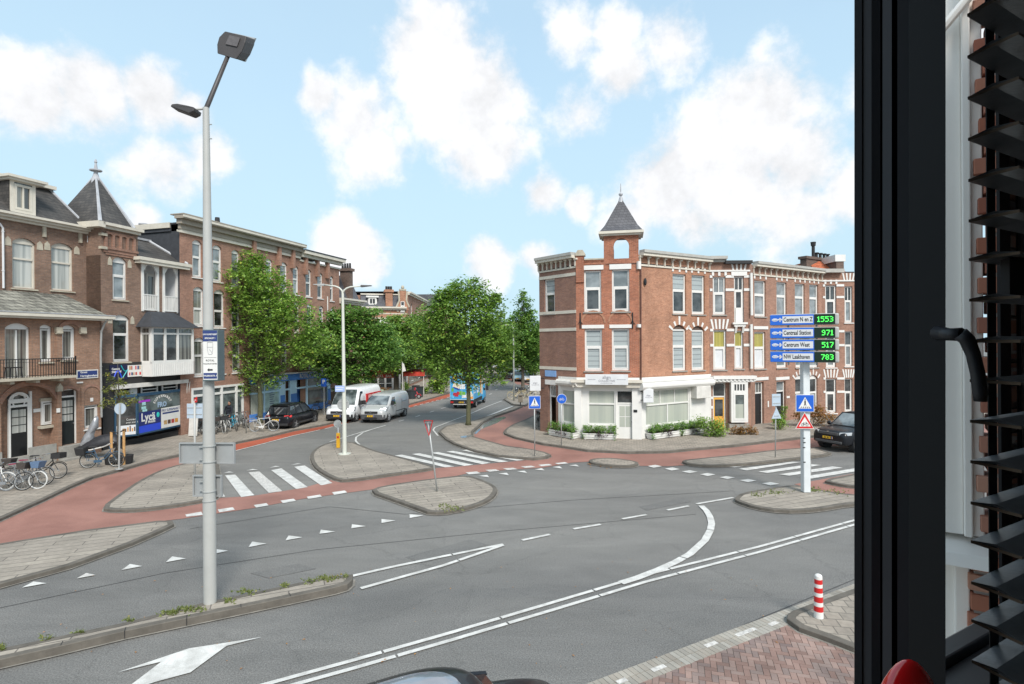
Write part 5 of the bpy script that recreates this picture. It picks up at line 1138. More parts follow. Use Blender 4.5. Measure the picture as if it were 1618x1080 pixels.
# the blue shop runs under both blocks: built as a shopfront of its own
def blue_shop():
    F = FD1; r = F.root('shopfront', 'pale and dark blue denture shopfront under the long brick block behind the parked black car', 'shopfront')
    a, b = F.S(393.5, 640), F.S(520.5, 620); y0 = -.12
    def zz(px, py): return F.Z(px, py, y0)
    def band(px0, px1, t0, t1, b0, b1, m, yo=0.0, mi=0):   # tapering strips following the shop as seen
        s0, s1 = F.S(px0, 620, y0), F.S(px1, 620, y0); m.hexa([(s0,y0-yo,zz(px0,b0)),(s1,y0-yo,zz(px1,b1)),(s1,.02,zz(px1,b1)),(s0,.02,zz(px0,b0)),(s0,y0-yo,zz(px0,t0)),(s1,y0-yo,zz(px1,t1)),(s1,.02,zz(px1,t1)),(s0,.02,zz(px0,t0))], mi)
    zt0, zt1, zb0, zb1 = 2.0, 0, 0, 0
    zT = F.Z(470, 589, y0); zB = F.Z(470, 599.5, y0); zW = F.Z(455, 646, y0)
    f = MB(); f.box(a, b, y0-.12, .02, zB, zT); fo = f.build('fascia', blued, r)
    f = MB(); f.box(a, b, y0-.30, .02, zT, zT+.08); f.build('canopy', whited, r)
    text('lettering', 'TANDTECHNIEK', .50, white, fo, ((F.S(395,600)+F.S(460,600))/2, y0-.125, (zT+zB)/2), (1,0,0), (0,0,1), bold=.012, wscale=.80)
    text('lettering', 'ROYAL TANDPROTHETIEK', .50, white, fo, ((F.S(469.5,600)+F.S(517,600))/2, y0-.125, (zT+zB)/2), (1,0,0), (0,0,1), bold=.012, wscale=.66)
    p = MB()
    for (x0, x1) in ((439.5,449),(456,467),(483,484.3),(515.5,520)): p.box(F.S(x0,620), F.S(x1,620), y0, .02, .12+.5, zB)
    p.box(F.S(467,620), F.S(483,620), .7, .75, .6, zB); p.box(F.S(416,620)-.04, F.S(416,620)+.04, y0, .02, .6, zB)
    zt2 = zB-.62
    p.box(a, b, y0-.01, -.0, zt2-.12, zt2+.02)
    p.build('shop_frame', bluel, r)
    p = MB(); p.box(a, F.S(441,620), y0-.03, .02, .1, .62); p.box(F.S(484,620), b, y0-.03, .02, .1, .62); 
    for (x0, x1) in ((441,448),(457.5,467),(516,520.4)): p.box(F.S(x0,620), F.S(x1,620), y0-.02, .01, .1, 1.7)
    p.box(F.S(475,620), F.S(483.5,620), .3, .4, .1, 2.0)
    p.build('shop_plinth', blued, r)
    for (x0, x1, mat) in ((395,415,gl_frost),(417,439.5,gl_aqua),(484.5,515,gl_shop)):
        g = MB(); s0, s1 = F.S(x0,620), F.S(x1,620); g.quad((s0,-.05,.62),(s1,-.05,.62),(s1,-.05,zB),(s0,-.05,zB)); po = g.build('shop_window', mat, r)
        t = MB()
        if x0 != 395:
            for i in range(9): zz_ = 1.0+i*.16; sm = s0+(s1-s0)*(.35 if x0 == 417 else .68); t.box(sm, sm+(s1-s0)*(.24+.1*((i*7) % 3)/2), -.058, -.052, zz_, zz_+.05)
            t.build('window_print', navy, po)
    g = MB(); g.box(F.S(449,620), F.S(456,620), .3, .35, .2, zB-.1); g.build('door', mk('shop_door', (.05,.04,.045), .4), r)
    return r
blue_shop()

# ---------------------------------------------------------------- further houses of the street wall
def far_house(F, label, zt, wmat, rows, cols, roof=None, ww=.9, wh=1.8, dep=10, bands=False, zbase=.1, shop=None, name='house'):
    r = F.root(name, label); L = F.L; m = MB(); ops = []
    for (z0, h_) in rows:
        for i in range(cols):
            c = L*(i+.5)/cols; ops.append((c-ww/2, c+ww/2, z0, z0+h_))
    wall(m, 0, L, zbase-.1, zt, ops); box_shell(m, 0, L, 0, zt, dep); m.build('wall', wmat, r)
    for i, q in enumerate(ops): window(r, q, white, gl_grey, gl_dark if i % 3 else gl_curtd, tr=.35, sash=False, sill=white)
    cornice(r, 0, L, zt, zt+.4, .4, cream, steps=2, left=False, right=False)
    if bands:
        b = MB()
        for q in bands: b.box(0, L, -.03, .01, q, q+.12)
        b.build('band', cream, r)
    if roof:
        h_, mat, inset = roof; g = MB(); g.hexa([(0,.1,zt+.38),(L,.1,zt+.38),(L,dep,zt+.38),(0,dep,zt+.38),(.02,inset,zt+.4+h_),(L-.02,inset,zt+.4+h_),(L-.02,dep-inset,zt+.4+h_),(.02,dep-inset,zt+.4+h_)]); g.build('roof', mat, r)
        c = MB(); c.box(0, L, inset-.2, inset+.2, zt+.4+h_, zt+.55+h_); c.build('roof_edge', cream, r)
    else:
        g = MB(); g.box(0, L, 0, dep, zt+.38, zt+.45); g.build('roof', bitumen, r)
    if shop:
        g = MB(); g.box(.1, L-.1, -.06, .05, 3.0, 3.6); g.build('fascia', shop, r)
        g = MB(); g.quad((.4,-.02,.4),(L-.4,-.02,.4),(L-.4,-.02,3.0),(.4,-.02,3.0)); g.build('shop_window', gl_shop, r)
    return r
# house with the gable, facing us across the bend
ZF = 66.0
FF = Fac(XZ(571, ZF), XZ(643, ZF+1.5))
def house_f():
    F = FF; zt = F.Z(600, 489.5)
    r = far_house(F, 'red brick house with white bands, slate roof and stepped gable above the red awnings', zt, brick_orange, [(.8,2.0)], 5, (F.Z(600, 464)-zt-.4, slate_blue, 1.6), bands=[F.Z(600, 496), F.Z(600, 503), F.Z(600, 511), F.Z(600,519)])
    q = rect(F, 582.5, 594, 470, 481.5, .9); d = MB(); d.box(q[0]-.1, q[1]+.1, .5, 3, q[2], q[3]); d.box(q[0]-.3, q[1]+.3, .3, 3.2, q[3], q[3]+.2); do = d.build('dormer', white, r)
    window(do, q, white, gl_dark, gl_dark, tr=0, y=.38, lowmull=1, sill=None)
    c = MB(); a, b = F.S(609.5, 470), F.S(620.5, 470); z1 = F.Z(615, 457); c.box(a, b, .2, 1.6, zt, z1-.3); c.box(a-.15, b+.15, .05, 1.75, z1-.3, z1); co = c.build('chimney', brick_orange, r)
    p = MB()
    for i in range(3): x = a+(b-a)*(i+.5)/3; p.cyl((x,.8,z1),(x,.8,z1+.45),.13,n=8)
    p.build('chimney_pot', blackm, co)
    g = MB(); g0, g1 = F.S(627, 480), F.S(646, 480); zg = F.Z(636, 457.5); gm = (g0+g1)/2
    g.prism([(g0,-.05,zt),(g1,-.05,zt),(g1-.25,-.05,zt+1.2),(gm+.45,-.05,zg-.2),(gm+.2,-.05,zg+.05),(gm-.2,-.05,zg+.05),(gm-.45,-.05,zg-.2),(g0+.25,-.05,zt+1.2)], (0,.5,0)); go = g.build('gable', brick_orange, r)
    tr = MB()
    for (p_, q_) in (((g0-.05,zt+.4),(g0+.3,zt+1.2)),((g0+.3,zt+1.2),(gm-.5,zg-.2)),((g1+.05,zt+.4),(g1-.3,zt+1.2)),((g1-.3,zt+1.2),(gm+.5,zg-.2))): tr.tube([(p_[0],-.02,p_[1]),(q_[0],-.02,q_[1])], .13, 4)
    tr.box(gm-.4, gm+.4, -.1, .5, zg-.1, zg+.1); tr.box(g0, gm-.5, -.09, .02, zt-.2, zt+.1); tr.ell((gm,.1,zg+.3),.2,.2,.25); tr.build('gable_coping', stone, go)
    wq = rect(F, 633, 639, 476, 492); window(go, wq, white, gl_dark, gl_grey, tr=.4, y=-.14, sill=white)
    cb = MB(); cb.box(F.S(598,520), F.S(609,520), -.5, .0, F.Z(603, 517), F.Z(603, 504)); cb.build('oriel', white, r)
    # striped white pilasters and dark restaurant interior
    g = MB(); g.quad((.3,-.03,.3),(F.L-.3,-.03,.3),(F.L-.3,-.03,3.3),(.3,-.03,3.3)); g.build('shop_window', gl_dark, r)
    g = MB()
    for px in (640.5, 643, 655): s = F.S(px if px < 646 else 645, 600); 
    for i in range(7): s = F.L*(.02+.16*i); g.box(s, s+.22, -.12, .02, .1, 3.4)
    g.build('pilaster', whited, r)
    return r
house_f()
FG = Fac(XZ(645.5, 69), XZ(675, 85))
far_house(FG, 'narrow brick house with flat cornice and tall white windows right of the gable', FG.Z(650, 468), brick_mid, [(.8,2.2),(4.6,2.2),(8.4,2.2)], 3, None, ww=1.1, shop=whited)
Pq = FG.Q.copy(); dirs = [(.10,1),(.02,1),(-.06,1),(-.14,1),(-.22,1)]
labs = ['far brick row house with a plain cornice, first beyond the narrow tall-windowed house','second far brick row house half hidden by the street trees','third far row house in dull brick down the bend','fourth far row house, small beyond the street trees','last far row house at the end of the bend on the left']
for i, d in enumerate(dirs):
    dv = Vector(d).normalized(); Q = Pq+dv*13; F = Fac(Pq, Q); far_house(F, labs[i], 10.5+(i % 2)*1.2, [brick_mid, brick_orange, brick_brown][i % 3], [(.8,2.2),(4.4,2.1),(7.6,1.9)], 5, (2.0, slate_blue, 1.2) if i % 2 else None, shop=[redp, whited, blued, whited, redp][i]); Pq = Q

# ---------------------------------------------------------------- corner building on the right
P1 = Vector(XZ(853, 34.3)); P2 = Vector(XZ(911, 31.9)); P3_ = Vector(XZ(1010.5, 31.2)); P4 = Vector(XZ(1121, 34.15)); P5 = Vector(XZ(1186, 34.15)); P6 = Vector(XZ(1190.5, 36.1)); P7 = Vector(XZ(1299, 40.35)); P8 = Vector(XZ(1352, 40.35)); P9 = Vector(XZ(1357, 42.3))
FL_, FC, FR = Fac(P1, P2), Fac(P2, P3_), Fac(P3_, P4); FS2, FS2r, FS3, FS4 = Fac(P4, P5), Fac(P5, P6), Fac(P6, P7), Fac(P7, P8)
FS5 = Fac(P8, P9)
BAND = 9.82
def place(o, F, base):   # express a part built in F's frame under a root in frame base
    off = F.P-base.P; n = Vector((-base.d.y, base.d.x)); o.location = (off.dot(base.d), off.dot(n), 0); o.rotation_euler = (0, 0, F.ang-base.ang); return o
def dentils(r, F, s0, s1, z0, z1, base=None, step=.62):
    m = MB(); n = max(2, round((s1-s0)/step))
    for i in range(n+1):
        x = s0+(s1-s0)*i/n; m.box(x-.035, x+.035, -.10, .01, z0+.1, z1-.12); m.box(x-.06, x+.14, -.14, .01, z1-.16, z1-.07)
    m.box(s0, s1, -.06, .01, z0, z0+.1); m.box(s0, s1, -.35, .02, z1-.06, z1+.10)
    o = m.build('dentil_cornice', cream, r); g = MB(); g.box(s0, s1+.0, -.42, .0, z1+.10, z1+.26); o2 = g.build('gutter', mk('gutter_grey', (.38,.37,.34), .6) if 'gutter_grey' not in MATS else MATS['gutter_grey'], r)
    return [o, o2]
def corner_house():
    B = FC; r = B.root('corner_house', 'red brick corner house with open-arched tower and white shopfront behind white planters')
    zs = 3.55   # top of shop
    zt = BAND+.62
    # chamfer
    L = FC.L; W = [rect(FC, 923, 950, 427, 492), rect(FC, 967, 994.5, 425, 491.5), rect(FC, 924, 951.5, 519.5, 585.5), rect(FC, 967, 994.5, 519, 585)]
    zpar = FC.Z(960, 411); t0, t1 = FC.S(955), L; ztw = FC.Z(983, 369)
    ap = rect(FC, 969.5, 994, 376, 408)
    m = MB(); wall(m, 0, t0, zs, zpar, [w_ for w_ in (W[0], W[2])]); wall(m, t0, t1, zs, ztw, [W[1], W[3], (ap[0], ap[1], ap[2], ap[3], .55)], rev=.16)
    # tower: sides and back with the same arch
    td = 1.3
    m.quad((t0,0,zpar),(t0,td,zpar),(t0,td,ztw),(t0,0,ztw)); m.quad((t1,0,zpar-2),(t1,td,zpar-2),(t1,td,ztw),(t1,0,ztw))
    mm = MB(); wall(mm, t0, t1, zpar-1, ztw, [(ap[0]-.02, ap[1]+.02, ap[2]-.1, ztw-.05)], y=td-.25, rev=.25); m.add(mm.v, mm.f)
    m.quad((t0,.0,ztw-.01),(t1,.0,ztw-.01),(t1,td,ztw-.01),(t0,td,ztw-.01)); m.quad((t0+.02,.1,zpar-.02),(t1-.02,.1,zpar-.02),(t1-.02,td,zpar-.02),(t0+.02,td,zpar-.02))
    m.quad((ap[0],.0,ap[2]),(ap[0],td,ap[2]),(ap[0],td,ap[3]-.5),(ap[0],.0,ap[3]-.5)); m.quad((ap[1],.0,ap[2]),(ap[1],td,ap[2]),(ap[1],td,ap[3]-.5),(ap[1],.0,ap[3]-.5))
    m.box(FC.S(911), FC.S(923.5), -.08, .35, zpar-1.2, FC.Z(917, 404)); m.box(0, t0, .0, .3, zpar-.1, zpar+.06)
    # filled arches over the first floor windows
    m.build('wall', brick_red, r)
    dk = MB()
    for w_ in (W[2], W[3]):
        ai = arcpts(w_[0]-.12, w_[1]+.12, w_[3]+.95, .7, 10); ao = arcpts(w_[0]-.22, w_[1]+.22, w_[3]+1.06, .78, 10)
        for i in range(10): dk.hexa([(ai[i][0],-.03,ai[i][1]),(ai[i+1][0],-.03,ai[i+1][1]),(ai[i+1][0],.01,ai[i+1][1]),(ai[i][0],.01,ai[i][1]),(ao[i][0],-.03,ao[i][1]),(ao[i+1][0],-.03,ao[i+1][1]),(ao[i+1][0],.01,ao[i+1][1]),(ao[i][0],.01,ao[i][1])])
    dk.build('brick_arch', brick_orange, r)
    for i, w_ in enumerate(W): window(r, w_, white, gl_grey if i < 2 else gl_blind, gl_dark if i < 2 else gl_blind, tr=.40, sill=stoneg, fw=.09)
    li = MB()
    for (x0, x1, y0_, y1_) in ((919,953.5,419,426),(963,997.5,417,425),(919.5,954.5,513,518.5),(963,998,512.5,518)): q = rect(FC, x0, x1, y0_, y1_); li.box(q[0], q[1], -.05, .02, q[2], q[3])
    li.build('lintel', white, r)
    an = MB()
    for (px, py) in ((917,506),(999.5,506)): s, z = FC.sz(px, py); an.box(s-.03, s+.03, -.06, 0, z-.45, z+.45); an.tube([(s-.12,-.04,z-.2),(s,-.05,z),(s+.12,-.04,z-.2)], .02, 5)
    an.build('wall_anchor', black, r)
    cp = MB(); q = rect(FC, 909.5, 924.5, 395, 404); cp.prism([(q[0],-.14,q[2]),(q[1],-.14,q[2]),(q[1],-.14,q[2]+.12),((q[0]+q[1])/2+.14,-.14,q[3]),((q[0]+q[1])/2-.14,-.14,q[3]),(q[0],-.14,q[2]+.12)], (0,.55,0)); cp.box(FC.S(924), t0, -.04, .34, zpar+.06, zpar+.14); cp.build('coping', stone, r)
    ev = MB(); e = .28; ev.box(t0-e, t1+e, -e, td+e, ztw, ztw+.14); ev.box(t0-e*.6, t1+e*.6, -e*.6, td+e*.6, ztw-.1, ztw); ev.build('tower_eaves', cream, r)
    za = FC.Z(983, 318, 1.0); rf = MB(); e = .22; cx, cy = (t0+t1)/2, td/2
    rf.loft([[(t0-e,-e,ztw+.14),(t1+e,-e,ztw+.14),(t1+e,td+e,ztw+.14),(t0-e,td+e,ztw+.14)],[(t0+.05,.05,ztw+.5),(t1-.05,.05,ztw+.5),(t1-.05,td-.05,ztw+.5),(t0+.05,td-.05,ztw+.5)],[(cx-.08,cy-.08,za),(cx+.08,cy-.08,za),(cx+.08,cy+.08,za),(cx-.08,cy+.08,za)]])
    rf.build('spire', slate_blue, r)
    fn = MB(); fn.loft([[(cx+rr*math.cos(t*math.pi/4), cy+rr*math.sin(t*math.pi/4), za+h) for t in range(8)] for rr, h in ((.16,-.15),(.09,.15),(.05,.2),(.12,.3),(.12,.36),(.04,.45),(.015,.95))]); fn.build('finial', lead, r)
    # left wall
    FLL = FL_.L; wl = [rect(FL_, 860, 876.5, 440, 495)]; m = MB(); wall(m, 0, FLL, zs, zt, wl); m.quad((0,0,0),(0,9,0),(0,9,zt),(0,0,zt))
    zd = FL_.Z(873, 608); dl = rect(FL_, 866.5, 878.5, 608, 683); sw = rect(FL_, 888, 911, 615, 668)
    wall(m, 0, FL_.S(882), .1, zs, [(dl[0], dl[1], dl[2], dl[3])])
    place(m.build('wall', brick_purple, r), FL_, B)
    place(window(r, wl[0], white, gl_blind, gl_dark, tr=.40, sill=stoneg), FL_, B); place(door(r, dl, black, white, .24, fanbars=3, fanm=gl_dark, knob=False), FL_, B)
    bd = MB()
    for (ya, yb) in ((440.5, 496)[0:0] or ((444,433),)): pass
    for (px, py) in ((882,436),(882,493.5),(882,520.5),(882,581.5)): z = FL_.Z(px, py); bd.box(0, FLL, -.03, .01, z-.09, z+.09)
    place(bd.build('band', cream, r), FL_, B)
    for o in dentils(r, FL_, 0, FLL, BAND-.0, zt, step=.38): place(o, FL_, B)
    m = MB(); m.box(FL_.S(882), FLL, -.02, .1, .1, sw[2]); m.box(FL_.S(882), sw[0], -.03, .1, sw[2], zs); m.box(sw[1], FLL, -.03, .1, sw[2], zs); m.box(sw[0], sw[1], -.02, .1, sw[3], zs); m.box(FL_.S(861.5), FL_.S(883), -.05, .02, zd+.02, zd+.3); place(m.build('shop_wall', white, r), FL_, B)
    place(window(r, sw, white, gl_frost, gl_frost, tr=.40, y=.0, sill=None, sash=False), FL_, B)
    aw = MB(); q = rect(FL_, 879, 911, 600, 609, -.3); aw.tube([(q[0],-.2,(q[2]+q[3])/2),(q[1],-.2,(q[2]+q[3])/2)], .2, 10); place(aw.build('awning_case', whited, r), FL_, B)
    np_ = MB(); q = rect(FL_, 862, 879, 585, 594.5); np_.box(q[0], q[1], -.05, -.005, q[2], q[3]); o = place(np_.build('name_plate', mk('pale_blue', (.22,.38,.66), .5), r), FL_, B)
    # chamfer shop
    zsb = FC.Z(960, 611); zft = FC.Z(960, 600)
    win = rect(FC, 929, 972.5, 615.5, 670.5); dr = rect(FC, 974, 1002, 616, 693.5)
    m = MB(); wall(m, 0, L, .08, zs, [win, dr], y=-.06, rev=.2); m.box(-.12, .28, -.16, -.06, .08, zsb); m.box(L-.42, L+.1, -.16, -.06, .08, zsb); m.quad((0,.14,.08),(L,.14,.08),(L,.14,zs),(0,.14,zs)); m.build('shop_wall', white, r)
    window(r, win, white, gl_frost, gl_frost, tr=.38, y=-.02, sill=whited, sash=False)
    door(r, dr, white, white, .27, (2, 2, .33), y=.0, fanm=gl_dark, panem=gl_frost)
    c = MB(); c.box(-.2, L+.1, -.35, .0, zsb, zft-.12); c.box(-.3, L+.15, -.5, .0, zft-.12, zft+.02); c.build('shop_cornice', cream, r)
    q = rect(FC, 925, 992.5, 591, 607.5, -.55); s = MB(); s.box(q[0], q[1], -.62, -.5, q[2], q[3]); so_ = s.build('shop_sign', greyw, r)
    ink = mk('sign_ink', (.16,.16,.19), .6); xc, zc = (q[0]+q[1])/2, (q[2]+q[3])/2
    text('lettering', 'align', .26, ink, so_, (xc, -.624, zc+.12), (1,0,0), (0,0,1)); text('lettering', 'COLLECTIVE', .16, ink, so_, (xc, -.624, zc-.08), (1,0,0), (0,0,1))
    text('lettering', '', .1, ink, so_, (xc, -.624, zc-.2), (1,0,0), (0,0,1)) if False else None
    g = MB(); 
    for (u0, u1, v) in ((.06,.23,.0),(.74,.94,.0),(.36,.64,-.2)): 
        x = q[0]+(q[1]-q[0])*u0
        while x < q[0]+(q[1]-q[0])*u1: g.box(x, x+.03, -.624, -.62, zc+v-.018, zc+v+.018); x += .055
    g.build('small_print', ink, so_)
    nm = MB(); s_, z_ = FC.sz(1004, 649, -.16); nm.box(s_-.1, s_+.1, -.19, -.16, z_-.07, z_+.07); nm.build('number_plate', black, r)
    # right wall
    LR = FR.L; WR = [rect(FR, 1063, 1084, 432.5, 495), rect(FR, 1093, 1113.5, 434.5, 496), rect(FR, 1063, 1084, 513, 585), rect(FR, 1093, 1113, 514.5, 584)]
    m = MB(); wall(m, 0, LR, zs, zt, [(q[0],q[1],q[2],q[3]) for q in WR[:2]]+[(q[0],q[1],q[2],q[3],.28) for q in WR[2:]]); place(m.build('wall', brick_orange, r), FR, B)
    for i, w_ in enumerate(WR): 
        w2 = w_ if i < 2 else (w_[0], w_[1], w_[2], w_[3]-.26)
        place(window(r, w2, white, gl_blind, gl_dark if i < 2 else gl_blind, tr=.38, sill=stoneg, fw=.085), FR, B)
    g = MB()
    for w_ in WR[2:]: ap_ = arcpts(w_[0], w_[1], w_[3], .28); g.prism([(p[0],.12,p[1]) for p in ap_]+[(w_[1],.12,w_[3]-.3),(w_[0],.12,w_[3]-.3)], (0,.04,0))
    place(g.build('blind_arch', brick_dark, r), FR, B)
    g = MB()
    for w_ in WR[2:]: arch_blocks(g, w_[0], w_[1], w_[3], .28, 5, .34, .12)
    for w_ in WR[:2]:
        for k in range(3): x = w_[0]+(w_[1]-w_[0])*k/2; g.box(x-.07, x+.07, -.035, .01, w_[3]+.12, w_[3]+.42)
    place(g.build('keystone', white, r), FR, B)
    for o in dentils(r, FR, 0.05, LR, BAND, zt): place(o, FR, B)
    swl = rect(FR, 1019, 1088.5, 614, 669.5); m = MB(); wall(m, 0, FR.S(1126, 650), .08, zs, [swl], y=-.05, rev=.12); place(m.build('shop_wall', white, r), FR, B)
    place(window(r, swl, white, gl_frost, gl_frost, tr=.40, y=0, sill=None, sash=False, lowmull=1, mull=2), FR, B)
    aw = MB(); q = rect(FR, 1013, 1127, 601, 612, -.35); aw.tube([(q[0],-.28,(q[2]+q[3])/2),(q[1],-.28,(q[2]+q[3])/2)], .24, 12); aw.box(q[0],q[1],-.45,-.05,q[3],q[3]+.08); place(aw.build('awning_case', white, r), FR, B)
    ac = rect(FR, 1099, 1121, 609.5, 628.5, -.4); g = MB(); g.box(ac[0], ac[1], -.5, -.05, ac[2], ac[3]); place(g.build('air_unit', whited, r, bevel=.02), FR, B)
    pi = MB(); s0 = -.0
    place(pipe(r, FR, [(1012.5,421),(1013,610)], .04, mat=mk('pipe_brown', (.12,.05,.035), .5)), FR, B)
    g = MB(); 
    for (y0_, y1_) in ((413,425),(512,517)): q = rect(FR, 1008.5, 1011, y0_, y1_); g.box(q[0]-.1, q[0]+.1, -.12, .02, q[2], q[3])
    place(g.build('block', white, r), FR, B)
    q = MB(); s_, z_ = FR.sz(1018, 445); q.ell((s_,-.08,z_),.1,.06,.22,8,6); place(q.build('wall_lamp', black, r), FR, B)
    # roof deck
    off = []
    pts = [P1, P2, P3_, P4, P4+Vector((-1,6)), P1+Vector((4,7))]
    n = Vector((-B.d.y, B.d.x)); loc = [((p-B.P).dot(B.d), (p-B.P).dot(n)) for p in pts]
    g = MB(); g.prism([(x, y, 9.9) for x, y in loc], (0,0,.1)); g.build('roof', bitumen, r)
    g = MB(); a_, b_ = loc[3], loc[4]; g.quad((loc[4][0],loc[4][1],0),(loc[5][0],loc[5][1],0),(loc[5][0],loc[5][1],zt),(loc[4][0],loc[4][1],zt)); g.build('back_wall', brick_dark, r)
    vt = MB(); s_, z_ = FR.sz(1073, 408, 2); vt.box(s_-.3, s_+.3, 1.9, 2.3, zt, z_+.1); vt.box(s_-.4, s_+.4, 1.8, 2.4, z_+.1, z_+.16); place(vt.build('roof_vent', lead, r), FR, B)
    return r
CH = corner_house()
def hang_sign(F, px0, px1, py0, py1, yo, label, lit=False):
    s0, z = F.sz((px0+px1)/2, (py0+py1)/2, yo); P_ = F.P+F.d*s0+Vector((-F.d.y, F.d.x))*yo; dist = P_.y
    wdt = (px1-px0)/FPX*dist; h = (py1-py0)/FPX*dist
    r = thing('hanging_sign', label, 'sign', (P_.x, P_.y, z), 0)
    m = MB(); m.box(-wdt/2, wdt/2, -.09, .09, -h/2, h/2); bo = m.build('sign_box', greyw, r, bevel=.015)
    ink = MATS['sign_ink']; text('lettering', 'align', h*.17, ink, bo, (0,-.094,.03), (1,0,0), (0,0,1)); text('lettering', 'COLLECTIVE', h*.09, ink, bo, (0,-.094,-h*.11), (1,0,0), (0,0,1))
    return r, wdt, h
r, w_, h_ = hang_sign(FL_, 837, 854.3, 593.5, 617, -.5, 'white projecting shop sign box on the dark side wall above the parked bicycles'); m = MB(); m.box(w_/2, w_/2+.2, -.02, .02, h_*.3, h_*.36); m.box(w_/2, w_/2+.2, -.02, .02, -h_*.36, -h_*.3); m.build('bracket', black, r)
r, w_, h_ = hang_sign(FR, 1016, 1032, 614.5, 635.5, -.45, 'small white hanging sign box right of the shop door below the awning case'); m = MB(); m.box(-w_/2-.14, -w_/2, -.02, .02, h_*.3, h_*.36); m.box(-w_/2-.14, -w_/2, -.02, .02, -h_*.36, -h_*.3); m.build('bracket', black, r)

def s2_house():
    B = FS2; r = B.root('terrace_house', 'brick row house with yellow front door, white balcony door and fanned white lintels')
    zt = BAND+.62; L = B.L; m = MB(); G1 = rect(B, 1126.5, 1146.5, 437, 496.5); G2 = rect(B, 1160, 1175.5, 436, 509)
    H1 = rect(B, 1127, 1147.5, 521, 583.5); H2 = rect(B, 1160.5, 1174.5, 522, 582); 
    yd = rect(B, 1126.5, 1147, 604, 684); sw = rect(B, 1155, 1181.5, 603, 667, -.35)
    wall(m, 0, L, 0, zt, [G1, G2, H1, H2, yd]); m.box(B.S(1149), B.S(1187), -.12, .0, zt-.1, B.Z(1165, 417)); 
    m.build('wall', brick_mid, r)
    m = MB(); m.quad((0,0,0),(FS2r.L,0,0),(FS2r.L,0,zt),(0,0,zt)); place(m.build('wall', brick_mid, r), FS2r, B)
    m = MB(); m.box(0, L, .2, 9, zt, zt+.1); m.build('roof', bitumen, r)
    pc = MB(); pc.box(B.S(1144.5), B.S(1187), -.3, .6, B.Z(1165, 417), B.Z(1165, 412)); pc.build('pier_cap', blackm, r)
    for w_, u, lo in ((G1, gl_grey, gl_grey), (H1, gl_yellow, greyw), (H2, gl_yellow, greyw)): window(r, w_, white, u, lo, tr=.40 if w_ is not H1 else .42, sill=stoneg, fw=.09, mull=1 if w_ is G1 else 0)
    window(r, G2, white, gl_dark, gl_dark, tr=.28, sill=None, fw=.13, lowmull=0, mull=1)
    q = MB(); q.box(G2[0]+.1, G2[1]-.1, .05, .12, G2[2], G2[2]+(G2[3]-G2[2])*.32); q.box(G2[0]-.15, G2[1]+.15, -.2, .1, G2[2]-.12, G2[2]); q.box(G2[0]-.05, G2[1]+.05, -.14, .1, G2[2]-.26, G2[2]-.12); 
    for x in (G2[0]+.02, G2[1]-.14): q.prism([(x,-.15,G2[2]-.26),(x,.0,G2[2]-.26),(x,.0,G2[2]-.65)], (.12,0,0))
    q.box(G2[0]-.18, G2[1]+.18, -.06, .02, G2[3]+.02, G2[3]+.3)
    q.build('balcony_sill', white, r)
    b = MB(); fanblocks(b, H1[0], H1[1], H1[3]+.06, 5, .6, .1); fanblocks(b, G2[0]-.05, G2[1]+.05, G2[3]+.36, 4, .6, .1)
    for k in range(3): x = G1[0]+(G1[1]-G1[0])*k/2; b.box(x-.07, x+.07, -.035, .01, G1[3]+.06, G1[3]+.36)
    for (py, a0, a1) in ((436.5,1122,1126),(436.5,1147,1160),(436.5,1176,1186),(457.5,1122,1126),(457.5,1147,1160),(457.5,1176,1186),(521,1122,1127),(521,1148,1160),(521,1175,1188),(545,1122,1127),(545,1148,1160),(545,1175,1188),(628,1122,1126),(643,1122,1126)):
        z = B.Z(1150, py); b.box(B.S(a0), B.S(a1), -.035, .01, z-.08, z+.08)
    b.box(0, L, -.06, .01, BAND, BAND+.1); b.build('band', white, r)
    g = MB(); g.box(B.S(1112)-.0, B.S(1147), -.2, 0, zt-.05, zt+.12); g.box(B.S(1100) if False else 0, B.S(1147), -.4, 0, zt+.12, zt+.3); g.build('gutter', MATS['gutter_grey'], r)
    p = MB(); p.tube([(B.S(1186,470),-.1,BAND-.1),(B.S(1186.5,470),-.1,B.Z(1186,498))], .09, 6); p.tube([(B.S(1186,540),-.1,B.Z(1186,512)),(B.S(1186,540),-.1,B.Z(1186,582))], .09, 6); p.build('downpipe', white, r)
    door(r, yd, ydoor, white, .28, (1,1,.45), y=.08, panem=gl_dark)
    # boxed shop window with its own little cornice
    s = MB(); s.box(sw[0]-.1, sw[1]+.12, -.35, 0, .1, sw[2]-.1); s.build('plinth', stoneg, r)
    wo = window(r, sw, white, gl_dark, gl_shop, tr=.20, y=-.4, fw=.14, sill=None, mull=5)
    s = MB(); s.box(sw[0]+.05, sw[1]-.02, -.33, 0, sw[2], sw[3]); s.build('bay_side', white, r)
    q = MB(); q.quad((sw[0]+.2,-.355,sw[2]+.1),(sw[1]-.2,-.355,sw[2]+.1),(sw[1]-.2,-.355,sw[2]+1.1),(sw[0]+.2,-.355,sw[2]+1.1)); q.build('frosted_strip', gl_frost, wo)
    c = MB(); zc0 = B.Z(1155, 602); c.box(B.S(1123), B.S(1190), -.5, 0, zc0+.15, zc0+.35); c.box(B.S(1124), B.S(1188), -.42, 0, zc0-.02, zc0+.10)
    x = B.S(1124)
    while x < B.S(1187): c.box(x, x+.12, -.46, -.4, zc0+.04, zc0+.15); x += .24
    c.build('shop_cornice', white, r)
    return r
s2_house()
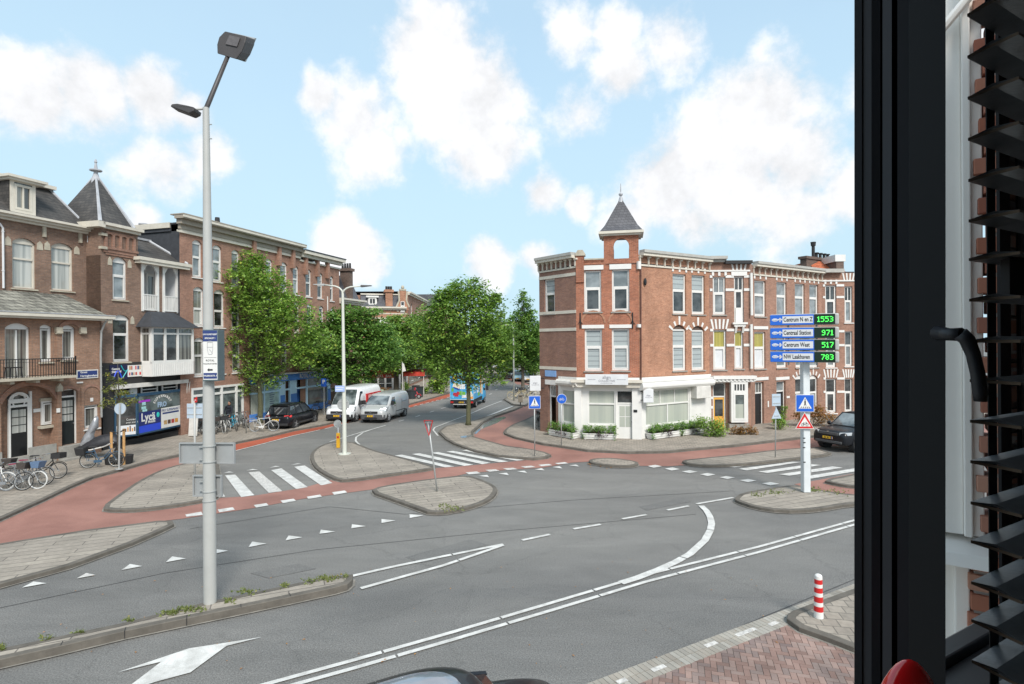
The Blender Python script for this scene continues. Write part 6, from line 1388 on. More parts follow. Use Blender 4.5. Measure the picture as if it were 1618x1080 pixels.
def s3_house():
    B = FS3; r = B.root('terrace_house', 'plain row house with two dark front doors and wide chimney behind the parking sign')
    zt = BAND+.62; L = B.L
    top = [rect(B, 1192, 1210, 443, 499.5), rect(B, 1227, 1243, 445.5, 501), rect(B, 1256, 1271.5, 448, 502), rect(B, 1279, 1293, 449.5, 503)]
    mid = [rect(B, 1192, 1209.5, 524, 582), rect(B, 1227, 1243, 524, 580.5), rect(B, 1257, 1270, 524, 580), rect(B, 1279, 1292.5, 524, 580)]
    d1 = rect(B, 1193, 1207, 603, 674); d2 = rect(B, 1227, 1241.5, 602, 668); lw = [rect(B, 1256.5, 1270.5, 592, 650), rect(B, 1278, 1292, 592, 650)]
    m = MB(); wall(m, 0, L, 0, zt, top+mid+[d1, d2]+[(q[0],q[1],q[2],q[3],.25) for q in lw]); m.quad((0,0,0),(0,9,0),(0,9,zt),(0,0,zt)); m.build('wall', brick_mid, r)
    m = MB(); m.box(0, L, .1, 9, zt, zt+.1); m.build('roof', bitumen, r)
    for q in top: window(r, q, white, gl_grey, gl_grey, tr=.36, sill=stoneg, fw=.09)
    for i, q in enumerate(mid): window(r, q, white, gl_yellow if i == 0 else gl_grey, greyw if i == 0 else gl_grey, tr=.40, sill=stoneg, fw=.09)
    for q in lw: window(r, (q[0],q[1],q[2],q[3]), white, gl_dark, gl_grey, tr=.40, arch=.25, sill=stoneg)
    door(r, d1, black, white, .25, fanbars=2, fanm=gl_curtd); door(r, d2, black, white, .24, fanm=gl_grey, fanbars=0)
    b = MB()
    for w_ in top:
        for k in range(3): x = w_[0]+(w_[1]-w_[0])*k/2; b.box(x-.07, x+.07, -.035, .01, w_[3]+.1, w_[3]+.42)
    for w_ in lw: arch_blocks(b, w_[0], w_[1], w_[3], .25, 5, .36, .11)
    for (x0, x1, py) in ((1190.5,1213,517.5),(1190.5,1213,598),(1225,1246,597.5)): z = B.Z((x0+x1)/2, py); b.box(B.S(x0), B.S(x1), -.05, .01, z-.1, z+.1)
    b.build('band', white, r)
    for o in dentils(r, B, 0, L, BAND, zt): pass
    ch = MB(); a, c_ = B.S(1274.5,420,1.5), B.S(1306.5,420,1.5); zz = B.Z(1290, 406, 1.5); ch.box(a, c_, 1.5, 2.0, zt, zz-.2); ch.box(a-.12, c_+.12, 1.42, 2.1, zz-.2, zz); co = ch.build('chimney', brick_dark, r)
    p = MB(); s_ = B.S(1280,400,2); p.cyl((s_,1.75,zz),(s_,1.75,zz+.9),.12,n=8); p.cyl((s_,1.75,zz+.9),(s_,1.75,zz+1.2),.17,.2,n=8)
    for px in (1285,1291,1297,1302.5): s_ = B.S(px,400,2); p.cyl((s_,1.75,zz),(s_,1.75,zz+.35),.11,n=8); p.cyl((s_,1.75,zz+.35),(s_,1.75,zz+.42),.18,n=8)
    p.build('chimney_pot', blackm, co)
    n_ = MB()
    for (px, py, w_, h_) in ((1245,627,.35,.14),(1213.5,638,.12,.4),(1188.5,628,.2,.12)): s_, z_ = B.sz(px, py); n_.box(s_-w_/2, s_+w_/2, -.03, 0, z_-h_/2, z_+h_/2)
    n_.build('number_plate', white, r)
    return r
s3_house()
def s4_house():
    B = FS4; r = B.root('terrace_house', 'brick row house with orange tiled roof and striped white lintels beside the window frame')
    zt = BAND+.62; L = B.L
    ws = [rect(B,1304,1321.5,450.5,508), rect(B,1334.5,1347,452,509), rect(B,1305,1321,523,580), rect(B,1335,1347,523,578), rect(B,1304.5,1321.5,598,652), rect(B,1334.5,1347,598,650)]
    m = MB(); wall(m, 0, L, 0, zt, ws); m.build('wall', brick_mid, r); m = MB(); m.box(0, L, .1, 9, zt, zt+.1); m.build('roof', bitumen, r)
    for i, q in enumerate(ws): window(r, q, white, gl_dark, gl_dark if i < 1 or i > 3 else gl_grey, tr=.38, sill=white, fw=.1, mull=1 if i < 2 else 0)
    b = MB()
    for q in ws[4:]: fanblocks(b, q[0], q[1], q[3]+.08, 5, .6, .09)
    for q in ws[1:2]: fanblocks(b, q[0], q[1], q[3]+.35, 4, .6, .09)
    for k in range(3): x = ws[0][0]+(ws[0][1]-ws[0][0])*k/2; b.box(x-.07, x+.07, -.035, .01, ws[0][3]+.1, ws[0][3]+.4)
    for py in (450.5, 469, 523, 545, 597.5, 618.5):
        z = B.Z(1328, py)
        for (x0, x1) in ((1300.5,1304),(1322,1334)): b.box(B.S(x0), B.S(x1), -.035, .01, z-.08, z+.08)
    b.box(0, L, -.06, .01, BAND, BAND+.1); b.build('band', white, r)
    g = MB(); g.box(0, B.S(1330), -.4, 0, zt+.0, zt+.26); g.build('gutter', MATS['gutter_grey'], r)
    rf = MB(); z1 = B.Z(1320, 414, 3); rf.hexa([(.3,.8,zt),(L,.8,zt),(L,7,zt),(.3,7,zt),(.3,2.5,z1),(L,2.5,z1),(L,6,z1),(.3,6,z1)]); rf.build('tiled_roof', tile_orange, r)
    d = MB(); q = rect(B, 1322, 1334, 404, 430, .7); d.box(q[0], q[1], .75, 3, zt, q[3]-.4); d.build('dormer', brick_dark, r); d = MB(); d.box(q[0]-.1, q[1]+.1, .7, 3, q[3]-.4, q[3]+.1); d.build('dormer_roof', white, r)
    m = MB(); m.quad((0,0,0),(FS5.L,0,0),(FS5.L,0,zt),(0,0,zt)); place(m.build('side_wall', brick_mid, r), FS5, B)
    return r
s4_house()
# ================================================================ TREES AND PLANTS
def leaves(m, c, n, spread, size, flat=.7, rnd=random):
    for _ in range(n):
        p = Vector(c)+Vector((rnd.gauss(0,spread), rnd.gauss(0,spread), rnd.gauss(0,spread*flat)))
        a = Vector((rnd.uniform(-1,1), rnd.uniform(-1,1), rnd.uniform(-.55,.55))).normalized(); b = a.cross(Vector((rnd.uniform(-.6,.6), rnd.uniform(-.6,.6), 1))).normalized()
        s = size*rnd.uniform(.6,1.35); a = a*s; b = b*s*.62
        m.add([p-a*.5, p+b*.5-a*.05, p+a*.55, p-b*.5-a*.05], [(0,1,2,3)])
def tree(label, base, Z, blobs, dens=1.0, mat=None, size=.2, trunk_r=.22, limbs=True, group=None, bark_m=None, lean=0, seed=1, split_z=None, name='street_tree', hgt=.12, loc=None):
    """blobs: (px,py,radius_px) lobes of the crown as they lie at distance Z"""
    rnd = random.Random(seed); k = Z/FPX
    if loc is None: b = G(base[0], base[1], hgt); Z = b.y if base[1] else Z
    else: b = Vector(loc)
    r = thing(name, label, 'tree', b, 0, group)
    L = []
    for i, (px, py, rr) in enumerate(blobs):
        c = D(px, py, Z)-b; c.y += rnd.uniform(-.7,.7)*rr*k*.8; L.append((c, rr*k*1.12))
    top = max(c.z for c, q in L); zs = split_z or (min(c.z-q*.7 for c, q in L)); ax = L[0][0]
    t = MB(); fork = Vector((0, 0, max(1.8, zs)))
    t.tube([(0,0,-.05),(0,0,.25),(.03,.02,fork.z*.6),(fork.x,0,fork.z),(ax.x*.5,ax.y*.4,fork.z+(top-fork.z)*.45),(ax.x*.9,ax.y*.8,top*.92)], [trunk_r*1.5,trunk_r*1.08,trunk_r*.95,trunk_r*.85,trunk_r*.5,trunk_r*.15], 9)
    t.build('trunk', bark_m or bark, r, smooth=True)
    lb = MB()
    for i, (c, q) in enumerate(L):
        s = Vector((ax.x*.3,ax.y*.2, fork.z+(c.z-fork.z)*.25)); s.z = max(fork.z*.9, min(s.z, c.z)); mid = s.lerp(c, .5)+Vector((rnd.uniform(-.2,.2),rnd.uniform(-.2,.2),-.15)); lb.tube([s, mid, c, c+Vector((rnd.uniform(-.4,.4),0,q*.6))], [trunk_r*.42,trunk_r*.28,trunk_r*.14,.015], 6)
        for _ in range(3):
            e = c+Vector((rnd.uniform(-1,1),rnd.uniform(-1,1),rnd.uniform(-.4,1)))*q*.8; lb.tube([mid.lerp(c,.5), e], [trunk_r*.12,.012], 4)
    lb.build('limbs', bark_m or bark, r)
    m = MB(); 
    for c, q in L:
        nc = int(max(6, 37*dens*(q/1.0)**2))
        for _ in range(nc):
            d = Vector((rnd.gauss(0,1),rnd.gauss(0,1),rnd.gauss(0,.85))).normalized()*q*(rnd.uniform(.25,1.0)**.55)
            sp = rnd.uniform(.16,.36)*min(1.0, .5+q*.4); leaves(m, c+d, int(30*rnd.uniform(.5,1.3)), sp, size, .6, rnd)
    cr = m.build('crown', mat or leaf_a, r)
    return r
G1_ = 'street trees along the bend'
tree('leafy street tree in front of the long brick block beside the bicycle row', (411,668), 37, [(400,455,42),(402,410,18),(396,432,26),(425,455,30),(375,480,30),(352,505,22),(360,550,30),(395,530,42),(435,500,42),(470,505,34),(500,540,24),(455,548,34),(410,585,34),(365,590,22),(340,600,12),(345,520,16),(480,565,18),(385,612,12),(448,478,22)], .85, leaf_b, .2, .17, group=G1_, bark_m=barkm, seed=3)
tree('dense street tree leaning over the white and silver vans', (552,650), 50, [(545,560,38),(515,540,30),(560,520,30),(590,545,34),(530,515,22),(585,515,24),(500,560,24),(610,560,22),(560,590,26),(525,585,24),(540,500,16),(597,568,15),(495,530,16),(575,500,12),(478,545,14)], .8, leaf_c, .24, .24, group=G1_, seed=5)
tree('street tree shading the red awnings with a dark forked trunk', (626,622), 62, [(630,555,34),(660,550,30),(605,550,24),(645,525,26),(615,525,20),(672,562,16),(600,562,16),(640,562,20),(655,510,16),(622,508,12),(684,552,18)], .8, leaf_a, .28, .28, group=G1_, seed=8)
tree('large round-crowned street tree on the near corner of the bend, trunk alone on its island', (740,671), 37, [(735,520,50),(700,520,36),(770,520,36),(735,475,34),(745,462,20),(712,478,24),(690,490,22),(765,480,22),(775,475,14),(750,452,14),(700,470,14),(676,520,24),(668,548,20),(700,560,34),(745,556,30),(785,550,26),(800,530,18),(720,590,18),(750,590,22),(775,592,14),(792,597,10),(690,580,16),(795,560,18),(724,455,9),(779,468,8)], .85, leaf_a, .2, .15, group=G1_, bark_m=barkm, seed=11)
tree('street tree left of the corner house beside the parked bicycles', (826,616), 64, [(825,545,26),(838,520,20),(815,530,18),(828,495,13),(828,478,10),(826,466,6),(845,550,16),(810,560,18),(838,575,16),(818,505,12),(840,498,8),(850,530,12)], 1.0, leaf_c, .26, .2, group=G1_, seed=13)
# trees further down the street, each its own
kinds = [('far street tree above the bushes on the left pavement', 690, 85, [(690,560,22),(705,545,18),(678,575,16),(694,535,14)], leaf_b),
 ('far street tree behind the delivery truck', 717, 95, [(717,560,20),(730,545,18),(712,585,16),(724,520,14)], leaf_a),
 ('far street tree with low crown in the middle of the bend', 752, 105, [(752,560,20),(765,545,18),(742,575,16),(756,530,14)], leaf_c),
 ('far street tree just right of the big round tree', 775, 90, [(775,535,20),(790,525,18),(782,560,18),(800,520,14),(772,512,12)], leaf_a),
 ('pale far street tree behind the thin lamp post', 800, 84, [(800,545,18),(806,525,14),(795,568,16),(812,560,12),(790,500,6)], leaf_b),
 ('far street tree closest to the left edge of the corner house', 845, 76, [(846,560,16),(850,540,14),(842,578,12),(852,520,10)], leaf_b),
 ('farthest street tree at the end of the road', 785, 130, [(785,545,14),(778,560,12),(792,560,12),(786,530,9),(795,515,5)], leaf_c),
 ('far street tree left of the white van at the road end', 738, 125, [(738,560,14),(728,550,12),(748,552,12)], leaf_b),
 ('far dark tree at the road end right of the lamp post', 815, 120, [(815,548,14),(806,560,10),(822,560,12),(818,532,9)], leaf_c)]
for i, (lb_, px, Z, bl, mt) in enumerate(kinds):
    p = D(px, 560, Z); tree(lb_, None, Z, bl, .8, mt, .38, .2, group=G1_, seed=20+i, loc=(p.x, p.y, .1))
# more of the far row that hides the street end
bushes = [(693,618,58,[(697,592,12),(690,600,12),(704,602,11),(696,612,11),(686,610,8)],'tall green bush in a planter on the far left pavement')]
def shrub(label, pts, Z, mat, base, size=.12, cat='shrub', name='shrub', dens=1, group=None, n=60, spread=.18, stems=True):
    b = G(base[0], base[1], .12); r = thing(name, label, cat, b, 0, group); m = MB(); rnd = random.Random(hash(label) % 999 if 0 else len(label)*7)
    sm = MB()
    for (px, py, rr) in pts:
        c = D(px, py, b.y)-b; q = rr*b.y/FPX
        for _ in range(int(8*dens)+3):
            d = Vector((rnd.gauss(0,1),rnd.gauss(0,1),rnd.gauss(0,1))).normalized()*q*rnd.uniform(.1,1); cc = c+d; cc.z = max(.05, cc.z); leaves(m, cc, n//4, spread, size, .8, rnd)
        sm.tube([(0,0,0),(c.x,c.y,max(.1,c.z))], [.03,.01], 5)
    sm.build('stem', bark, r); m.build('foliage', mat, r); return r
shrub(bushes[0][4], bushes[0][3], 58, leaf_b, (694,621), .28, dens=2, spread=.3)
shrub('low hedge plants in front of the restaurant left side', [(560,612,9),(545,614,8),(576,612,8)], 0, leaf_c, (563,634), .25, spread=.3)
shrub('potted green plant in front of the restaurant between flag and scooter', [(641,608,6),(640,613,5)], 0, leaf_b, (641,622), .2, spread=.2)
shrub('small bush in a tub on the pavement right of the red scooter', [(671.5,617,4.5),(673,615,4)], 0, leaf_b, (672,622), .16, spread=.14)
shrub('reddish potted shrub behind the white van roof', [(602,617,7),(606,620,6)], 0, leaf_o, (603,628), .2, spread=.2)
# corner planting
shrub('tall ornamental grass clump beside the yellow door', [(1115,672,12),(1125,670,14),(1135,672,12),(1120,680,12),(1132,682,12),(1108,666,8),(1140,680,8)], 0, leaf_b, (1125,689), .1, dens=3, spread=.14)
shrub('rust-coloured low shrub under the boxed shop window', [(1162,680,7),(1172,678,8),(1182,678,8),(1190,680,6),(1168,684,6)], 0, leaf_o, (1176,686), .09, dens=2, spread=.1)
shrub('bright green shrub in a dark tub between the two dark doors', [(1230,669,8),(1238,668,8),(1225,664,6),(1233,661,6)], 0, leaf_b, (1233,678), .09, dens=2, spread=.1)
shrub('orange flowering shrub row under the lower right windows', [(1262,655,9),(1275,652,10),(1288,654,10),(1300,656,10),(1312,660,8),(1290,646,6),(1270,664,7),(1298,664,8)], 0, leaf_o, (1284,673), .11, dens=2, spread=.16)
shrub('thin climbing plant against the second dark door', [(1238,650,4),(1240,644,3),(1236,657,4)], 0, leaf_a, (1238,674), .08, spread=.08)
# planters
def planter(label, F, px0, px1, pyt, pyb, y, group='white planters in front of the corner shop'):
    s0, z1 = F.sz(px0, pyt, y); s1, z0 = F.sz(px1, pyb, y); z0 = .12
    P_ = F.P+F.d*s0+Vector((-F.d.y, F.d.x))*y; r = thing('planter', label, 'planter', (P_.x, P_.y, .12), F.ang, group); W = s1-s0; H = max(.35, F.Z((px0+px1)/2, pyt, y)-.12)
    m = MB(); dp = .5; m.hexa([(.05,-dp+.04,.03),(W-.05,-dp+.04,.03),(W-.05,-.02,.03),(.05,-.02,.03),(0,-dp,H),(W,-dp,H),(W,0,H),(0,0,H)]); m.box(-.02,W+.02,-dp-.02,.02,H-.05,H); m.box(0.0,W,-dp-.012,.01,H*.5-.01,H*.5+.01); 
    for x in (.1,W-.16): m.box(x,x+.06,-dp+.06,-.06,0,.03)
    m.build('box', white, r); rnd = random.Random(int(px0)); f = MB(); q = MB()
    for i in range(int(W*60)): 
        x = rnd.uniform(.05,W-.05); leaves(f, (x, rnd.uniform(-dp,0), H+rnd.uniform(.0,.38)), 14, .06, .085, 1, rnd)
    for i in range(int(W*7)): x = rnd.choice([0,W*.95])+rnd.uniform(-.05,.1); leaves(f, (x,-dp-.03,H-rnd.uniform(-.05,.3)), 10, .05, .07, 1, rnd)
    for i in range(24): leaves(q, (W*.52+rnd.gauss(0,W*.14), -dp+rnd.uniform(-.12,.1), H+rnd.uniform(-.22,.14)), 12, .05, .07, 1, rnd)
    f.build('foliage', leaf_c, r); tag(q.build('flowers', leaf_p, r), kind='stuff'); return r
planter('white planter left of the shop corner below the side window', FL_, 875, 915, 679, 690, -.25)
planter('long white planter under the middle shop window left of the white door', FC, 922, 974, 684, 694, -.18)
planter('white planter under the wide right shop window, nearer the door', FR, 1021, 1067, 683, 694, -.15)
planter('white planter at the right end of the shop beside the tall grass', FR, 1068.5, 1104.5, 681, 691, -.15)
# young tree with stakes
def sapling():
    b = G(189, 733, .12); r = thing('sapling', 'young tree tied between two wooden stakes in front of the supermarket', 'tree', b)
    t = MB(); t.tube([(-.2,.2,0),(-.22,.2,1.5),(-.15,.2,3.2),(-.2,.2,4.6)], [.04,.035,.025,.01], 7)
    rnd = random.Random(4); m = MB(); L = []
    for (px, py, rr) in [(168,618,7),(178,610,6),(190,622,8),(200,618,7),(172,635,9),(188,636,9),(205,634,7),(175,598,4),(188,602,4),(196,606,3),(170,590,2.5),(215,632,5),(163,640,5)]:
        c = D(px, py, b.y)-b; q = rr*b.y/FPX; s = Vector((-.18,.2,max(2.4,c.z-.9))); t.tube([s, c], [.018,.006], 5)
        for _ in range(int(7+rr)): d = Vector((rnd.gauss(0,1),rnd.gauss(0,1),rnd.gauss(0,.8))).normalized()*q*rnd.uniform(.2,1.1); leaves(m, c+d, 5, .07, .10, .8, rnd)
    t.build('trunk', bark, r, smooth=True); m.build('crown', leaf_y, r)
    for (px, pt, pb) in ((176.3,682,732),(196,677,729)):
        p0 = D(px, pb, b.y-.1)-b; p1 = D(px, pt, b.y-.1)-b; s = MB(); s.cyl((p0.x,p0.y,0),(p0.x,p0.y,p1.z),.055,n=9); s.build('stake', wood, r)
    s = MB(); s.tube([D(175,681,b.y-.15)-b, D(186,684,b.y)-b, D(196,679,b.y-.15)-b], .03, 6); s.build('tie', blackm, r)
    s = MB(); s.cyl((.15,.15,0),(.15,.15,.38),.30,.34,12); s.cyl((-.4,.1,0),(-.4,.1,.38),.28,.32,12); s.build('guard', blackm, r)
sapling()
# weeds along the median, leaves on the road
rnd = random.Random(9)
g = MB()
for (px, py, w_, n_) in ((390,935,26,60),(300,963,30,90),(270,969,20,60),(205,980,10,20),(362,950,14,30),(517,914,22,90),(490,919,14,30),(450,926,16,30),(125,999,14,20),(3,1024,6,30),(75,1008,14,20),(715,803,26,60),(700,800,16,30),(1225,778,30,60),(1283,774,24,90),(1320,778,20,30),(1195,782,14,30),(545,911,8,20)):
    for _ in range(n_):
        p = G(px+rnd.gauss(0,w_*.4), py+rnd.gauss(0,2.2), .165 if py > 900 else .12); h_ = rnd.uniform(.02,.09); a = rnd.uniform(0,6.28); q = Vector((math.cos(a),math.sin(a),0))
        g.add([p-q*.015, p+q*.015, p+q*.02+Vector((rnd.gauss(0,.03),rnd.gauss(0,.03),h_))], [(0,1,2)]); g.add([p+q*.02, p+q*.06+Vector((0,0,.02)), p+Vector((q.y*.03,-q.x*.03,.03))], [(0,1,2)])
tag(g.build('weeds', grassm), 'tufts of weeds growing between the kerb and paving of the islands', 'weeds', kind='stuff')
g = MB()
for _ in range(60): p = G(965+rnd.gauss(0,16), 735+rnd.gauss(0,1.6), .03); a = rnd.uniform(0,6.28); q = Vector((math.cos(a),math.sin(a),0))*.07; n_ = Vector((-q.y,q.x,0)); g.add([p-q, p+n_*.5+Vector((0,0,.02)), p+q, p-n_*.5+Vector((0,0,.02))], [(0,1,2,3)])
for _ in range(70): 
    px, py = rnd.uniform(60,1250), rnd.uniform(880,1060); p = G(px, py, .024); a = rnd.uniform(0,6.28); q = Vector((math.cos(a),math.sin(a),0))*rnd.uniform(.012,.035); n_ = Vector((-q.y,q.x,0)); g.add([p-q, p+n_*.5+Vector((0,0,.008)), p+q, p-n_*.5+Vector((0,0,.008))], [(0,1,2,3)])
tag(g.build('fallen_leaves', leafmat('leaf_fallen', (.45,.22,.05), (.30,.14,.05), .1)), 'yellow fallen leaves lying along the small oval island and road', 'leaves', kind='stuff')
# ================================================================ VEHICLES
def ring(x, zb, zt, hw, crown=.02, tum=.9, low=.93, lx=0):
    h = zt-zb
    half = [(hw*low, zb), (hw, zb+h*.14), (hw*1.0, zb+h*.5), (hw*.985, zb+h*.78), (hw*tum, zt-h*.04), (hw*tum*.8, zt)]
    pts = [(x, y, z) for y, z in half] + [(x, 0, zt+crown)] + [(x, -y, z) for y, z in reversed(half)] + [(x, 0, zb)]
    return pts
def wheel(r, x, y, R0, side, mat_rim=rim, w_=.21, spokes=5, bolt=True):
    e = thing_part('wheel', r, (x, y, R0))
    t = MB(); t.torus((0,0,0),(0,1,0),R0*.80,R0*.20,22,8,0,w_/(R0*.4)); t.build('tyre', rubber, e, smooth=True)
    m = MB(); yo = side*w_*.36; m.cyl((0,yo-side*.05,0),(0,yo-side*.02,0),R0*.66,n=20)
    for i in range(spokes):
        a = 2*math.pi*i/spokes; d = Vector((math.cos(a),0,math.sin(a))); p = Vector((-d.z,0,d.x)); c = d*R0*.36
        m.prism([d*R0*.08-p*R0*.10+Vector((0,yo,0)), d*R0*.08+p*R0*.10+Vector((0,yo,0)), d*R0*.64+p*R0*.07+Vector((0,yo,0)), d*R0*.64-p*R0*.07+Vector((0,yo,0))], (0,side*.03,0))
    m.torus((0,yo,0),(0,1,0),R0*.65,R0*.035,20,5); m.cyl((0,yo,0),(0,yo+side*.035,0),R0*.12,n=8); m.build('rim', mat_rim, e)
def thing_part(name, parent, loc=(0,0,0), rot=(0,0,0)):
    o = bpy.data.objects.new(name, None); sc.collection.objects.link(o); o.parent = parent; o.location = loc; o.rotation_euler = rot; return o
def arches(r, xs, hw, R0, mat=blackm):
    m = MB()
    for x in xs:
        for s in (-1, 1): m.cyl((x, s*(hw-.22), R0+.02), (x, s*(hw+.004), R0+.02), R0+.07, n=24)
    return m
def vehicle(name, label, cat, x_y, heading, stations, paint, wheels, R0, group=None, rimm=rim, trimm=blackm, subdiv=True, spokes=5, tum=.9, cladding=None, wheel_w=.21):
    r = thing(name, label, cat, (x_y[0], x_y[1], 0), heading, group)
    m = MB(); m.loft([ring(*s, tum=tum) if len(s) < 6 else ring(*s) for s in stations]); b = m.build('body', paint, r, smooth=True)
    sb = b.modifiers.new('sub', 'SUBSURF'); sb.levels = 1; sb.render_levels = 2
    hw = max(s[3] for s in stations)
    for x in wheels:
        for s in (-1, 1):
            a = MB(); a.cyl((x, s*(hw-.3), R0+.02), (x, s*(hw-.012), R0+.02), R0+.065, n=26); a.build('wheel_arch', trimm, r)
            wheel(r, x, s*(hw-wheel_w*.47), R0, s, rimm, wheel_w, spokes)
    return r, hw
def panel(r, name, mat, pts, th=.012, parent=None, out=None):
    """thin solid panel through 3-D points (planar-ish)"""
    P = [Vector(p) for p in pts]; n = (P[1]-P[0]).cross(P[2]-P[0]).normalized()
    if out is not None and n.dot(Vector(out)) < 0: n = -n
    m = MB(); m.prism([p for p in P], n*th); return m.build(name, mat, parent or r)
def plate(r, x, z, w_=.52, h=.11, s=1, txt='', y=0):
    m = MB(); m.box(x, x+s*.02, y-w_/2, y+w_/2, z-h/2, z+h/2); o = m.build('number_plate', platey, r)
    m = MB(); m.box(x+s*.018, x+s*.0215, y+(w_/2-.05)*1 if s > 0 else y-w_/2, (y+w_/2) if s > 0 else y-w_/2+.05, z-h/2, z+h/2); m.build('plate_strip', bluep, o)
    m = MB(); yy = y-w_/2+.09
    for wd in (.05,.05,.0,.05,.05,.0,.05,.05):
        if wd: m.box(x+s*.019, x+s*.022, yy, yy+.035, z-h*.28, z+h*.28)
        yy += .05
    m.build('plate_characters', blackm, o)
def greenhouse(r, base, top, zb, zt, hb, ht, paint, glass=gl_car, name='glass', roofm=None, bpill=(.5,), crown=.05):
    """base=(x_rear,x_front) at zb, top=(x_rear,x_front) at zt"""
    (xr, xf), (tr, tf) = base, top; m = MB()
    m.hexa([(xr,-hb,zb),(xf,-hb,zb),(xf,hb,zb),(xr,hb,zb),(tr,-ht,zt),(tf,-ht,zt),(tf,ht,zt),(tr,ht,zt)]); m.build('windows', glass, r, bevel=.03)
    f = MB(); n = 6; rings = []
    for i in range(n+1):
        u = i/n; x = tr-.03+(tf-tr+.06)*u; c = crown*(1-(2*u-1)**2)
        rings.append([(x, -ht-.03, zt-.05), (x, -ht-.01, zt+.0+c*.4), (x, -ht*.6, zt+.025+c), (x, 0, zt+.035+c), (x, ht*.6, zt+.025+c), (x, ht+.01, zt+c*.4), (x, ht+.03, zt-.05)])
    f.loft(rings); f.build('roof', roofm or paint, r, smooth=True)
    p = MB()
    for s in (-1, 1):
        for (a, b) in (((xr,zb),(tr,zt)),((xf,zb),(tf,zt))): p.tube([(a[0],s*(hb+.004),a[1]-.02),(b[0],s*(ht+.01),b[1])], .04, 5)
        for u in bpill:
            xa, xb = xr+(xf-xr)*u, tr+(tf-tr)*u; p.hexa([(xa-.05,s*hb-.01,zb),(xa+.05,s*hb-.01,zb),(xa+.05,s*(hb+.014),zb),(xa-.05,s*(hb+.014),zb),(xb-.05,s*ht-.01,zt),(xb+.05,s*ht-.01,zt),(xb+.05,s*(ht+.014),zt),(xb-.05,s*(ht+.014),zt)])
    p.build('pillar', paint, r)
def mirrors(r, x, y, z, mat, sz=1.0):
    for s in (-1, 1): m = MB(); m.ell((x, s*(y+.10), z), .07*sz, .11*sz, .085*sz, 10, 7); m.cyl((x, s*(y-.05), z-.04), (x, s*(y+.05), z-.02), .02, n=6); m.build('mirror', mat, r, smooth=True)
pnt_black = mk('car_black', (.008,.009,.012), .3, 0, .1, 3, spec=.3, coat=.2); pnt_white = mk('van_white', (.72,.73,.74), .3, 0, .03, 2, coat=.6); pnt_silver = mk('van_silver', (.52,.525,.52), .32, .2, .04, 3, coat=.6)
bumper_g = mk('bumper_grey', (.07,.072,.075), .6, 0, .1, 5); light_c = mk('headlamp', (.55,.58,.60), .08, .3, .2, 14, coat=1); red_l = mk('tail_lamp', (.55,.02,.015), .15, 0, .2, 14, coat=1); amber = mk('amber', (.8,.3,.02), .2)
# --- dark SUV seen from behind
hd = R(90-7)
p0 = G(466.5, 678); ax = Vector((math.cos(hd), math.sin(hd))); side = Vector((ax.y, -ax.x))
c = Vector((p0.x, p0.y)) + ax*1.30 - side*.82
r, hw = vehicle('parked_car', 'dark compact off-roader parked on the pavement in front of the blue shop', 'car', c, hd, [(-2.17,.42,.80,.78),(-2.10,.30,.98,.86),(-1.6,.26,1.04,.90),(-.6,.25,1.02,.905),(.6,.25,1.00,.905),(1.15,.26,.99,.90),(1.75,.28,.92,.86),(2.08,.33,.82,.78),(2.17,.42,.66,.68)], pnt_black, (-1.30,1.30), .355)
greenhouse(r, (-1.98,.95), (-1.62,.30), 1.0, 1.58, .80, .62, pnt_black, bpill=(.32,.62)); mirrors(r, .72, .88, 1.05, pnt_black)
m = MB(); m.tube([(-1.5,.58,1.64),(.2,.58,1.66)], .02, 5); m.tube([(-1.5,-.58,1.64),(.2,-.58,1.66)], .02, 5); m.build('roof_rail', chrome, r)
for s in (-1,1): m = MB(); m.hexa([(-2.12,s*.50,.86),(-2.02,s*.50,.86),(-1.85,s*.885,.88),(-1.93,s*.905,.88),(-2.08,s*.50,.99),(-2.0,s*.50,.99),(-1.75,s*.875,1.0),(-1.83,s*.885,1.0)]); m.build('tail_light', red_l, r)
panel(r, 'rear_window', gl_car, [(-2.01,-.60,1.04),(-2.01,.60,1.04),(-1.72,.52,1.46),(-1.72,-.52,1.46)], .02, out=(-1,0,.5)); plate(r, -2.17, .72, s=-1)
m = MB(); m.box(-2.22,-2.1,-.78,.78,.33,.50); m.build('bumper', blackm, r, bevel=.04)
m = MB(); m.box(-1.0,1.0,-.912,-.90,.40,.44); m.box(-1.0,1.0,.90,.912,.40,.44); m.build('side_trim', bumper_g, r)
m = MB(); m.hexa([(-1.75,-.55,1.58),(-1.62,-.55,1.60),(-1.62,.55,1.60),(-1.75,.55,1.58),(-1.75,-.55,1.61),(-1.62,-.55,1.64),(-1.62,.55,1.64),(-1.75,.55,1.61)]); m.build('roof_spoiler', pnt_black, r)
m = MB(); m.torus((-2.13,0,.90),(1,0,.1),.045,.012,14,5); m.build('badge', chrome, r)
m = MB(); [m.box(x0,x0+.012,s*.893-.004,s*.893+.004,.36,1.0) for x0 in (-.95,-.05,.85) for s in (-1,1)]; m.build('door_gap', rubber, r)

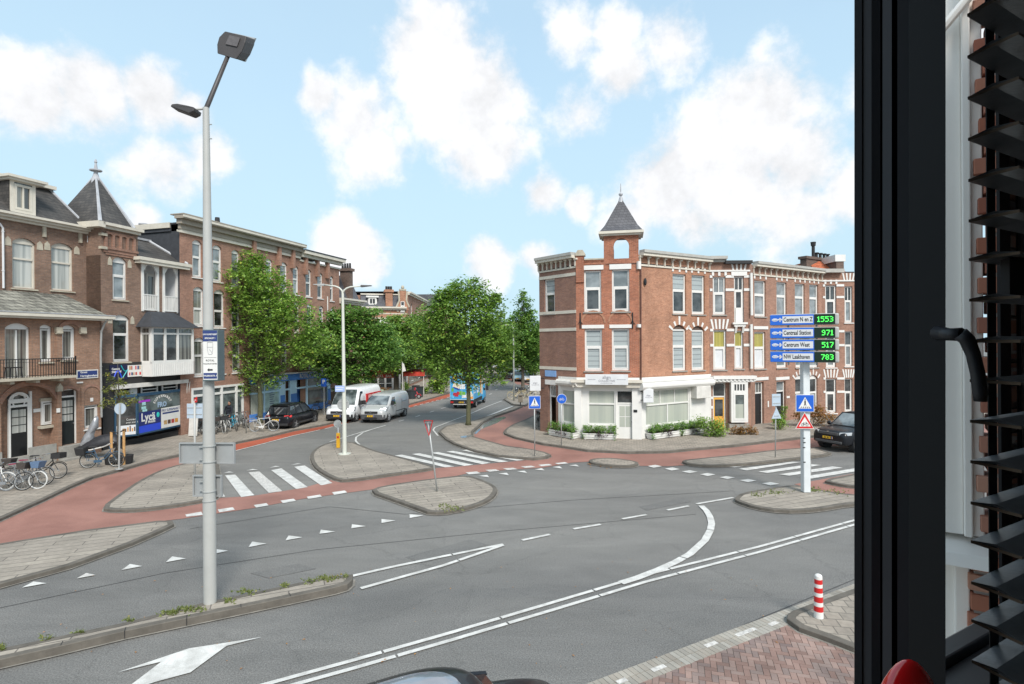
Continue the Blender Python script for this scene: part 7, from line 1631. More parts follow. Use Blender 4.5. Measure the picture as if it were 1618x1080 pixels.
def van(label, pos, hd, L, W, H, paint, wb, R0, lowbump, name='parked_van', group=None):
    x1 = L/2; hw = W/2
    st = [(x1,.40,.72,hw*.72),(x1-.06,.28,.92,hw*.88),(x1-.35,.24,1.02,hw*.97),(x1-.85,.24,1.14,hw),(x1-1.0,.24,1.22,hw,.02,.9),(x1-1.62,.24,H-.14,hw,.02,.80),(x1-1.95,.24,H-.03,hw,.03,.80),(x1-3.0,.24,H,hw,.03,.81),(-x1+.4,.24,H-.0,hw,.03,.81),(-x1+.03,.26,H-.04,hw*.985,.03,.81),(-x1,.34,H-.12,hw*.96,.02,.80)]
    r, _ = vehicle(name, label, 'van', pos, hd, [s if len(s) > 4 else s+(.02,.9) for s in st], paint, (x1-.92, x1-.92-wb), R0, group, mk('hub_grey', (.25,.26,.27), .5) if 'hub_grey' not in MATS else MATS['hub_grey'], spokes=7)
    tz = 1.25
    panel(r, 'windscreen', gl_carl, [(x1-.93,-hw*.84,1.19),(x1-.93,hw*.84,1.19),(x1-1.60,hw*.74,H-.20),(x1-1.60,-hw*.74,H-.20)], .035, out=(1,0,.5))
    for s in (-1,1):
        panel(r, 'side_window', gl_car, [(x1-1.15,s*(hw*.985),1.16),(x1-2.05,s*(hw*.985),1.16),(x1-2.05,s*(hw*.90),H*.86),(x1-1.68,s*(hw*.90),H*.86)], .03, out=(0,s,0))
        m = MB(); m.hexa([(x1-.42,s*(hw*.60),.80),(x1-.14,s*(hw*.60),.80),(x1-.38,s*(hw*.99),.82),(x1-.75,s*(hw*.99),.82),(x1-.60,s*(hw*.64),1.06),(x1-.26,s*(hw*.60),1.0),(x1-.50,s*(hw*.985),1.08),(x1-.9,s*(hw*.985),1.12)]); m.build('headlight', light_c, r, bevel=.015)
        m = MB(); m.box(-x1+.9, x1-2.15, s*(hw-.005)-.008, s*(hw-.005)+.008, .60, .66); m.build('side_trim', bumper_g, r)
        m = MB(); 
        for xx in (x1-2.15, x1-3.25): m.box(xx, xx+.012, s*hw-.006, s*hw+.006, .35, H*.72)
        m.box(x1-2.0, x1-1.85, s*(hw)-.015, s*(hw)+.02, 1.02, 1.06); m.box(-x1+.5, x1-3.3, s*hw-.008, s*hw+.008, 1.22, 1.235)
        m.build('door_gap', rubber, r)
        m = MB(); m.box(x1-1.28, x1-1.14, s*(hw+.03), s*(hw+.27), 1.18, 1.48); m.build('mirror', blackm, r, bevel=.03)
        m = MB(); m.box(-x1-.01,-x1+.05,s*(hw*.86),s*(hw*.97),.8,1.25); m.build('tail_light', red_l, r)
    m = MB(); m.loft([[(x1-.30,-hw*1.0,.26),(x1-.30,-hw*1.0,.60),(x1-.30,0,.62),(x1-.30,hw*1.0,.60),(x1-.30,hw*1.0,.26)],[(x1+.02,-hw*.78,.26),(x1+.02,-hw*.78,.62),(x1+.06,0,.64),(x1+.02,hw*.78,.62),(x1+.02,hw*.78,.26)]]); m.build('bumper', lowbump, r, bevel=.04)
    m = MB(); m.box(x1-.04, x1+.04, -hw*.5, hw*.5, .68, .84); m.box(x1-.04,x1+.075,-hw*.48,hw*.48,.34,.44); m.build('grille', blackm, r, bevel=.02)
    m = MB(); m.torus((x1+.05,0,.80),(1,0,0),.06,.012,14,5); m.build('badge', chrome, r)
    m = MB(); m.tube([(x1-.9,-.3,1.2),(x1-.98,.25,1.24)], .012, 5); m.tube([(x1-.9,.2,1.2),(x1-.98,.7,1.24)], .012, 5); m.build('wiper', blackm, r)
    plate(r, x1+.065, .52, s=1)
    return r, x1, hw
hd = R(-110+0)     # vans come towards us: heading points to the viewer and a little left
def towards(deg): return R(-90-deg)
hv = towards(11); ax = Vector((math.cos(hv), math.sin(hv))); sd_ = Vector((-ax.y, ax.x))   # sd_: vehicle's left
cw_ = G(613.7, 666.3).to_2d(); L, wb = 4.75, 3.0
c = cw_ - ax*(L/2-.92) - sd_*.88
van('silver delivery van with grey bumper coming down the road', c, hv, L, 1.9, 1.96, pnt_silver, wb, .33, bumper_g, 'delivery_van')
cw_ = G(562.5, 665.8).to_2d(); L, wb = 5.5, 3.5; hv2 = towards(9); ax = Vector((math.cos(hv2), math.sin(hv2))); sd_ = Vector((-ax.y, ax.x))
c = cw_ - ax*(L/2-.92) - sd_*.95
rv, x1, hw = van('white high-roofed van with red lettered side parked by the red lane', c, hv2, L, 2.05, 2.42, pnt_white, wb, .35, blackm, 'parked_van')
m = MB(); m.hexa([(x1-2.5,hw*.93,1.22),(-x1+.25,hw*.93,1.22),(-x1+.25,hw+.04,1.22),(x1-2.5,hw+.04,1.22),(x1-2.5,hw*.9,1.84),(-x1+.25,hw*.9,1.84),(-x1+.25,hw+.04,1.84),(x1-2.5,hw+.04,1.84)]); bo = m.build('side_lettering_board', redp, rv)
text('lettering', 'HOCCLAND', .52, white, bo, ((x1-2.5-x1+.25)/2, hw*.985+.012, 1.57), (-1,0,0), (0,-.11,1), bold=.015, wscale=.78) if False else text('lettering', 'HOCKLAND', .5, white, bo, (-1.12, hw+.044, 1.53), (-1,0,0), (0,0,1), bold=.015, wscale=.72)

# --- box truck going away
ht = R(90-8.5); ax = Vector((math.cos(ht), math.sin(ht))); rt = Vector((ax.y, -ax.x))
p0 = G(751, 643.3).to_2d()   # rear right wheel
r = thing('box_truck', 'blue box truck with colourful grocery prints driving away round the bend', 'truck', (p0.x+ax.x*1.0-rt.x*.88, p0.y+ax.y*1.0-rt.y*.88, 0), ht)
tb = mk('truck_blue', (.06,.36,.66), .4, 0, .06, 1)
m = MB(); m.box(-2.2,1.6,-1.02,1.02,.78,2.86); bx = m.build('cargo_box', tb, r, bevel=.03)
fr_ = MB(); 
for y in (-1.03,1.0): fr_.box(-2.23,-2.19,y,y+.03,.78,2.86)
fr_.box(-2.23,-2.19,-1.03,1.03,2.82,2.88); fr_.box(-2.23,-2.19,-1.03,1.03,.76,.82); fr_.box(-2.225,-2.205,-.01,.01,.8,2.84); fr_.build('door_frame', mk('truck_trim', (.45,.62,.72), .4), r)
rnd = random.Random(21); colp = [mk('print_%s' % n_, c_, .5, 0, .35, 9) for n_, c_ in (('cream',(.75,.66,.5)),('orange_box',(.75,.32,.06)),('green',(.16,.42,.06)),('darkblue',(.02,.05,.30)),('white_box',(.75,.76,.78)),('berry',(.5,.03,.05)),('yellow_box',(.75,.6,.10)),('sky',(.16,.55,.85)))]
for i, (y, z, w_, h_, a, ci) in enumerate([(.62,2.60,.34,.42,.2,1),(.80,2.35,.25,.3,.4,3),(.55,2.55,.3,.3,-.3,6),(.45,1.95,.62,.4,.35,0),(.48,1.72,.6,.12,.35,3),(-.05,1.9,.45,.45,0,4),(-.6,2.55,.4,.4,.5,6),(-.62,2.1,.42,.3,-.2,3),(.55,1.2,.5,.3,.1,5),(.35,1.3,.25,.3,.6,5),(0,1.3,.6,.35,.2,2),(-.2,1.05,.4,.25,0,4),(-.65,1.2,.5,.4,-.4,0),(.8,1.05,.25,.25,.2,7),(-.6,1.65,.35,.35,.3,6),(.8,1.6,.2,.3,.1,2),(-.8,.95,.3,.2,0,1),(.15,2.45,.3,.35,.2,7)]):
    m = MB(); ca_, sa_ = math.cos(a), math.sin(a); q = [(-w_/2,-h_/2),(w_/2,-h_/2),(w_/2*(.8 if i % 3 else 1),h_/2),(-w_/2,h_/2)]
    m.prism([(-2.202-.002*(i % 5), y+u*ca_-v*sa_, z+u*sa_+v*ca_) for u, v in q], (-.002,0,0)); m.build('print', colp[ci], bx)
for i, (x, z, w_, h_, ci) in enumerate([(-1.75,2.35,.5,.3,7),(-1.7,1.85,.7,.16,4),(-1.7,1.6,.6,.12,4),(-1.75,1.35,.6,.10,4),(-.9,2.2,.5,.7,7),(-.6,1.5,.6,.5,4),(.6,1.9,.5,1.6,1),(1.2,1.8,.5,1.7,0),(-.2,1.1,.8,.3,2)]):
    m = MB(); m.box(x-w_/2,x+w_/2,-1.026,-1.018,z-h_/2,z+h_/2); m.build('print', colp[ci], bx)
m = MB(); m.loft([ring(1.7,.35,1.95,.98,.02,.86),ring(2.2,.35,2.15,1.0,.02,.84),ring(2.7,.35,2.05,1.0,.02,.84),ring(3.1,.35,1.45,.98,.02,.88),ring(3.6,.35,1.15,.9,.02,.88),ring(3.72,.45,.9,.8,.02,.9)]); m.build('cab', tb, r, smooth=True)
for s in (-1,1): panel(r, 'side_window', gl_car, [(2.0,s*.99,1.2),(2.9,s*.99,1.2),(2.75,s*.90,1.85),(2.0,s*.89,1.9)], .03, out=(0,s,0)); m = MB(); m.box(2.85,3.0,s*1.05,s*1.28,1.15,1.75); m.build('mirror', blackm, r, bevel=.03)
m = MB(); m.box(-2.1,1.7,-.45,.45,.45,.76); m.box(-2.25,-2.1,-1.0,1.0,.42,.70); m.box(-2.1,1.4,-1.0,-.9,.5,.75); m.box(-2.1,1.4,.9,1.0,.5,.75); m.build('chassis', blackm, r)
for s in (-1,1): m = MB(); m.box(-2.27,-2.25,s*.72,s*.98,.5,.64); m.build('tail_light', red_l, r)
m = MB(); m.box(-2.31,-2.26,-.75,.75,.36,.42); m.build('rear_bar', whited, r)
plate(r, -2.255, .56, s=-1)
for x in (-1.0, 2.75):
    for s in (-1,1): wheel(r, x, s*.88, .36, s, MATS['hub_grey'], .24, 6)

# --- big dark car on the right
hr = math.atan2(-.42, -.9); ax = Vector((math.cos(hr), math.sin(hr))); lf = Vector((-ax.y, ax.x))
near = Vector(XZ(1336, 27.2)); L = 4.9
c = near - ax*(L/2) - lf*.92
r, hw = vehicle('parked_car', 'large black luxury off-roader parked half behind the window frame', 'car', c, hr, [(-2.45,.45,.95,.86),(-2.3,.32,1.14,.95),(-1.4,.30,1.18,.98),(0,.28,1.16,.985),(.9,.28,1.14,.98),(1.5,.30,1.12,.96),(2.1,.32,1.08,.93),(2.38,.36,1.02,.88),(2.47,.42,.80,.80)], pnt_black, (-1.46,1.50), .39, spokes=7)
greenhouse(r, (-2.1,1.05), (-1.75,.30), 1.13, 1.76, .86, .68, pnt_black, glass=gl_carl, bpill=(.3,.6)); mirrors(r, .92, .92, 1.2, pnt_black, 1.3)
panel(r, 'windscreen', gl_carl, [(1.04,-.78,1.17),(1.04,.78,1.17),(.36,.62,1.72),(.36,-.62,1.72)], .02, out=(1,0,.6))
for s in (-1,1): m = MB(); m.hexa([(2.28,s*.56,.86),(2.44,s*.56,.86),(2.24,s*.92,.88),(2.05,s*.95,.88),(2.26,s*.56,1.0),(2.42,s*.56,1.0),(2.20,s*.915,1.03),(2.0,s*.95,1.03)]); m.build('headlight', light_c, r, bevel=.01)
m = MB(); m.box(2.40,2.475,-.52,.52,.84,.98); m.box(2.36,2.49,-.7,.7,.44,.56); m.build('grille', bumper_g, r, bevel=.02); plate(r, 2.50, .70, s=1)
m = MB(); m.box(2.47,2.495,-.05,.05,.99,1.02); m.build('badge', chrome, r)
m = MB(); m.tube([(2.0,-.72,1.115),(1.1,-.66,1.165)], .012, 4); m.tube([(2.0,.72,1.115),(1.1,.66,1.165)], .012, 4); m.build('bonnet_line', rubber, r)

# --- roof of the car directly below the window
er = (G(1200,863)-G(560,1042)).to_2d().normalized(); hr2 = math.atan2(er.y, er.x)
CARX, CARY = -.86, 6.66
r, hw = vehicle('parked_car', 'dark car right below the window, only its domed glass roof showing', 'car', (CARX, CARY), hr2, [(-2.1,.42,.80,.76),(-2.0,.30,.98,.84),(-1.5,.26,1.02,.88),(0,.25,.97,.885),(.9,.25,.90,.88),(1.45,.28,.80,.84),(1.85,.33,.70,.76),(1.98,.42,.58,.62)], pnt_black, (-1.25,1.24), .31)
greenhouse(r, (-1.9,.95), (-1.25,.10), .97, 1.27, .78, .56, pnt_black, bpill=(.35,.68), crown=.0)
def dome(k, z0, dz): return [[(-.55+1.02*f*k*math.copysign(abs(math.cos(t))**.75, math.cos(t)), .66*f*k*math.copysign(abs(math.sin(t))**.75, math.sin(t)), z0+dz*math.sqrt(max(0, 1-f*f*.96))) for t in [2*math.pi*q/40 for q in range(40)]] for f in (1,.97,.9,.8,.65,.45,.2,.01)]
m = MB(); m.loft(dome(1.06, 1.33, .17)); m.build('roof', pnt_black, r, smooth=True)
m = MB(); m.loft(dome(.90, 1.365, .155)); m.build('glass_roof', glassmat('roof_glass', (.30,.32,.36), (.22,.24,.28), 0, .06, 1), r, smooth=True)  # pale grey-blue base puts the reflected sky into the glass colour

# --- small cars far down the road
def small_car(label, loc, hd, paint, tall=0, group='cars far down the road'):
    r, hw = vehicle('parked_car', label, 'car', loc, hd, [(-2.0,.42,.78,.72),(-1.9,.30,.95,.82),(-1.3,.26,.98,.86),(0,.25,.96,.86),(.9,.25,.94,.86),(1.5,.28,.86,.82),(1.9,.33,.76,.74),(2.0,.42,.6,.62)], paint, (-1.22,1.22), .32, group)
    greenhouse(r, (-1.8,.9), (-1.4,.2), .95, 1.45+tall, .76, .6, paint); plate(r, 2.02, .5, s=1)
    for s in (-1,1): m = MB(); m.box(1.80,1.93,s*.45,s*.72,.62,.75); m.build('headlight', light_c, r, bevel=.02)
    return r
pb = mk('car_paleblue', (.30,.48,.58), .3, 0, .05, 2, coat=1); pg = mk('car_grey', (.10,.105,.11), .3, .3, .05, 2, coat=1)
for (px, py, lab, pt, a) in ((820,601.5,'pale blue small car parked beyond the bicycles',pb,-95),(805,597,'dark grey car parked behind the pale blue one',pg,-100),(835,603,'white car parked behind the hanging shop sign',pnt_white,-92),(828,598,'cream car parked at the roadside between two far cars',mk('car_cream',(.65,.6,.5),.3,0,.05,2,coat=1),-95)):
    p = G(px, py); small_car(lab, (p.x, p.y), R(a), pt)
p = G(787, 596); r_, x_, h_ = van('small white van far away at the end of the road', (D(787,580,112).x, 112), R(-95), 5.0, 1.95, 2.6, pnt_white, 3.1, .34, bumper_g, 'delivery_van')

# ================================================================ TWO-WHEELERS
def bike(label, base, hd, frame, seatm=blackm, basket=None, lean=0.0, tyre=rubber, crate=None, group=None, step=True, zoff=.12, rimc=steel, name='bicycle', cat='bicycle', pos=None):
    b = G(base[0], base[1], zoff) if pos is None else Vector(pos); r = thing(name, label, cat, b, hd, group); r.rotation_euler = (lean, 0, hd)
    f = MB(); A = (-.54,0,.34); Bk = (-.10,0,.30); S = (-.28,0,.82); H = (.34,0,.86); Fk = (.58,0,.34); Hl = (.38,0,.66)
    f.tube([Bk, S, (-.30,0,.92)], .018, 6); f.tube([S, A], .010, 5); f.tube([A, Bk], .012, 5)
    if step: f.tube([Bk, (.14,0,.40), Hl], .022, 6); f.tube([(-.16,0,.45), (.12,0,.52), (.36,0,.76)], .016, 6)
    else: f.tube([Bk, Hl], .022, 6); f.tube([S, H], .018, 6)
    f.tube([(.32,0,.96), H, Hl], .020, 6); f.tube([Hl, (.46,0,.55), Fk], .014, 6)
    f.box(-.30,.02,-.05,-.02,.25,.36)     # chain case
    f.tube([(-.54,.07,.34),(-.60,.07,.73),(-.30,.07,.75)], .008, 4); f.tube([(-.54,-.07,.34),(-.60,-.07,.73),(-.30,-.07,.75)], .008, 4); f.box(-.82,-.32,-.06,.06,.73,.745)
    f.tube([(-.14,0,.28),(-.24,.16,.0)], .009, 4); f.box(-.06,-.02,-.17,-.09,.20,.23); f.box(-.18,-.14,.09,.17,.36,.39)
    f.build('frame', frame, r)
    for x in (-.54, .58):
        e = thing_part('wheel', r, (x, 0, .34)); t = MB(); t.torus((0,0,0),(0,1,0),.322,.019,26,5); t.build('tyre', tyre, e)
        m = MB(); m.torus((0,0,0),(0,1,0),.300,.010,26,4); m.cyl((0,-.04,0),(0,.04,0),.022,n=8)
        for k in range(14): a = 2*math.pi*k/14; m.tube([(0,.02*(-1)**k,0),(.30*math.cos(a),0,.30*math.sin(a))], .0022, 3)
        m.build('rim', rimc, e)
    m = MB()
    for x, a0, a1 in ((-.54,.3,2.6),(.58,.6,2.5)):
        P = [(x+.37*math.cos(a0+(a1-a0)*k/9), 0, .34+.37*math.sin(a0+(a1-a0)*k/9)) for k in range(10)]; m.tube(P, .014, 4)
    m.build('mudguard', frame, r)
    m = MB(); m.hexa([(-.45,-.10,.93),(-.45,.10,.93),(-.14,.03,.95),(-.14,-.03,.95),(-.44,-.09,.99),(-.44,.09,.99),(-.16,.025,.99),(-.16,-.025,.99)]); m.build('saddle', seatm, r, bevel=.015)
    m = MB(); m.tube([(.12,-.28,1.0),(.24,-.27,1.03),(.33,-.12,1.05),(.34,0,1.02),(.33,.12,1.05),(.24,.27,1.03),(.12,.28,1.0)], .012, 6); m.tube([(.34,0,1.03),(.32,0,.95)], .014, 6); m.cyl((.40,0,.82),(.46,0,.82),.035,.045,8); m.build('handlebar', chrome, r)
    if basket:
        m = MB(); m.hexa([(.42,-.17,.80),(.66,-.17,.80),(.66,.17,.80),(.42,.17,.80),(.38,-.21,1.04),(.72,-.21,1.04),(.72,.21,1.04),(.38,.21,1.04)]); m.build('basket', basket, r)
    if crate:
        m = MB(); m.box(.40,.74,-.22,.22,.84,.86); m.box(.40,.42,-.22,.22,.86,1.06); m.box(.72,.74,-.22,.22,.86,1.06); m.box(.42,.72,-.22,-.20,.86,1.06); m.box(.42,.72,.20,.22,.86,1.06); m.build('crate', crate, r)
    return r
GB = 'bicycles parked on the left pavement'; GB2 = 'bicycles in the rack before the white shopfront'; GB3 = 'bicycles parked beside the bend'
fblack = mk('bike_black', (.015,.016,.018), .4); fgrey = mk('bike_grey', (.22,.23,.24), .4, .3); fblue = mk('bike_blue', (.05,.10,.16), .35, 0, .1, 5); fwhite = mk('bike_white', (.62,.62,.60), .4); faqua = mk('bike_aqua', (.05,.40,.58), .35); fred = mk('bike_maroon', (.18,.02,.05), .5); fcream = mk('bike_cream', (.50,.42,.25), .45); wick = mk('wicker_dark', (.055,.045,.04), .9, 0, .4, 30, .5); basketb = mk('basket_blue', (.10,.16,.26), .6, 0, .15, 20)
bike('black bicycle with square front crate, nearest the brick pier among the row at left', (67,757), R(8), fblack, crate=blackm, group=GB, lean=R(-4))
bike('light grey bicycle second in the left row, between crate and blue basket', (47,766), R(2), fgrey, fred, group=GB, lean=R(-7), rimc=fwhite)
bike('bicycle with blue fabric front basket in the left row', (33,773), R(6), fgrey, fred, basket=basketb, group=GB, lean=R(-6), tyre=fwhite)
bike('old bicycle with dark wicker basket in the left row', (8,776), R(10), fgrey, basket=wick, group=GB, lean=R(-9))
bike('pale bicycle cut off by the left picture edge', (-16,776), R(4), fwhite, group=GB, lean=R(-5), tyre=fgrey)
bike('small black bicycle behind the cut off pale one', (-12,768), R(12), fblack, basket=wick, group=GB, lean=R(-3))
# the bicycle under its rain cover
r = bike('dark blue bicycle with black pannier crate parked beside the round sign pole', (161,738.5), R(12), fblue, blackm, lean=R(3), zoff=.12)
m = MB(); m.hexa([(-.92,-.20,.62),(-.58,-.20,.60),(-.58,.20,.60),(-.92,.20,.62),(-.98,-.22,.98),(-.60,-.22,.96),(-.60,.22,.96),(-.98,.22,.98)]); m.build('pannier_box', blackm, r, bevel=.04)
# a moped beneath a grey and black rain cover
cb = G(163, 722, .12); cv = thing('covered_scooter', 'scooter under a black rain cover with silver windscreen hood, behind the blue bicycle', 'scooter', cb, R(12))
m = MB()
P_ = [(-1.0,.30,.45,.65),(-.8,.38,.50,.95),(-.45,.42,.52,1.12),(-.1,.40,.55,1.22),(.25,.36,.60,1.28),(.55,.32,.66,1.3),(.75,.22,.74,1.1),(.82,.08,.8,.95)]
rg = []
for x, hw_, zb, zt in P_: rg.append([(x+random.uniform(-.06,.06), yy*hw_*random.uniform(.8,1.15), zb-.12+(zt-zb)*f_*random.uniform(.9,1.05)) for yy, f_ in ((-.8,0),(-1,.35),(-.6,.85),(0,1),(.6,.85),(1,.35),(.8,0))])
m.loft(rg); o = m.build('cover', mk('cover_black', (.022,.022,.026), .45, 0, .3, 5, .5), cv, smooth=True); sb = o.modifiers.new('s','SUBSURF'); sb.levels = 1; sb.render_levels = 1
m = MB(); rg = []
for x, y, z, a, b_ in ((-.70,0,.62,.28,.26),(-.66,.02,.85,.28,.24),(-.56,-.03,1.1,.24,.17),(-.50,.03,1.3,.2,.13),(-.38,-.02,1.5,.2,.14),(-.34,.02,1.72,.16,.12),(-.30,0,1.9,.12,.09),(-.29,0,1.98,.04,.03)): rg.append([(x+1.15*b_*random.uniform(.7,1.2)*math.cos(t*math.pi/6), y+1.0*a*random.uniform(.7,1.2)*math.sin(t*math.pi/6), z+random.uniform(-.07,.07)) for t in range(12)])
m.loft(rg); o = m.build('cover_hood', mk('cover_silver', (.33,.34,.36), .35, .3, .2, 6, .6), cv, smooth=True)
m = MB(); m.tube([(-.85,-.40,.42),(-.3,-.47,.46),(.2,-.44,.58),(.6,-.34,.74)], .03, 6); m.build('cover_seam', whited, cv)
for x in (-.62,.72): m = MB(); m.torus((x,0,.25),(0,1,0),.2,.055,18,6); m.build('wheel', rubber, cv)
# bicycles in the rack
specs = [(318,692,50,fblack,blackm,wick,None,'black bicycle with wicker basket at the left end of the rack'),(329,690,42,fblack,blackm,None,blackm,'black bicycle with front crate behind the big lamp post'),(340,692,48,fblack,blackm,wick,None,'black bicycle with dark basket just right of the lamp post'),(352,691,46,fblack,blackm,None,blackm,'black crate bicycle with white tyres in the rack'),(359,688,44,fwhite,blackm,None,None,'white step-through bicycle in the rack next to the aqua one'),(373,686,50,faqua,blackm,None,None,'aqua blue bicycle in the middle of the rack'),(384,683,44,fgrey,blackm,None,None,'grey bicycle right of the aqua bicycle'),(392,682,52,fgrey,fred,None,None,'dull bicycle with maroon saddle near the rack hoop')]
for i, (px, py, a, fm, sm_, bk_, cr_, lab) in enumerate(specs): bike(lab, (px-3, py-8), R(-a), fm, sm_, basket=bk_, crate=cr_, lean=R(-5+i*1.7), group=GB2, rimc=bumper_g, tyre=fwhite if i in (3,4) else rubber)
bike('white bicycle standing sideways beside the street tree', (417,681.5), R(8), fwhite, group=GB2, lean=R(4), step=False, tyre=fgrey)
bike('dark bicycle leaning against the blue shop wall', (508,652.5), R(50), fblack, group='bicycles leaning on walls')
bike('black bicycle leaning on the left end wall of the corner house', (849.5,676), R(80), fblack, basket=blackm, group='bicycles leaning on walls', lean=R(4))
for i, (px, py, a, fm, lab) in enumerate([(815,630,20,fcream,'cream bicycle with black front box nearest the road at the bend'),(822,627,35,fblack,'black bicycle second from the road at the bend'),(828,629,10,fgrey,'grey bicycle behind the waste bin at the bend'),(834,628,24,fcream,'beige bicycle right of the waste bin'),(840,626,15,fblack,'dark bicycle under the hanging sign'),(847,624,20,fwhite,'white-tyred bicycle closest to the corner house')]):
    bike(lab, (px, py), R(a), fm, crate=blackm if i == 0 else None, group=GB3, lean=R(-4+2*i), tyre=fcream if fm is fcream else (fwhite if i == 5 else rubber))
# rack hoops
for i, px in enumerate((345,366,396)):
    p = G(px, 683, .12); r = thing('bike_rack', ['left steel hoop of the bicycle rack, hidden by black bicycles','middle steel hoop of the bicycle rack beside the aqua bicycle','right steel hoop of the bicycle rack near the tree'][i], 'bike rack', p, R(70), 'hoops of the bicycle rack')
    m = MB(); m.tube([(-.35,0,0),(-.35,0,.75),(-.27,0,.86),(.27,0,.86),(.35,0,.75),(.35,0,0)], .025, 8); m.build('hoop', mk('hoop_grey', (.25,.25,.24), .5, .3) if 'hoop_grey' not in MATS else MATS['hoop_grey'], r, smooth=True)
# red scooter
def scooter(label, base, hd):
    b = G(base[0], base[1], .12); r = thing('scooter', label, 'scooter', b, hd); rp = mk('scooter_red', (.42,.015,.02), .25, 0, .05, 4, coat=1) if 'scooter_red' not in MATS else MATS['scooter_red']
    m = MB(); m.loft([[(x,-hw_,zb),(x,-hw_*1.05,(zb+zt)/2),(x,-hw_*.7,zt),(x,hw_*.7,zt),(x,hw_*1.05,(zb+zt)/2),(x,hw_,zb)] for x, hw_, zb, zt in ((-.85,.08,.42,.60),(-.7,.17,.32,.72),(-.35,.19,.28,.74),(-.08,.17,.26,.62),(.0,.16,.22,.30),(.35,.17,.22,.28))]); o = m.build('body', rp, r, smooth=True); o.modifiers.new('s','SUBSURF').levels = 1
    m = MB(); m.hexa([(.33,-.2,.24),(.40,-.2,.24),(.40,.2,.24),(.33,.2,.24),(.18,-.17,.92),(.25,-.17,.95),(.25,.17,.95),(.18,.17,.92)]); m.tube([(.25,0,.9),(.48,0,.55),(.62,0,.36)], [.06,.07,.05], 8); m.ell((.27,0,1.0),.11,.1,.09); m.build('leg_shield', rp, r, bevel=.02)
    m = MB(); m.hexa([(-.75,-.13,.72),(-.1,-.12,.68),(-.1,.12,.68),(-.75,.13,.72),(-.73,-.1,.82),(-.12,-.08,.76),(-.12,.08,.76),(-.73,.1,.82)]); m.build('seat', blackm, r, bevel=.03)
    m = MB(); m.tube([(.22,-.33,1.02),(.24,0,1.04),(.22,.33,1.02)], .018, 6); m.cyl((.36,0,.99),(.39,0,.99),.07,n=10); m.build('handlebar', chrome, r)
    for x in (-.6,.66):
        e = thing_part('wheel', r, (x,0,.23)); m = MB(); m.torus((0,0,0),(0,1,0),.175,.055,20,7); m.build('tyre', rubber, e); m = MB(); m.cyl((0,-.04,0),(0,.04,0),.13,n=12); m.build('rim', steel, e)
    m = MB(); m.loft([[(.66+rr*math.cos(a),y_,.23+rr*math.sin(a)) for rr, y_ in ((.25,-.07),(.27,0),(.25,.07),(.22,.07),(.22,-.07))] for a in (.2,.8,1.4,2.0,2.5)]); m.build('mudguard', rp, r)
    return r
scooter('red scooter parked on the far left pavement behind the silver van', (652,629.5), R(-12))
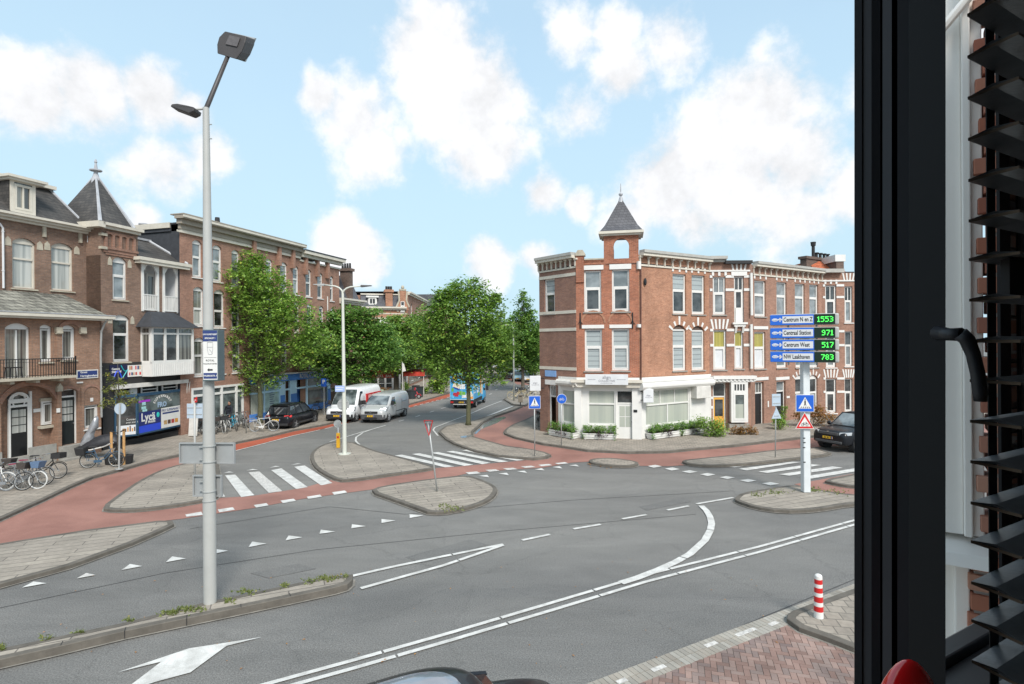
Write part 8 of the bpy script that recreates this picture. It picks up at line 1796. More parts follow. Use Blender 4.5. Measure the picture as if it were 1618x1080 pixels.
# scooters and small shapes among the far pavement things are below
# ================================================================ THE MAN
def person_man():
    b = D(361, 664, 36.2); b.z = .12
    r = thing('person', 'man in dark clothes bending slightly beside the parked bicycles', 'person', b, R(-12))
    V = [(0,0,.93),(0.02,-.02,1.12),(.07,-.05,1.32),(.10,-.06,1.45),(.13,-.08,1.53),(.17,-.1,1.66),  # pelvis, belly, chest, neck base, neck, head
         (-.10,0,.90),(-.12,-.03,.50),(-.13,.03,.08),(-.13,-.14,.05),(.10,0,.90),(.13,-.06,.50),(.15,.02,.08),(.15,-.14,.05),
         (-.14,-.04,1.40),(-.20,-.10,1.14),(-.16,-.26,.94),(.28,-.04,1.38),(.34,-.12,1.12),(.36,-.28,.92)]
    Rr = [.155,.15,.165,.10,.058,.0,.10,.072,.045,.04,.10,.072,.045,.04,.075,.052,.036,.075,.052,.036]
    E = [(0,1),(1,2),(2,3),(3,4),(0,6),(6,7),(7,8),(8,9),(0,10),(10,11),(11,12),(12,13),(3,14),(14,15),(15,16),(3,17),(17,18),(18,19)]
    # drop the unused head vertex index 5
    V2 = [v for i, v in enumerate(V) if i != 5]; R2 = [v for i, v in enumerate(Rr) if i != 5]; E2 = [(a-(a > 5), b_-(b_ > 5)) for a, b_ in E]
    me = bpy.data.meshes.new('body'); me.from_pydata(V2, E2, []); o = bpy.data.objects.new('body', me); sc.collection.objects.link(o); o.parent = r
    o.modifiers.new('skin','SKIN'); 
    for i, s in enumerate(me.skin_vertices[0].data): s.radius = (R2[i], R2[i]); s.use_root = (i == 0)
    o.modifiers.new('sub','SUBSURF').levels = 2; me.materials.append(cloth_d)
    m = MB(); hx, hy, hz = .165, -.115, 1.655
    rings = []
    for dz, rx, ry, oy in ((-.14,.045,.05,.0),(-.11,.06,.075,-.01),(-.06,.072,.09,-.005),(0,.076,.098,0),(.05,.075,.098,.008),(.09,.062,.08,.012),(.115,.03,.04,.01)): rings.append([(hx+rx*math.cos(t*math.pi/6), hy+oy+ry*math.sin(t*math.pi/6), hz+dz) for t in range(12)])
    m.loft(rings); m.hexa([(hx-.012,hy-.092,hz-.04),(hx+.012,hy-.092,hz-.04),(hx+.012,hy-.115,hz-.035),(hx-.012,hy-.115,hz-.035),(hx-.008,hy-.095,hz+.015),(hx+.008,hy-.095,hz+.015),(hx+.008,hy-.10,hz+.01),(hx-.008,hy-.10,hz+.01)])
    for s in (-1,1): m.ell((hx+s*.078,hy,hz-.01),.012,.022,.035,8,6)
    h = m.build('head', skin, r, smooth=True)
    m = MB(); 
    for s in (-1,1): m.ell((hx+s*.03,hy-.088,hz+.012),.012,.008,.007,8,6)
    m.build('eye', blackm, h); m = MB(); m.box(hx-.024,hx+.024,hy-.096,hy-.088,hz-.078,hz-.070); m.build('mouth', mk('lip', (.22,.08,.07), .6), h)
    m = MB(); rings = []
    for dz, rx, ry in ((.0,.081,.10),(.05,.082,.102),(.09,.07,.088),(.12,.035,.045)): rings.append([(hx+rx*math.cos(t*math.pi/6), hy+.02+ry*math.sin(t*math.pi/6), hz+dz) for t in range(12)])
    m.loft(rings); m.build('hair', mk('hair_dark', (.012,.01,.009), .8), r, smooth=True)
    for (x, y, z, s) in ((-.155,-.30,.90,-1),(.362,-.32,.88,1)):
        m = MB(); m.ell((x,y,z-.02),.030,.035,.05,8,6)
        for k in range(4): m.tube([(x-.022+.015*k,y-.015,z-.05),(x-.024+.016*k,y-.035,z-.095+.006*abs(k-1.5)),(x-.024+.016*k,y-.03,z-.125+.008*abs(k-1.5))], [.009,.008,.006], 5)
        m.tube([(x+s*.0-.025*s,y-.02,z-.02),(x-.045*s,y-.045,z-.05),(x-.045*s,y-.05,z-.075)], [.011,.009,.007], 5); m.build('hand', skin, r, smooth=True)
    return r
person_man()
# ================================================================ STREET FURNITURE
def back(name, w_, h_, mat, parent, loc, rim_=None, d=.03):   # folded sheet sign seen from behind
    m = MB(); m.box(-w_/2, w_/2, 0, d*.4, -h_/2, h_/2); 
    for (a, b, c, e) in ((-w_/2, -w_/2+.025, -h_/2, h_/2),(w_/2-.025, w_/2, -h_/2, h_/2),(-w_/2+.025, w_/2-.025, -h_/2, -h_/2+.025),(-w_/2+.025, w_/2-.025, h_/2-.025, h_/2)): m.box(a, b, -d, -.001, c, e)
    o = m.build(name, mat, parent); o.location = loc; return o
signgrey = mk('sign_back_grey', (.33,.34,.34), .5, .2, .08, 3); signpale = mk('sign_back_pale', (.42,.50,.58), .45, .1, .06, 3)
# ---- the large lamp post in the foreground
b = G(332, 951, .17); Zl = b.y; r = thing('street_lamp', 'tall grey street lamp with two dark heads rising from the foreground kerb island', 'street lamp', b)
def LP(px, py, dy=0): return D(px, py, Zl+dy)-b
m = MB(); top = LP(325.5, 170); mid = LP(329, 520)
m.tube([(0,0,-.1),(0,0,.0),(0,0,2.1)], .127, 20); m.tube([(0,0,2.0),(mid.x*.6,0,mid.z*.75),(mid.x,0,mid.z+1.0),top], [.122,.112,.092,.062], 20); m.build('pole', lampgrey, r, smooth='auto')
m = MB(); 
for z in (2.13,2.33,2.95,3.28): m.cyl((0,0,z),(0,0,z+.02),.134,n=20)
m.build('band', steel, r)
m = MB(); a0 = LP(325.5,172); a1 = LP(361,86); m.tube([a0+Vector((0,0,-.05)), a0, a1], [.05,.05,.042], 10); m.build('arm', lampdark, r, smooth=True)
hd_ = MB(); P_ = [LP(345,86),LP(344.5,72),LP(348,60),LP(357,51),LP(391,59),LP(389.5,68),LP(383,84),LP(375,95)]
hd_.prism([p+Vector((0,-.05,0)) for p in P_], (0,.42,.16)); h = hd_.build('lamp_head', lampdark, r, bevel=.02)
m = MB(); q = [LP(365,58),LP(382,62),LP(377,76),LP(359,72)]; m.prism([p+Vector((0,-.062,0)) for p in q], (0,-.01,0)); m.build('lamp_glass', mk('lamp_lens', (.11,.10,.10), .3, 0, .2, 20), h)
m = MB(); m.hexa([LP(346,85)+Vector((0,.30,.12)),LP(376,95)+Vector((0,.30,.12)),LP(376,95)+Vector((0,.36,.15)),LP(346,85)+Vector((0,.36,.15)),LP(357,50)+Vector((0,.34,.16)),LP(391,58)+Vector((0,.34,.16)),LP(391,58)+Vector((0,.42,.2)),LP(357,50)+Vector((0,.42,.2))]); m.build('lamp_cover', zinc, h)
m = MB(); m.tube([LP(326,171), LP(305,173), LP(300,174)], .026, 8); m.build('arm', lampgrey, r, smooth=True)
m = MB(); P_ = [LP(275,172),LP(277,168.5),LP(287,167.5),LP(300,170),LP(313,173.5),LP(312,179),LP(304,183)]; m.prism([p+Vector((0,-.14,0)) for p in P_], (0,.28,0)); h2 = m.build('lamp_head', lampdark, r, bevel=.02)
m = MB(); m.ell(tuple(LP(283,171)), .06, .12, .035, 10, 6); m.build('lamp_lens', zinc, h2)
m = MB()
for z in (top.z-.35, top.z-.65): m.cyl((top.x-.02,0,z),(top.x+.12,0,z),.012,n=6)
m.build('bolt', steel, r)
# advertising box on it
def box_at(px0, px1, py0, py1, y0, y1, name, mat, parent, base, Z):
    p0 = D(px0, py1, Z)-base; p1 = D(px1, py0, Z)-base; m = MB(); m.box(p0.x, p1.x, y0, y1, p0.z, p1.z); return m.build(name, mat, parent), p0, p1
ab = D(334, 561, Zl-.16); ad = thing('advertising_box', 'narrow white and blue illuminated advertising box clamped on the big lamp post', 'advertising box', ab, R(3))
H_ = 80/FPX*Zl; W_ = .31; Dp = .30
m = MB(); m.box(-W_/2, W_/2, -Dp*.15, Dp*.85, -H_/2, H_/2); m.build('case', mk('case_teal_grey', (.085,.12,.13), .45, 0, .08, 3), ad, bevel=.008)
m = MB(); m.box(-W_/2+.012, W_/2-.012, -Dp*.15-.006, -Dp*.15, -H_/2+.03, H_/2-.02); fc = m.build('poster', white, ad); yq = -Dp*.15-.0065
m = MB(); m.box(-W_/2+.012, W_/2-.012, yq-.002, yq, H_/2-.245, H_/2-.02); m.box(-W_/2+.02, W_/2-.02, yq-.002, yq, -H_/2+.05, -H_/2+.17); m.build('poster_band', navy, fc)
m = MB(); m.box(-W_/2+.03, W_/2-.03, yq-.002, yq, -H_*.045, -H_*.040); m.build('poster_line', bumper_g, fc)
ux, uz = (1,0,0), (0,0,1); yq2 = yq-.004
text('lettering', 'UW KUNSTGEBIT', .042, white, fc, (0,yq2,H_/2-.10), ux, uz, .002, bold=.0012, wscale=.86); text('lettering', 'SPECIALIST !', .045, white, fc, (0,yq2,H_/2-.18), ux, uz, .002, bold=.0012, wscale=.86)
text('lettering', 'ROYAL', .055, bumper_g, fc, (0,yq2,-H_*.10), ux, uz, .002); text('lettering', 'TANDPROTHETIEK', .036, bumper_g, fc, (0,yq2,-H_*.165), ux, uz, .002, wscale=.9)
text('lettering', 'VALERIUSSTR. 4', .045, white, fc, (0,yq2,-H_/2+.11), ux, uz, .002, bold=.0012, wscale=.85)
m = MB(); 
m.tube([(-.055,yq2,.27),(-.055,yq2,.12),(-.03,yq2,.02),(.03,yq2,.02),(.055,yq2,.12),(.055,yq2,.27),(-.055,yq2,.27)], .0035, 4); m.tube([(-.03,yq2,.30),(.03,yq2,.30)], .004, 4); m.tube([(-.055,yq2,.17),(.055,yq2,.17)], .003, 4); m.tube([(-.02,yq2,.13),(.03,yq2,.07),(.05,yq2,.03)], .003, 4); m.build('logo', mk('logo_grey', (.3,.31,.33), .6), fc)
m = MB(); zA = -H_*.28; m.prism([(-.06,yq2,zA),(-.02,yq2,zA+.035),(-.02,yq2,zA+.015),(.05,yq2,zA+.015),(.05,yq2,zA-.015),(-.02,yq2,zA-.015),(-.02,yq2,zA-.035)], (0,-.002,0)); m.build('arrow', blackm, fc)
# grey sign backs clamped to it
for (x0, x1, y0, y1, lab) in ((283.5,374.5,698.5,731.5,'wide grey traffic sign seen from behind, clamped to the big lamp post'),(306,353.5,749.5,783.5,'small grey traffic sign seen from behind, lower on the big lamp post')):
    p = D((x0+x1)/2, (y0+y1)/2, Zl+.17); s = thing('traffic_sign', lab, 'sign', p, R(-3)); k = Zl/FPX
    back('sign_back', (x1-x0)*k, (y1-y0)*k, signgrey, s, (0,-.02,0), d=.04)
    m = MB(); m.box(-.16,.16,-.07,-.04,.12 if y0 < 740 else .08,.15 if y0 < 740 else .11); m.box(-.16,.16,-.07,-.04,-.15 if y0 < 740 else -.11,-.12 if y0 < 740 else -.08); m.build('clamp', steel, s)
# ---- double-armed lamp post on the middle island
b = G(544.5, 717, .12); Zm = b.y; r = thing('street_lamp', 'slim cream street lamp with two curved arms on the middle island', 'street lamp', b)
def MP(px, py, dy=0): return D(px, py, Zm+dy)-b
t = MP(541.5, 460); m = MB(); m.tube([(0,0,-.05),(0,0,1.6),(t.x*.6,0,t.z*.7),t], [.105,.10,.075,.06], 14); m.cyl((0,0,0),(0,0,.03),.3,n=16); m.build('pole', lampgreen, r, smooth='auto')
for sgn, pts in ((-1, [(541.3,464),(540,458.5),(536,454.5),(530,452),(512,449.5)]),(1, [(541.7,464),(543.5,458.5),(548,455),(554,453),(571,451.5)])):
    m = MB(); m.tube([MP(*p) for p in pts], [.05,.045,.042,.04,.03], 8); a = m.build('arm', lampgreen, r, smooth=True)
    e = MP(*pts[-1]); m = MB(); m.hexa([(e.x-.02*sgn,-.12,e.z-.06),(e.x+.52*sgn,-.10,e.z-.0),(e.x+.52*sgn,.10,e.z-.0),(e.x-.02*sgn,.12,e.z-.06),(e.x-.02*sgn,-.08,e.z+.05),(e.x+.5*sgn,-.07,e.z+.03),(e.x+.5*sgn,.07,e.z+.03),(e.x-.02*sgn,.08,e.z+.05)]); m.build('lamp_head', lampdark if sgn > 0 else mk('lamp_head_grey', (.30,.30,.29), .5), r, bevel=.01)
def plate_thing(name, label, cat, px0, px1, py0, py1, Z, mat, rz=0, d=.03, group=None, circle=False, frame=None):
    p = D((px0+px1)/2, (py0+py1)/2, Z); k = Z/FPX; s = thing(name, label, cat, p, rz, group); w_, h_ = (px1-px0)*k, (py1-py0)*k; m = MB()
    if circle: m.cyl((0,-d/2,0),(0,d/2,0),w_/2,n=28)
    else: m.box(-w_/2, w_/2, -d/2, d/2, -h_/2, h_/2)
    m.build('panel', mat, s, bevel=.005); return s, w_, h_
s, w_, h_ = plate_thing('name_sign', 'pale blue street name plate high on the middle lamp post', 'sign', 529.5, 544.5, 609, 618.5, Zm-.12, mk('pale_sign', (.32,.42,.70), .5))
m = MB(); m.box(-w_*.42, w_*.42, -.018, -.0155, h_*.12, h_*.22); m.box(-w_*.42, w_*.30, -.018, -.0155, -h_*.2, -h_*.1); m.build('lettering', white, s)
s, w_, h_ = plate_thing('traffic_sign', 'round traffic sign seen from behind on the middle lamp post', 'sign', 533, 552, 629.5, 648.5, Zm+.1, signgrey, circle=True)
m = MB(); m.torus((0,-.01,0),(0,1,0),w_/2-.01,.012,26,5); m.box(-w_*.4,w_*.4,-.03,-.016,h_*.2,h_*.27); m.box(-w_*.4,w_*.4,-.03,-.016,-h_*.27,-h_*.2); m.box(-.02,.02,-.04,-.016,-h_*.45,h_*.45); m.build('rim', steel, s)
# yellow guidance post with disc
b = D(534.5, 700, 29.2); b.z = .12; r = thing('traffic_bollard', 'yellow keep-left post with a grey disc behind the middle lamp post', 'bollard', b); k = b.y/FPX
m = MB(); m.box(-.09,.09,-.06,.06,0,.78); m.build('post', yellow, r, bevel=.02); m = MB(); m.box(-.05,.05,-.064,-.06,.5,.62); m.build('mark', redp, r)
m = MB(); m.cyl((0,0,.78),(0,0,1.15),.03,n=8); m.build('stem', greyw, r); m = MB(); m.cyl((-.03,-.03,1.26),(-.03,.02,1.26),.20,n=24); m.box(-.14,.08,-.045,-.03,1.31,1.33); m.box(-.14,.08,-.045,-.03,1.19,1.21); m.torus((-.03,-.03,1.26),(0,1,0),.19,.012,24,5); m.build('sign_disc', steel, r)
# ---- leaning give-way sign seen from behind
b = G(691, 776, .12); r = thing('traffic_sign', 'bent post with a give-way triangle seen from the back, on the front island', 'sign', b); t = D(676.5, 667, b.y)-b
m = MB(); m.tube([(0,0,-.05), t*.5, t], .03, 10); m.build('post', steel, r, smooth=True)
s = thing_part('sign_panel', r, t*.955, (0, R(-6), R(-52))); L_ = .62
tri = [(-L_/2,0,.18),(L_/2,0,.18),(0,0,.18-L_*.87)]; m = MB(); m.prism(tri, (0,.02,0)); m.build('panel', signgrey, s); m = MB(); m.tube(tri+[tri[0]], .022, 6); m.build('border', redp, s); m = MB(); m.box(-L_*.38,L_*.38,-.03,-.001,.08,.11); m.build('clamp', steel, s)
# ---- parking guidance sign
b = G(1273, 777, .12); Zg = b.y; r = thing('sign_post', 'thick white post with small black fittings standing in grass on the right island', 'sign post', b)
m = MB(); m.box(-.125,.125,-.125,.125,0,5.55); m.build('post', mk('post_white', (.60,.63,.64), .5, 0, .08, 1.5), r, bevel=.03)
m = MB(); m.box(.125,.16,-.09,.09,.62,1.15); 
m.build('cable_box', zinc, r)
m = MB()
for (px, py) in ((1271,692),(1271.5,699),(1271,707),(1271.5,730)): p = D(px, py, Zg-.13)-b; m.box(p.x-.05,p.x+.03,-.135,-.125,p.z-.015,p.z+.02)
m.build('fitting', blackm, r)
signb = mk('route_blue', (.015,.12,.55), .45, 0, .04, 2); led = emit('led_green', (.08,.9,.10), .38)
gpt = b+Vector((-.02,-.28,0)); rows = [('Centrum N en Z','1553',504.5,0),('Centraal Station','971',525.5,0),('Centrum West','517',544.5,1),('NW Laakhaven','783',563.5,1)]
rz = R(-24); cx = D(1268.5, 540, Zg-.35); Wd = 2.12; Hd = .40
for i, (name_, num, py, rt_) in enumerate(rows):
    z = D(1268, py, Zg-.35).z
    s = thing('parking_sign', '%s blue parking route board reading %s with green digits %s' % (['topmost','second','third','lowest'][i], name_, num), 'sign', (cx.x, cx.y, z), rz, 'parking route boards on one post')
    m = MB(); m.box(-Wd/2, Wd/2+.06, -.02, .22, -Hd/2, Hd/2); ho = m.build('housing', lampgrey, s, bevel=.05)
    m = MB(); m.box(-Wd/2+.02, Wd*.165, -.034, -.02, -Hd/2+.02, Hd/2-.02); fo = m.build('blue_panel', signb, s, bevel=.004)
    m = MB(); m.box(Wd*.167, Wd/2-.06, -.034, -.02, -Hd/2+.02, Hd/2-.02); do = m.build('display', mk('display_dark', (.004,.018,.008), .3) if i == 0 else MATS['display_dark'], s, bevel=.004)
    m = MB(); m.box(-Wd*.305, Wd*.152, -.038, -.034, -Hd*.31, Hd*.31); m.build('name_panel', greyw, fo)
    m = MB(); m.ell((-Wd*.42,-.036,0), .105,.005,.055,16,6); m.build('emblem', greyw, fo)
    text('lettering', 'CENTRUM' if 0 else 'P-route', .05, signb, fo, (-Wd*.42,-.043,0), (1,0,0), (0,0,1), .002, wscale=.9)
    m = MB(); x0 = -Wd*.342
    if rt_: m.box(x0-.07,x0+.06,-.04,-.034,-.014,.014); m.prism([(x0+.07,-.04,0),(x0-.005,-.04,.075),(x0-.03,-.04,.05),(x0+.02,-.04,0),(x0-.03,-.04,-.05),(x0-.005,-.04,-.075)], (0,.006,0))
    else: m.box(x0-.014,x0+.014,-.04,-.034,-.07,.06); m.prism([(x0,-.04,.08),(x0-.075,-.04,.005),(x0-.05,-.04,-.02),(x0,-.04,.03),(x0+.05,-.04,-.02),(x0+.075,-.04,.005)], (0,.006,0))
    m.build('arrow', white, fo)
    text('lettering', name_, .215, blackm, fo, (-Wd*.29,-.041,0), (1,0,0), (0,0,1), .003, align='LEFT', wscale=.62, bold=.004)
    # digits as a dot matrix
    F5 = {'1':['010','110','010','010','010','010','111'],'5':['1111','1000','1110','0001','0001','0001','1110'],'3':['1110','0001','0001','0110','0001','0001','1110'],'9':['0110','1001','1001','0111','0001','0001','1110'],'7':['1111','0001','0001','0010','0010','0100','0100'],'8':['0110','1001','1001','0110','1001','1001','0110']}
    m = MB(); px_ = .027; wtot = sum(len(F5[c][0])+1 for c in num)-1; x = Wd/2-.12-wtot*px_
    for c_ in num:
        for rr, row in enumerate(F5[c_]):
            for cc, v in enumerate(row):
                if v == '1': m.box(x+cc*px_, x+cc*px_+px_*.97, -.038, -.034, (3-rr)*px_-px_*.49, (3-rr)*px_+px_*.49)
        x += (len(F5[c_][0])+1)*px_
    m.build('digits', led, do)
m = MB(); z0, z1 = D(1268,571,Zg).z, D(1268,496,Zg).z
gb = thing('crossbars', 'steel crossbars behind the parking route boards on the white post', 'frame', (cx.x, cx.y, 0), rz)
for x in (-.45,.45): m.box(x-.03, x+.03, .225, .27, z0-b.z, z1)
m.build('bar', steel, gb)
def ped_sign(label, px0, px1, py0, py1, Z, rz=0):
    s, w_, h_ = plate_thing('traffic_sign', label, 'sign', px0, px1, py0, py1, Z, white, rz)
    m = MB(); m.box(-w_*.47,w_*.47,-.022,-.0155,-h_*.47,h_*.47); m.build('blue_field', bluep, s)
    m = MB(); m.prism([(-w_*.36,-.024,-h_*.30),(w_*.36,-.024,-h_*.30),(0,-.024,h_*.36)], (0,.002,0)); tr = m.build('triangle', white, s)
    m = MB(); y = -.0265; k = h_
    m.prism([(-.012*k+.0,y,.20*k),(.012*k,y,.20*k),(.05*k,y,.06*k),(.03*k,y,.02*k),(.07*k,y,-.14*k),(.04*k,y,-.15*k),(.0,y,-.04*k),(-.04*k,y,-.15*k),(-.07*k,y,-.14*k),(-.03*k,y,.02*k),(-.05*k,y,.06*k)], (0,.002,0))
    m.cyl((0,y,.235*k),(0,y+.002,.235*k),.03*k,n=10)
    for i in range(5): x = (-.24+.12*i)*k; m.prism([(x-.02*k,y,-.28*k),(x+.03*k,y,-.28*k),(x*.8+.025*k,y,-.19*k),(x*.8-.015*k,y,-.19*k)], (0,.002,0))
    m.build('pictogram', blackm, s); return s
s = ped_sign('blue pedestrian crossing sign on the white parking sign post', 1257.8, 1285.5, 623, 650.5, Zg-.18, R(-6))
p = D(1271.5, 664, Zg-.2); s = thing('traffic_sign', 'red and white warning triangle with bicycle on the white post', 'sign', p, R(-4)); k = Zg/FPX; a = 14.3*k; h_ = 13*k
m = MB(); m.prism([(-a,0,-h_),(a,0,-h_),(0,0,h_)], (0,.02,0)); m.build('panel', white, s); m = MB(); m.prism([(-a*.93,-.002,-h_*.95),(a*.93,-.002,-h_*.95),(0,-.002,h_*.9)], (0,.002,0)); ro = m.build('border', redp, s); m = MB(); m.prism([(-a*.62,-.005,-h_*.72),(a*.62,-.005,-h_*.72),(0,-.005,h_*.42)], (0,.003,0)); wo = m.build('field', white, ro)
def mini_bike(k, x, z, y):
    m = MB(); 
    for dx in (-.5,.5): m.torus((x+dx*k,y,z),(0,1,0),.3*k,.045*k,18,4)
    m.tube([(x-.5*k,y,z),(x-.1*k,y,z),(x+.35*k,y,z+.45*k),(x-.25*k,y,z+.45*k),(x-.1*k,y,z)], .04*k, 4); m.tube([(x+.5*k,y,z),(x+.35*k,y,z+.6*k),(x+.2*k,y,z+.65*k)], .04*k, 4); m.tube([(x-.5*k,y,z),(x-.25*k,y,z+.45*k),(x-.3*k,y,z+.58*k)], .04*k, 4); return m
mini_bike(.15, 0, -h_*.5, -.009).build('pictogram', blackm, wo)
# pedestrian sign and bicycle sign by the corner
b = G(845, 720, .12); r = thing('sign_post', 'thin grey post of the pedestrian sign on the tip of the tree island', 'sign post', b); t = D(844.3, 626, b.y)-b; m = MB(); m.tube([(0,0,0), t], .028, 8); m.build('post', steel, r, smooth=True)
ped_sign('blue pedestrian crossing sign near the black bicycle and corner house', 835.3, 854, 625, 645.3, b.y-.05, R(4))
b = G(887, 703, .12); r = thing('sign_post', 'thin grey post of the round bicycle sign before the planter', 'sign post', b); t = D(887, 624, b.y)-b; m = MB(); m.tube([(0,0,0), t], .028, 8); m.build('post', steel, r, smooth=True)
s, w_, h_ = plate_thing('traffic_sign', 'round blue bicycle path sign in front of the shop corner', 'sign', 879.7, 895.3, 622, 637.6, b.y-.05, white, circle=True)
m = MB(); m.cyl((0,-.02,0),(0,-.0155,0),w_*.47,n=28); bo = m.build('blue_field', bluep, s); mini_bike(w_*.30, 0, -h_*.08, -.024).build('pictogram', white, bo)
# sign backs on the right island
b = G(1225, 722, .12); r = thing('sign_post', 'thin grey post with sign backs on the long right island', 'sign post', b); t = D(1226, 623, b.y)-b; m = MB(); m.tube([(0,0,0), t], .028, 8); m.build('post', steel, r, smooth=True)
s, w_, h_ = plate_thing('traffic_sign', 'square sign seen from behind above the small triangle back', 'sign', 1219, 1234, 622, 641, b.y-.08, signpale, R(10)); m = MB(); m.box(-w_*.4,w_*.4,-.03,-.016,h_*.25,h_*.3); m.box(-w_*.4,w_*.4,-.03,-.016,-h_*.3,-h_*.25); m.build('clamp', steel, s)
p = D(1227, 652, b.y-.08); s = thing('traffic_sign', 'small triangular sign seen from behind before the dark doors', 'sign', p, R(10)); k = b.y/FPX; m = MB(); m.prism([(-8.5*k,0,-9*k),(8.5*k,0,-9*k),(0,0,8.5*k)], (0,.02,0)); m.build('panel', signpale, s); m = MB(); m.box(-4*k,4*k,-.02,0,-5*k,-4*k); m.build('clamp', steel, s)
# left pavement: round sign back, bus-stop like sign, island post
b = G(188, 741, .12); r = thing('sign_post', 'grey post of the round sign beside the young tree', 'sign post', b); t = D(189.5, 637, b.y)-b; m = MB(); m.tube([(0,0,0), t], .035, 8); m.cyl((0,0,0),(0,0,.03),.16,n=12); m.build('post', steel, r, smooth='auto')
s, w_, h_ = plate_thing('traffic_sign', 'round pale sign seen from behind in front of the supermarket', 'sign', 180.8, 199.2, 636, 654.8, b.y+.06, signpale, circle=True); m = MB(); m.torus((0,-.012,0),(0,1,0),w_/2-.008,.01,28,5); m.box(-.02,.02,-.03,-.016,-h_*.4,h_*.4); m.build('rim', steel, s)
b = G(308, 768, .12); r = thing('sign_post', 'white post on the left island partly hidden by grey sign backs', 'sign post', b); t = D(307.5, 633, b.y)-b; m = MB(); m.tube([(0,0,0), t], .04, 8); m.build('post', lampgrey, r, smooth=True)
s, w_, h_ = plate_thing('traffic_sign', 'pale blue-grey square sign back left of the big lamp post', 'sign', 295.5, 320.5, 637.3, 660.5, b.y+.06, signpale); m = MB(); m.box(-w_*.46,w_*.46,-.03,-.016,h_*.2,h_*.25); m.box(-w_*.46,w_*.46,-.03,-.016,-h_*.25,-h_*.2); m.build('clamp', steel, s)
p = D(309, 631.5, b.y-.05); s = thing('traffic_sign', 'small tilted red sign on top of the post left of the lamp', 'sign', p, R(-30)); m = MB(); m.hexa([(-.09,-.01,-.12),(.09,-.01,-.08),(.09,.01,-.08),(-.09,.01,-.12),(-.09,-.01,.04),(.09,-.01,.13),(.09,.01,.13),(-.09,.01,.04)]); m.build('panel', redp, s); m = MB(); m.box(-.05,.05,-.014,-.011,-.02,.01); m.build('lettering', white, s)
b = D(305, 683, 33); b.z = .12; s = thing('banner', 'white sandwich board cloth behind the sign post at the shop', 'sign', b); m = MB(); m.hexa([(-.28,0,.05),(.22,0,.05),(.22,.05,.05),(-.28,.05,.05),(-.22,0,1.1),(.30,0,1.15),(.30,.05,1.15),(-.22,.05,1.1)]); m.build('panel', whited, s); m = MB(); m.tube([(-.28,.3,0),(-.22,.05,1.1)], .02, 5); m.build('stand', steel, s)
# P sign by the blue shop
b = D(512, 662, 42.5); b.z = .12; r = thing('traffic_sign', 'blue parking sign with white letter on a post at the blue shop', 'sign', b); k = b.y/FPX
z1 = D(512, 597.5, b.y).z-.12; m = MB(); m.tube([(0,.04,0),(0,.04,z1)], .03, 8); m.build('post', steel, r); m = MB(); m.box(-.20,.20,-.02,.01,z1-.62,z1); pn_ = m.build('panel', bluep, r); text('lettering', 'P', .42, white, pn_, (0,-.024,z1-.27), (1,0,0), (0,0,1), .004, bold=.01)
# bin at the bend
p = G(822.3, 641, .12); r = thing('waste_bin', 'beige waste bin on a short post at the bend before the bicycles', 'bin', p); m = MB(); m.cyl((0,0,0),(0,0,.35),.05,n=8); m.build('post', bumper_g, r); m = MB(); m.box(-.2,.2,-.16,.16,.32,.95); m.build('body', mk('bin_beige', (.32,.28,.22), .6), r, bevel=.03); m = MB(); m.box(-.12,.12,-.165,-.155,.80,.88); m.build('slot', blackm, r); m = MB(); m.hexa([(-.22,-.18,.95),(.22,-.18,.95),(.22,.18,.95),(-.22,.18,.95),(-.14,-.1,1.02),(.14,-.1,1.02),(.14,.1,1.02),(-.14,.1,1.02)]); m.build('lid', mk('bin_lid', (.25,.22,.18), .6), r)
# far lamp posts
for (px, pt, pb, Z, lab) in ((812,513,632,52,'thin pale street lamp with one short curved arm near the bicycles'),(727,566,600,100,'far thin street lamp between trees at the bend')):
    b = D(px, pb, Z); b.z = .12; t = D(px, pt, Z)-b; k = Z/FPX; r = thing('street_lamp', lab, 'street lamp', b); m = MB(); m.tube([(0,0,0),(0,0,t.z-.5),(-.05,0,t.z-.2),(-.25,0,t.z-.02),(-.45,0,t.z)], [.08,.06,.05,.045,.04], 8); m.build('pole', lampgreen, r, smooth=True); m = MB(); m.hexa([(-.8,-.08,t.z-.04),(-.42,-.08,t.z-.06),(-.42,.08,t.z-.06),(-.8,.08,t.z-.04),(-.78,-.06,t.z+.03),(-.42,-.06,t.z+.05),(-.42,.06,t.z+.05),(-.78,.06,t.z+.03)]); m.build('lamp_head', lampgrey, r)
# bollard
b = G(1293.5, 975, .12); r = thing('bollard', 'red and white striped bollard on the near right pavement', 'bollard', b)
m = MB(); hs = [0,.11,.27,.34,.46,.54,.67,.755,.82,.85]; H0 = .85
zs = [0,.13,.235,.315,.425,.50,.60,.67,.76,.81]
for i in range(9): m.cyl((0,0,zs[i]),(0,0,zs[i+1]),.088-.002*i,.088-.002*(i+1),20, mi=0 if i in (0,2,4,6,8) else 1)
m.build('post', [white, redp], r, smooth='auto'); m = MB(); m.ell((0,0,.81), .071,.071,.05,20,8); m.build('cap', white, r, smooth=True)
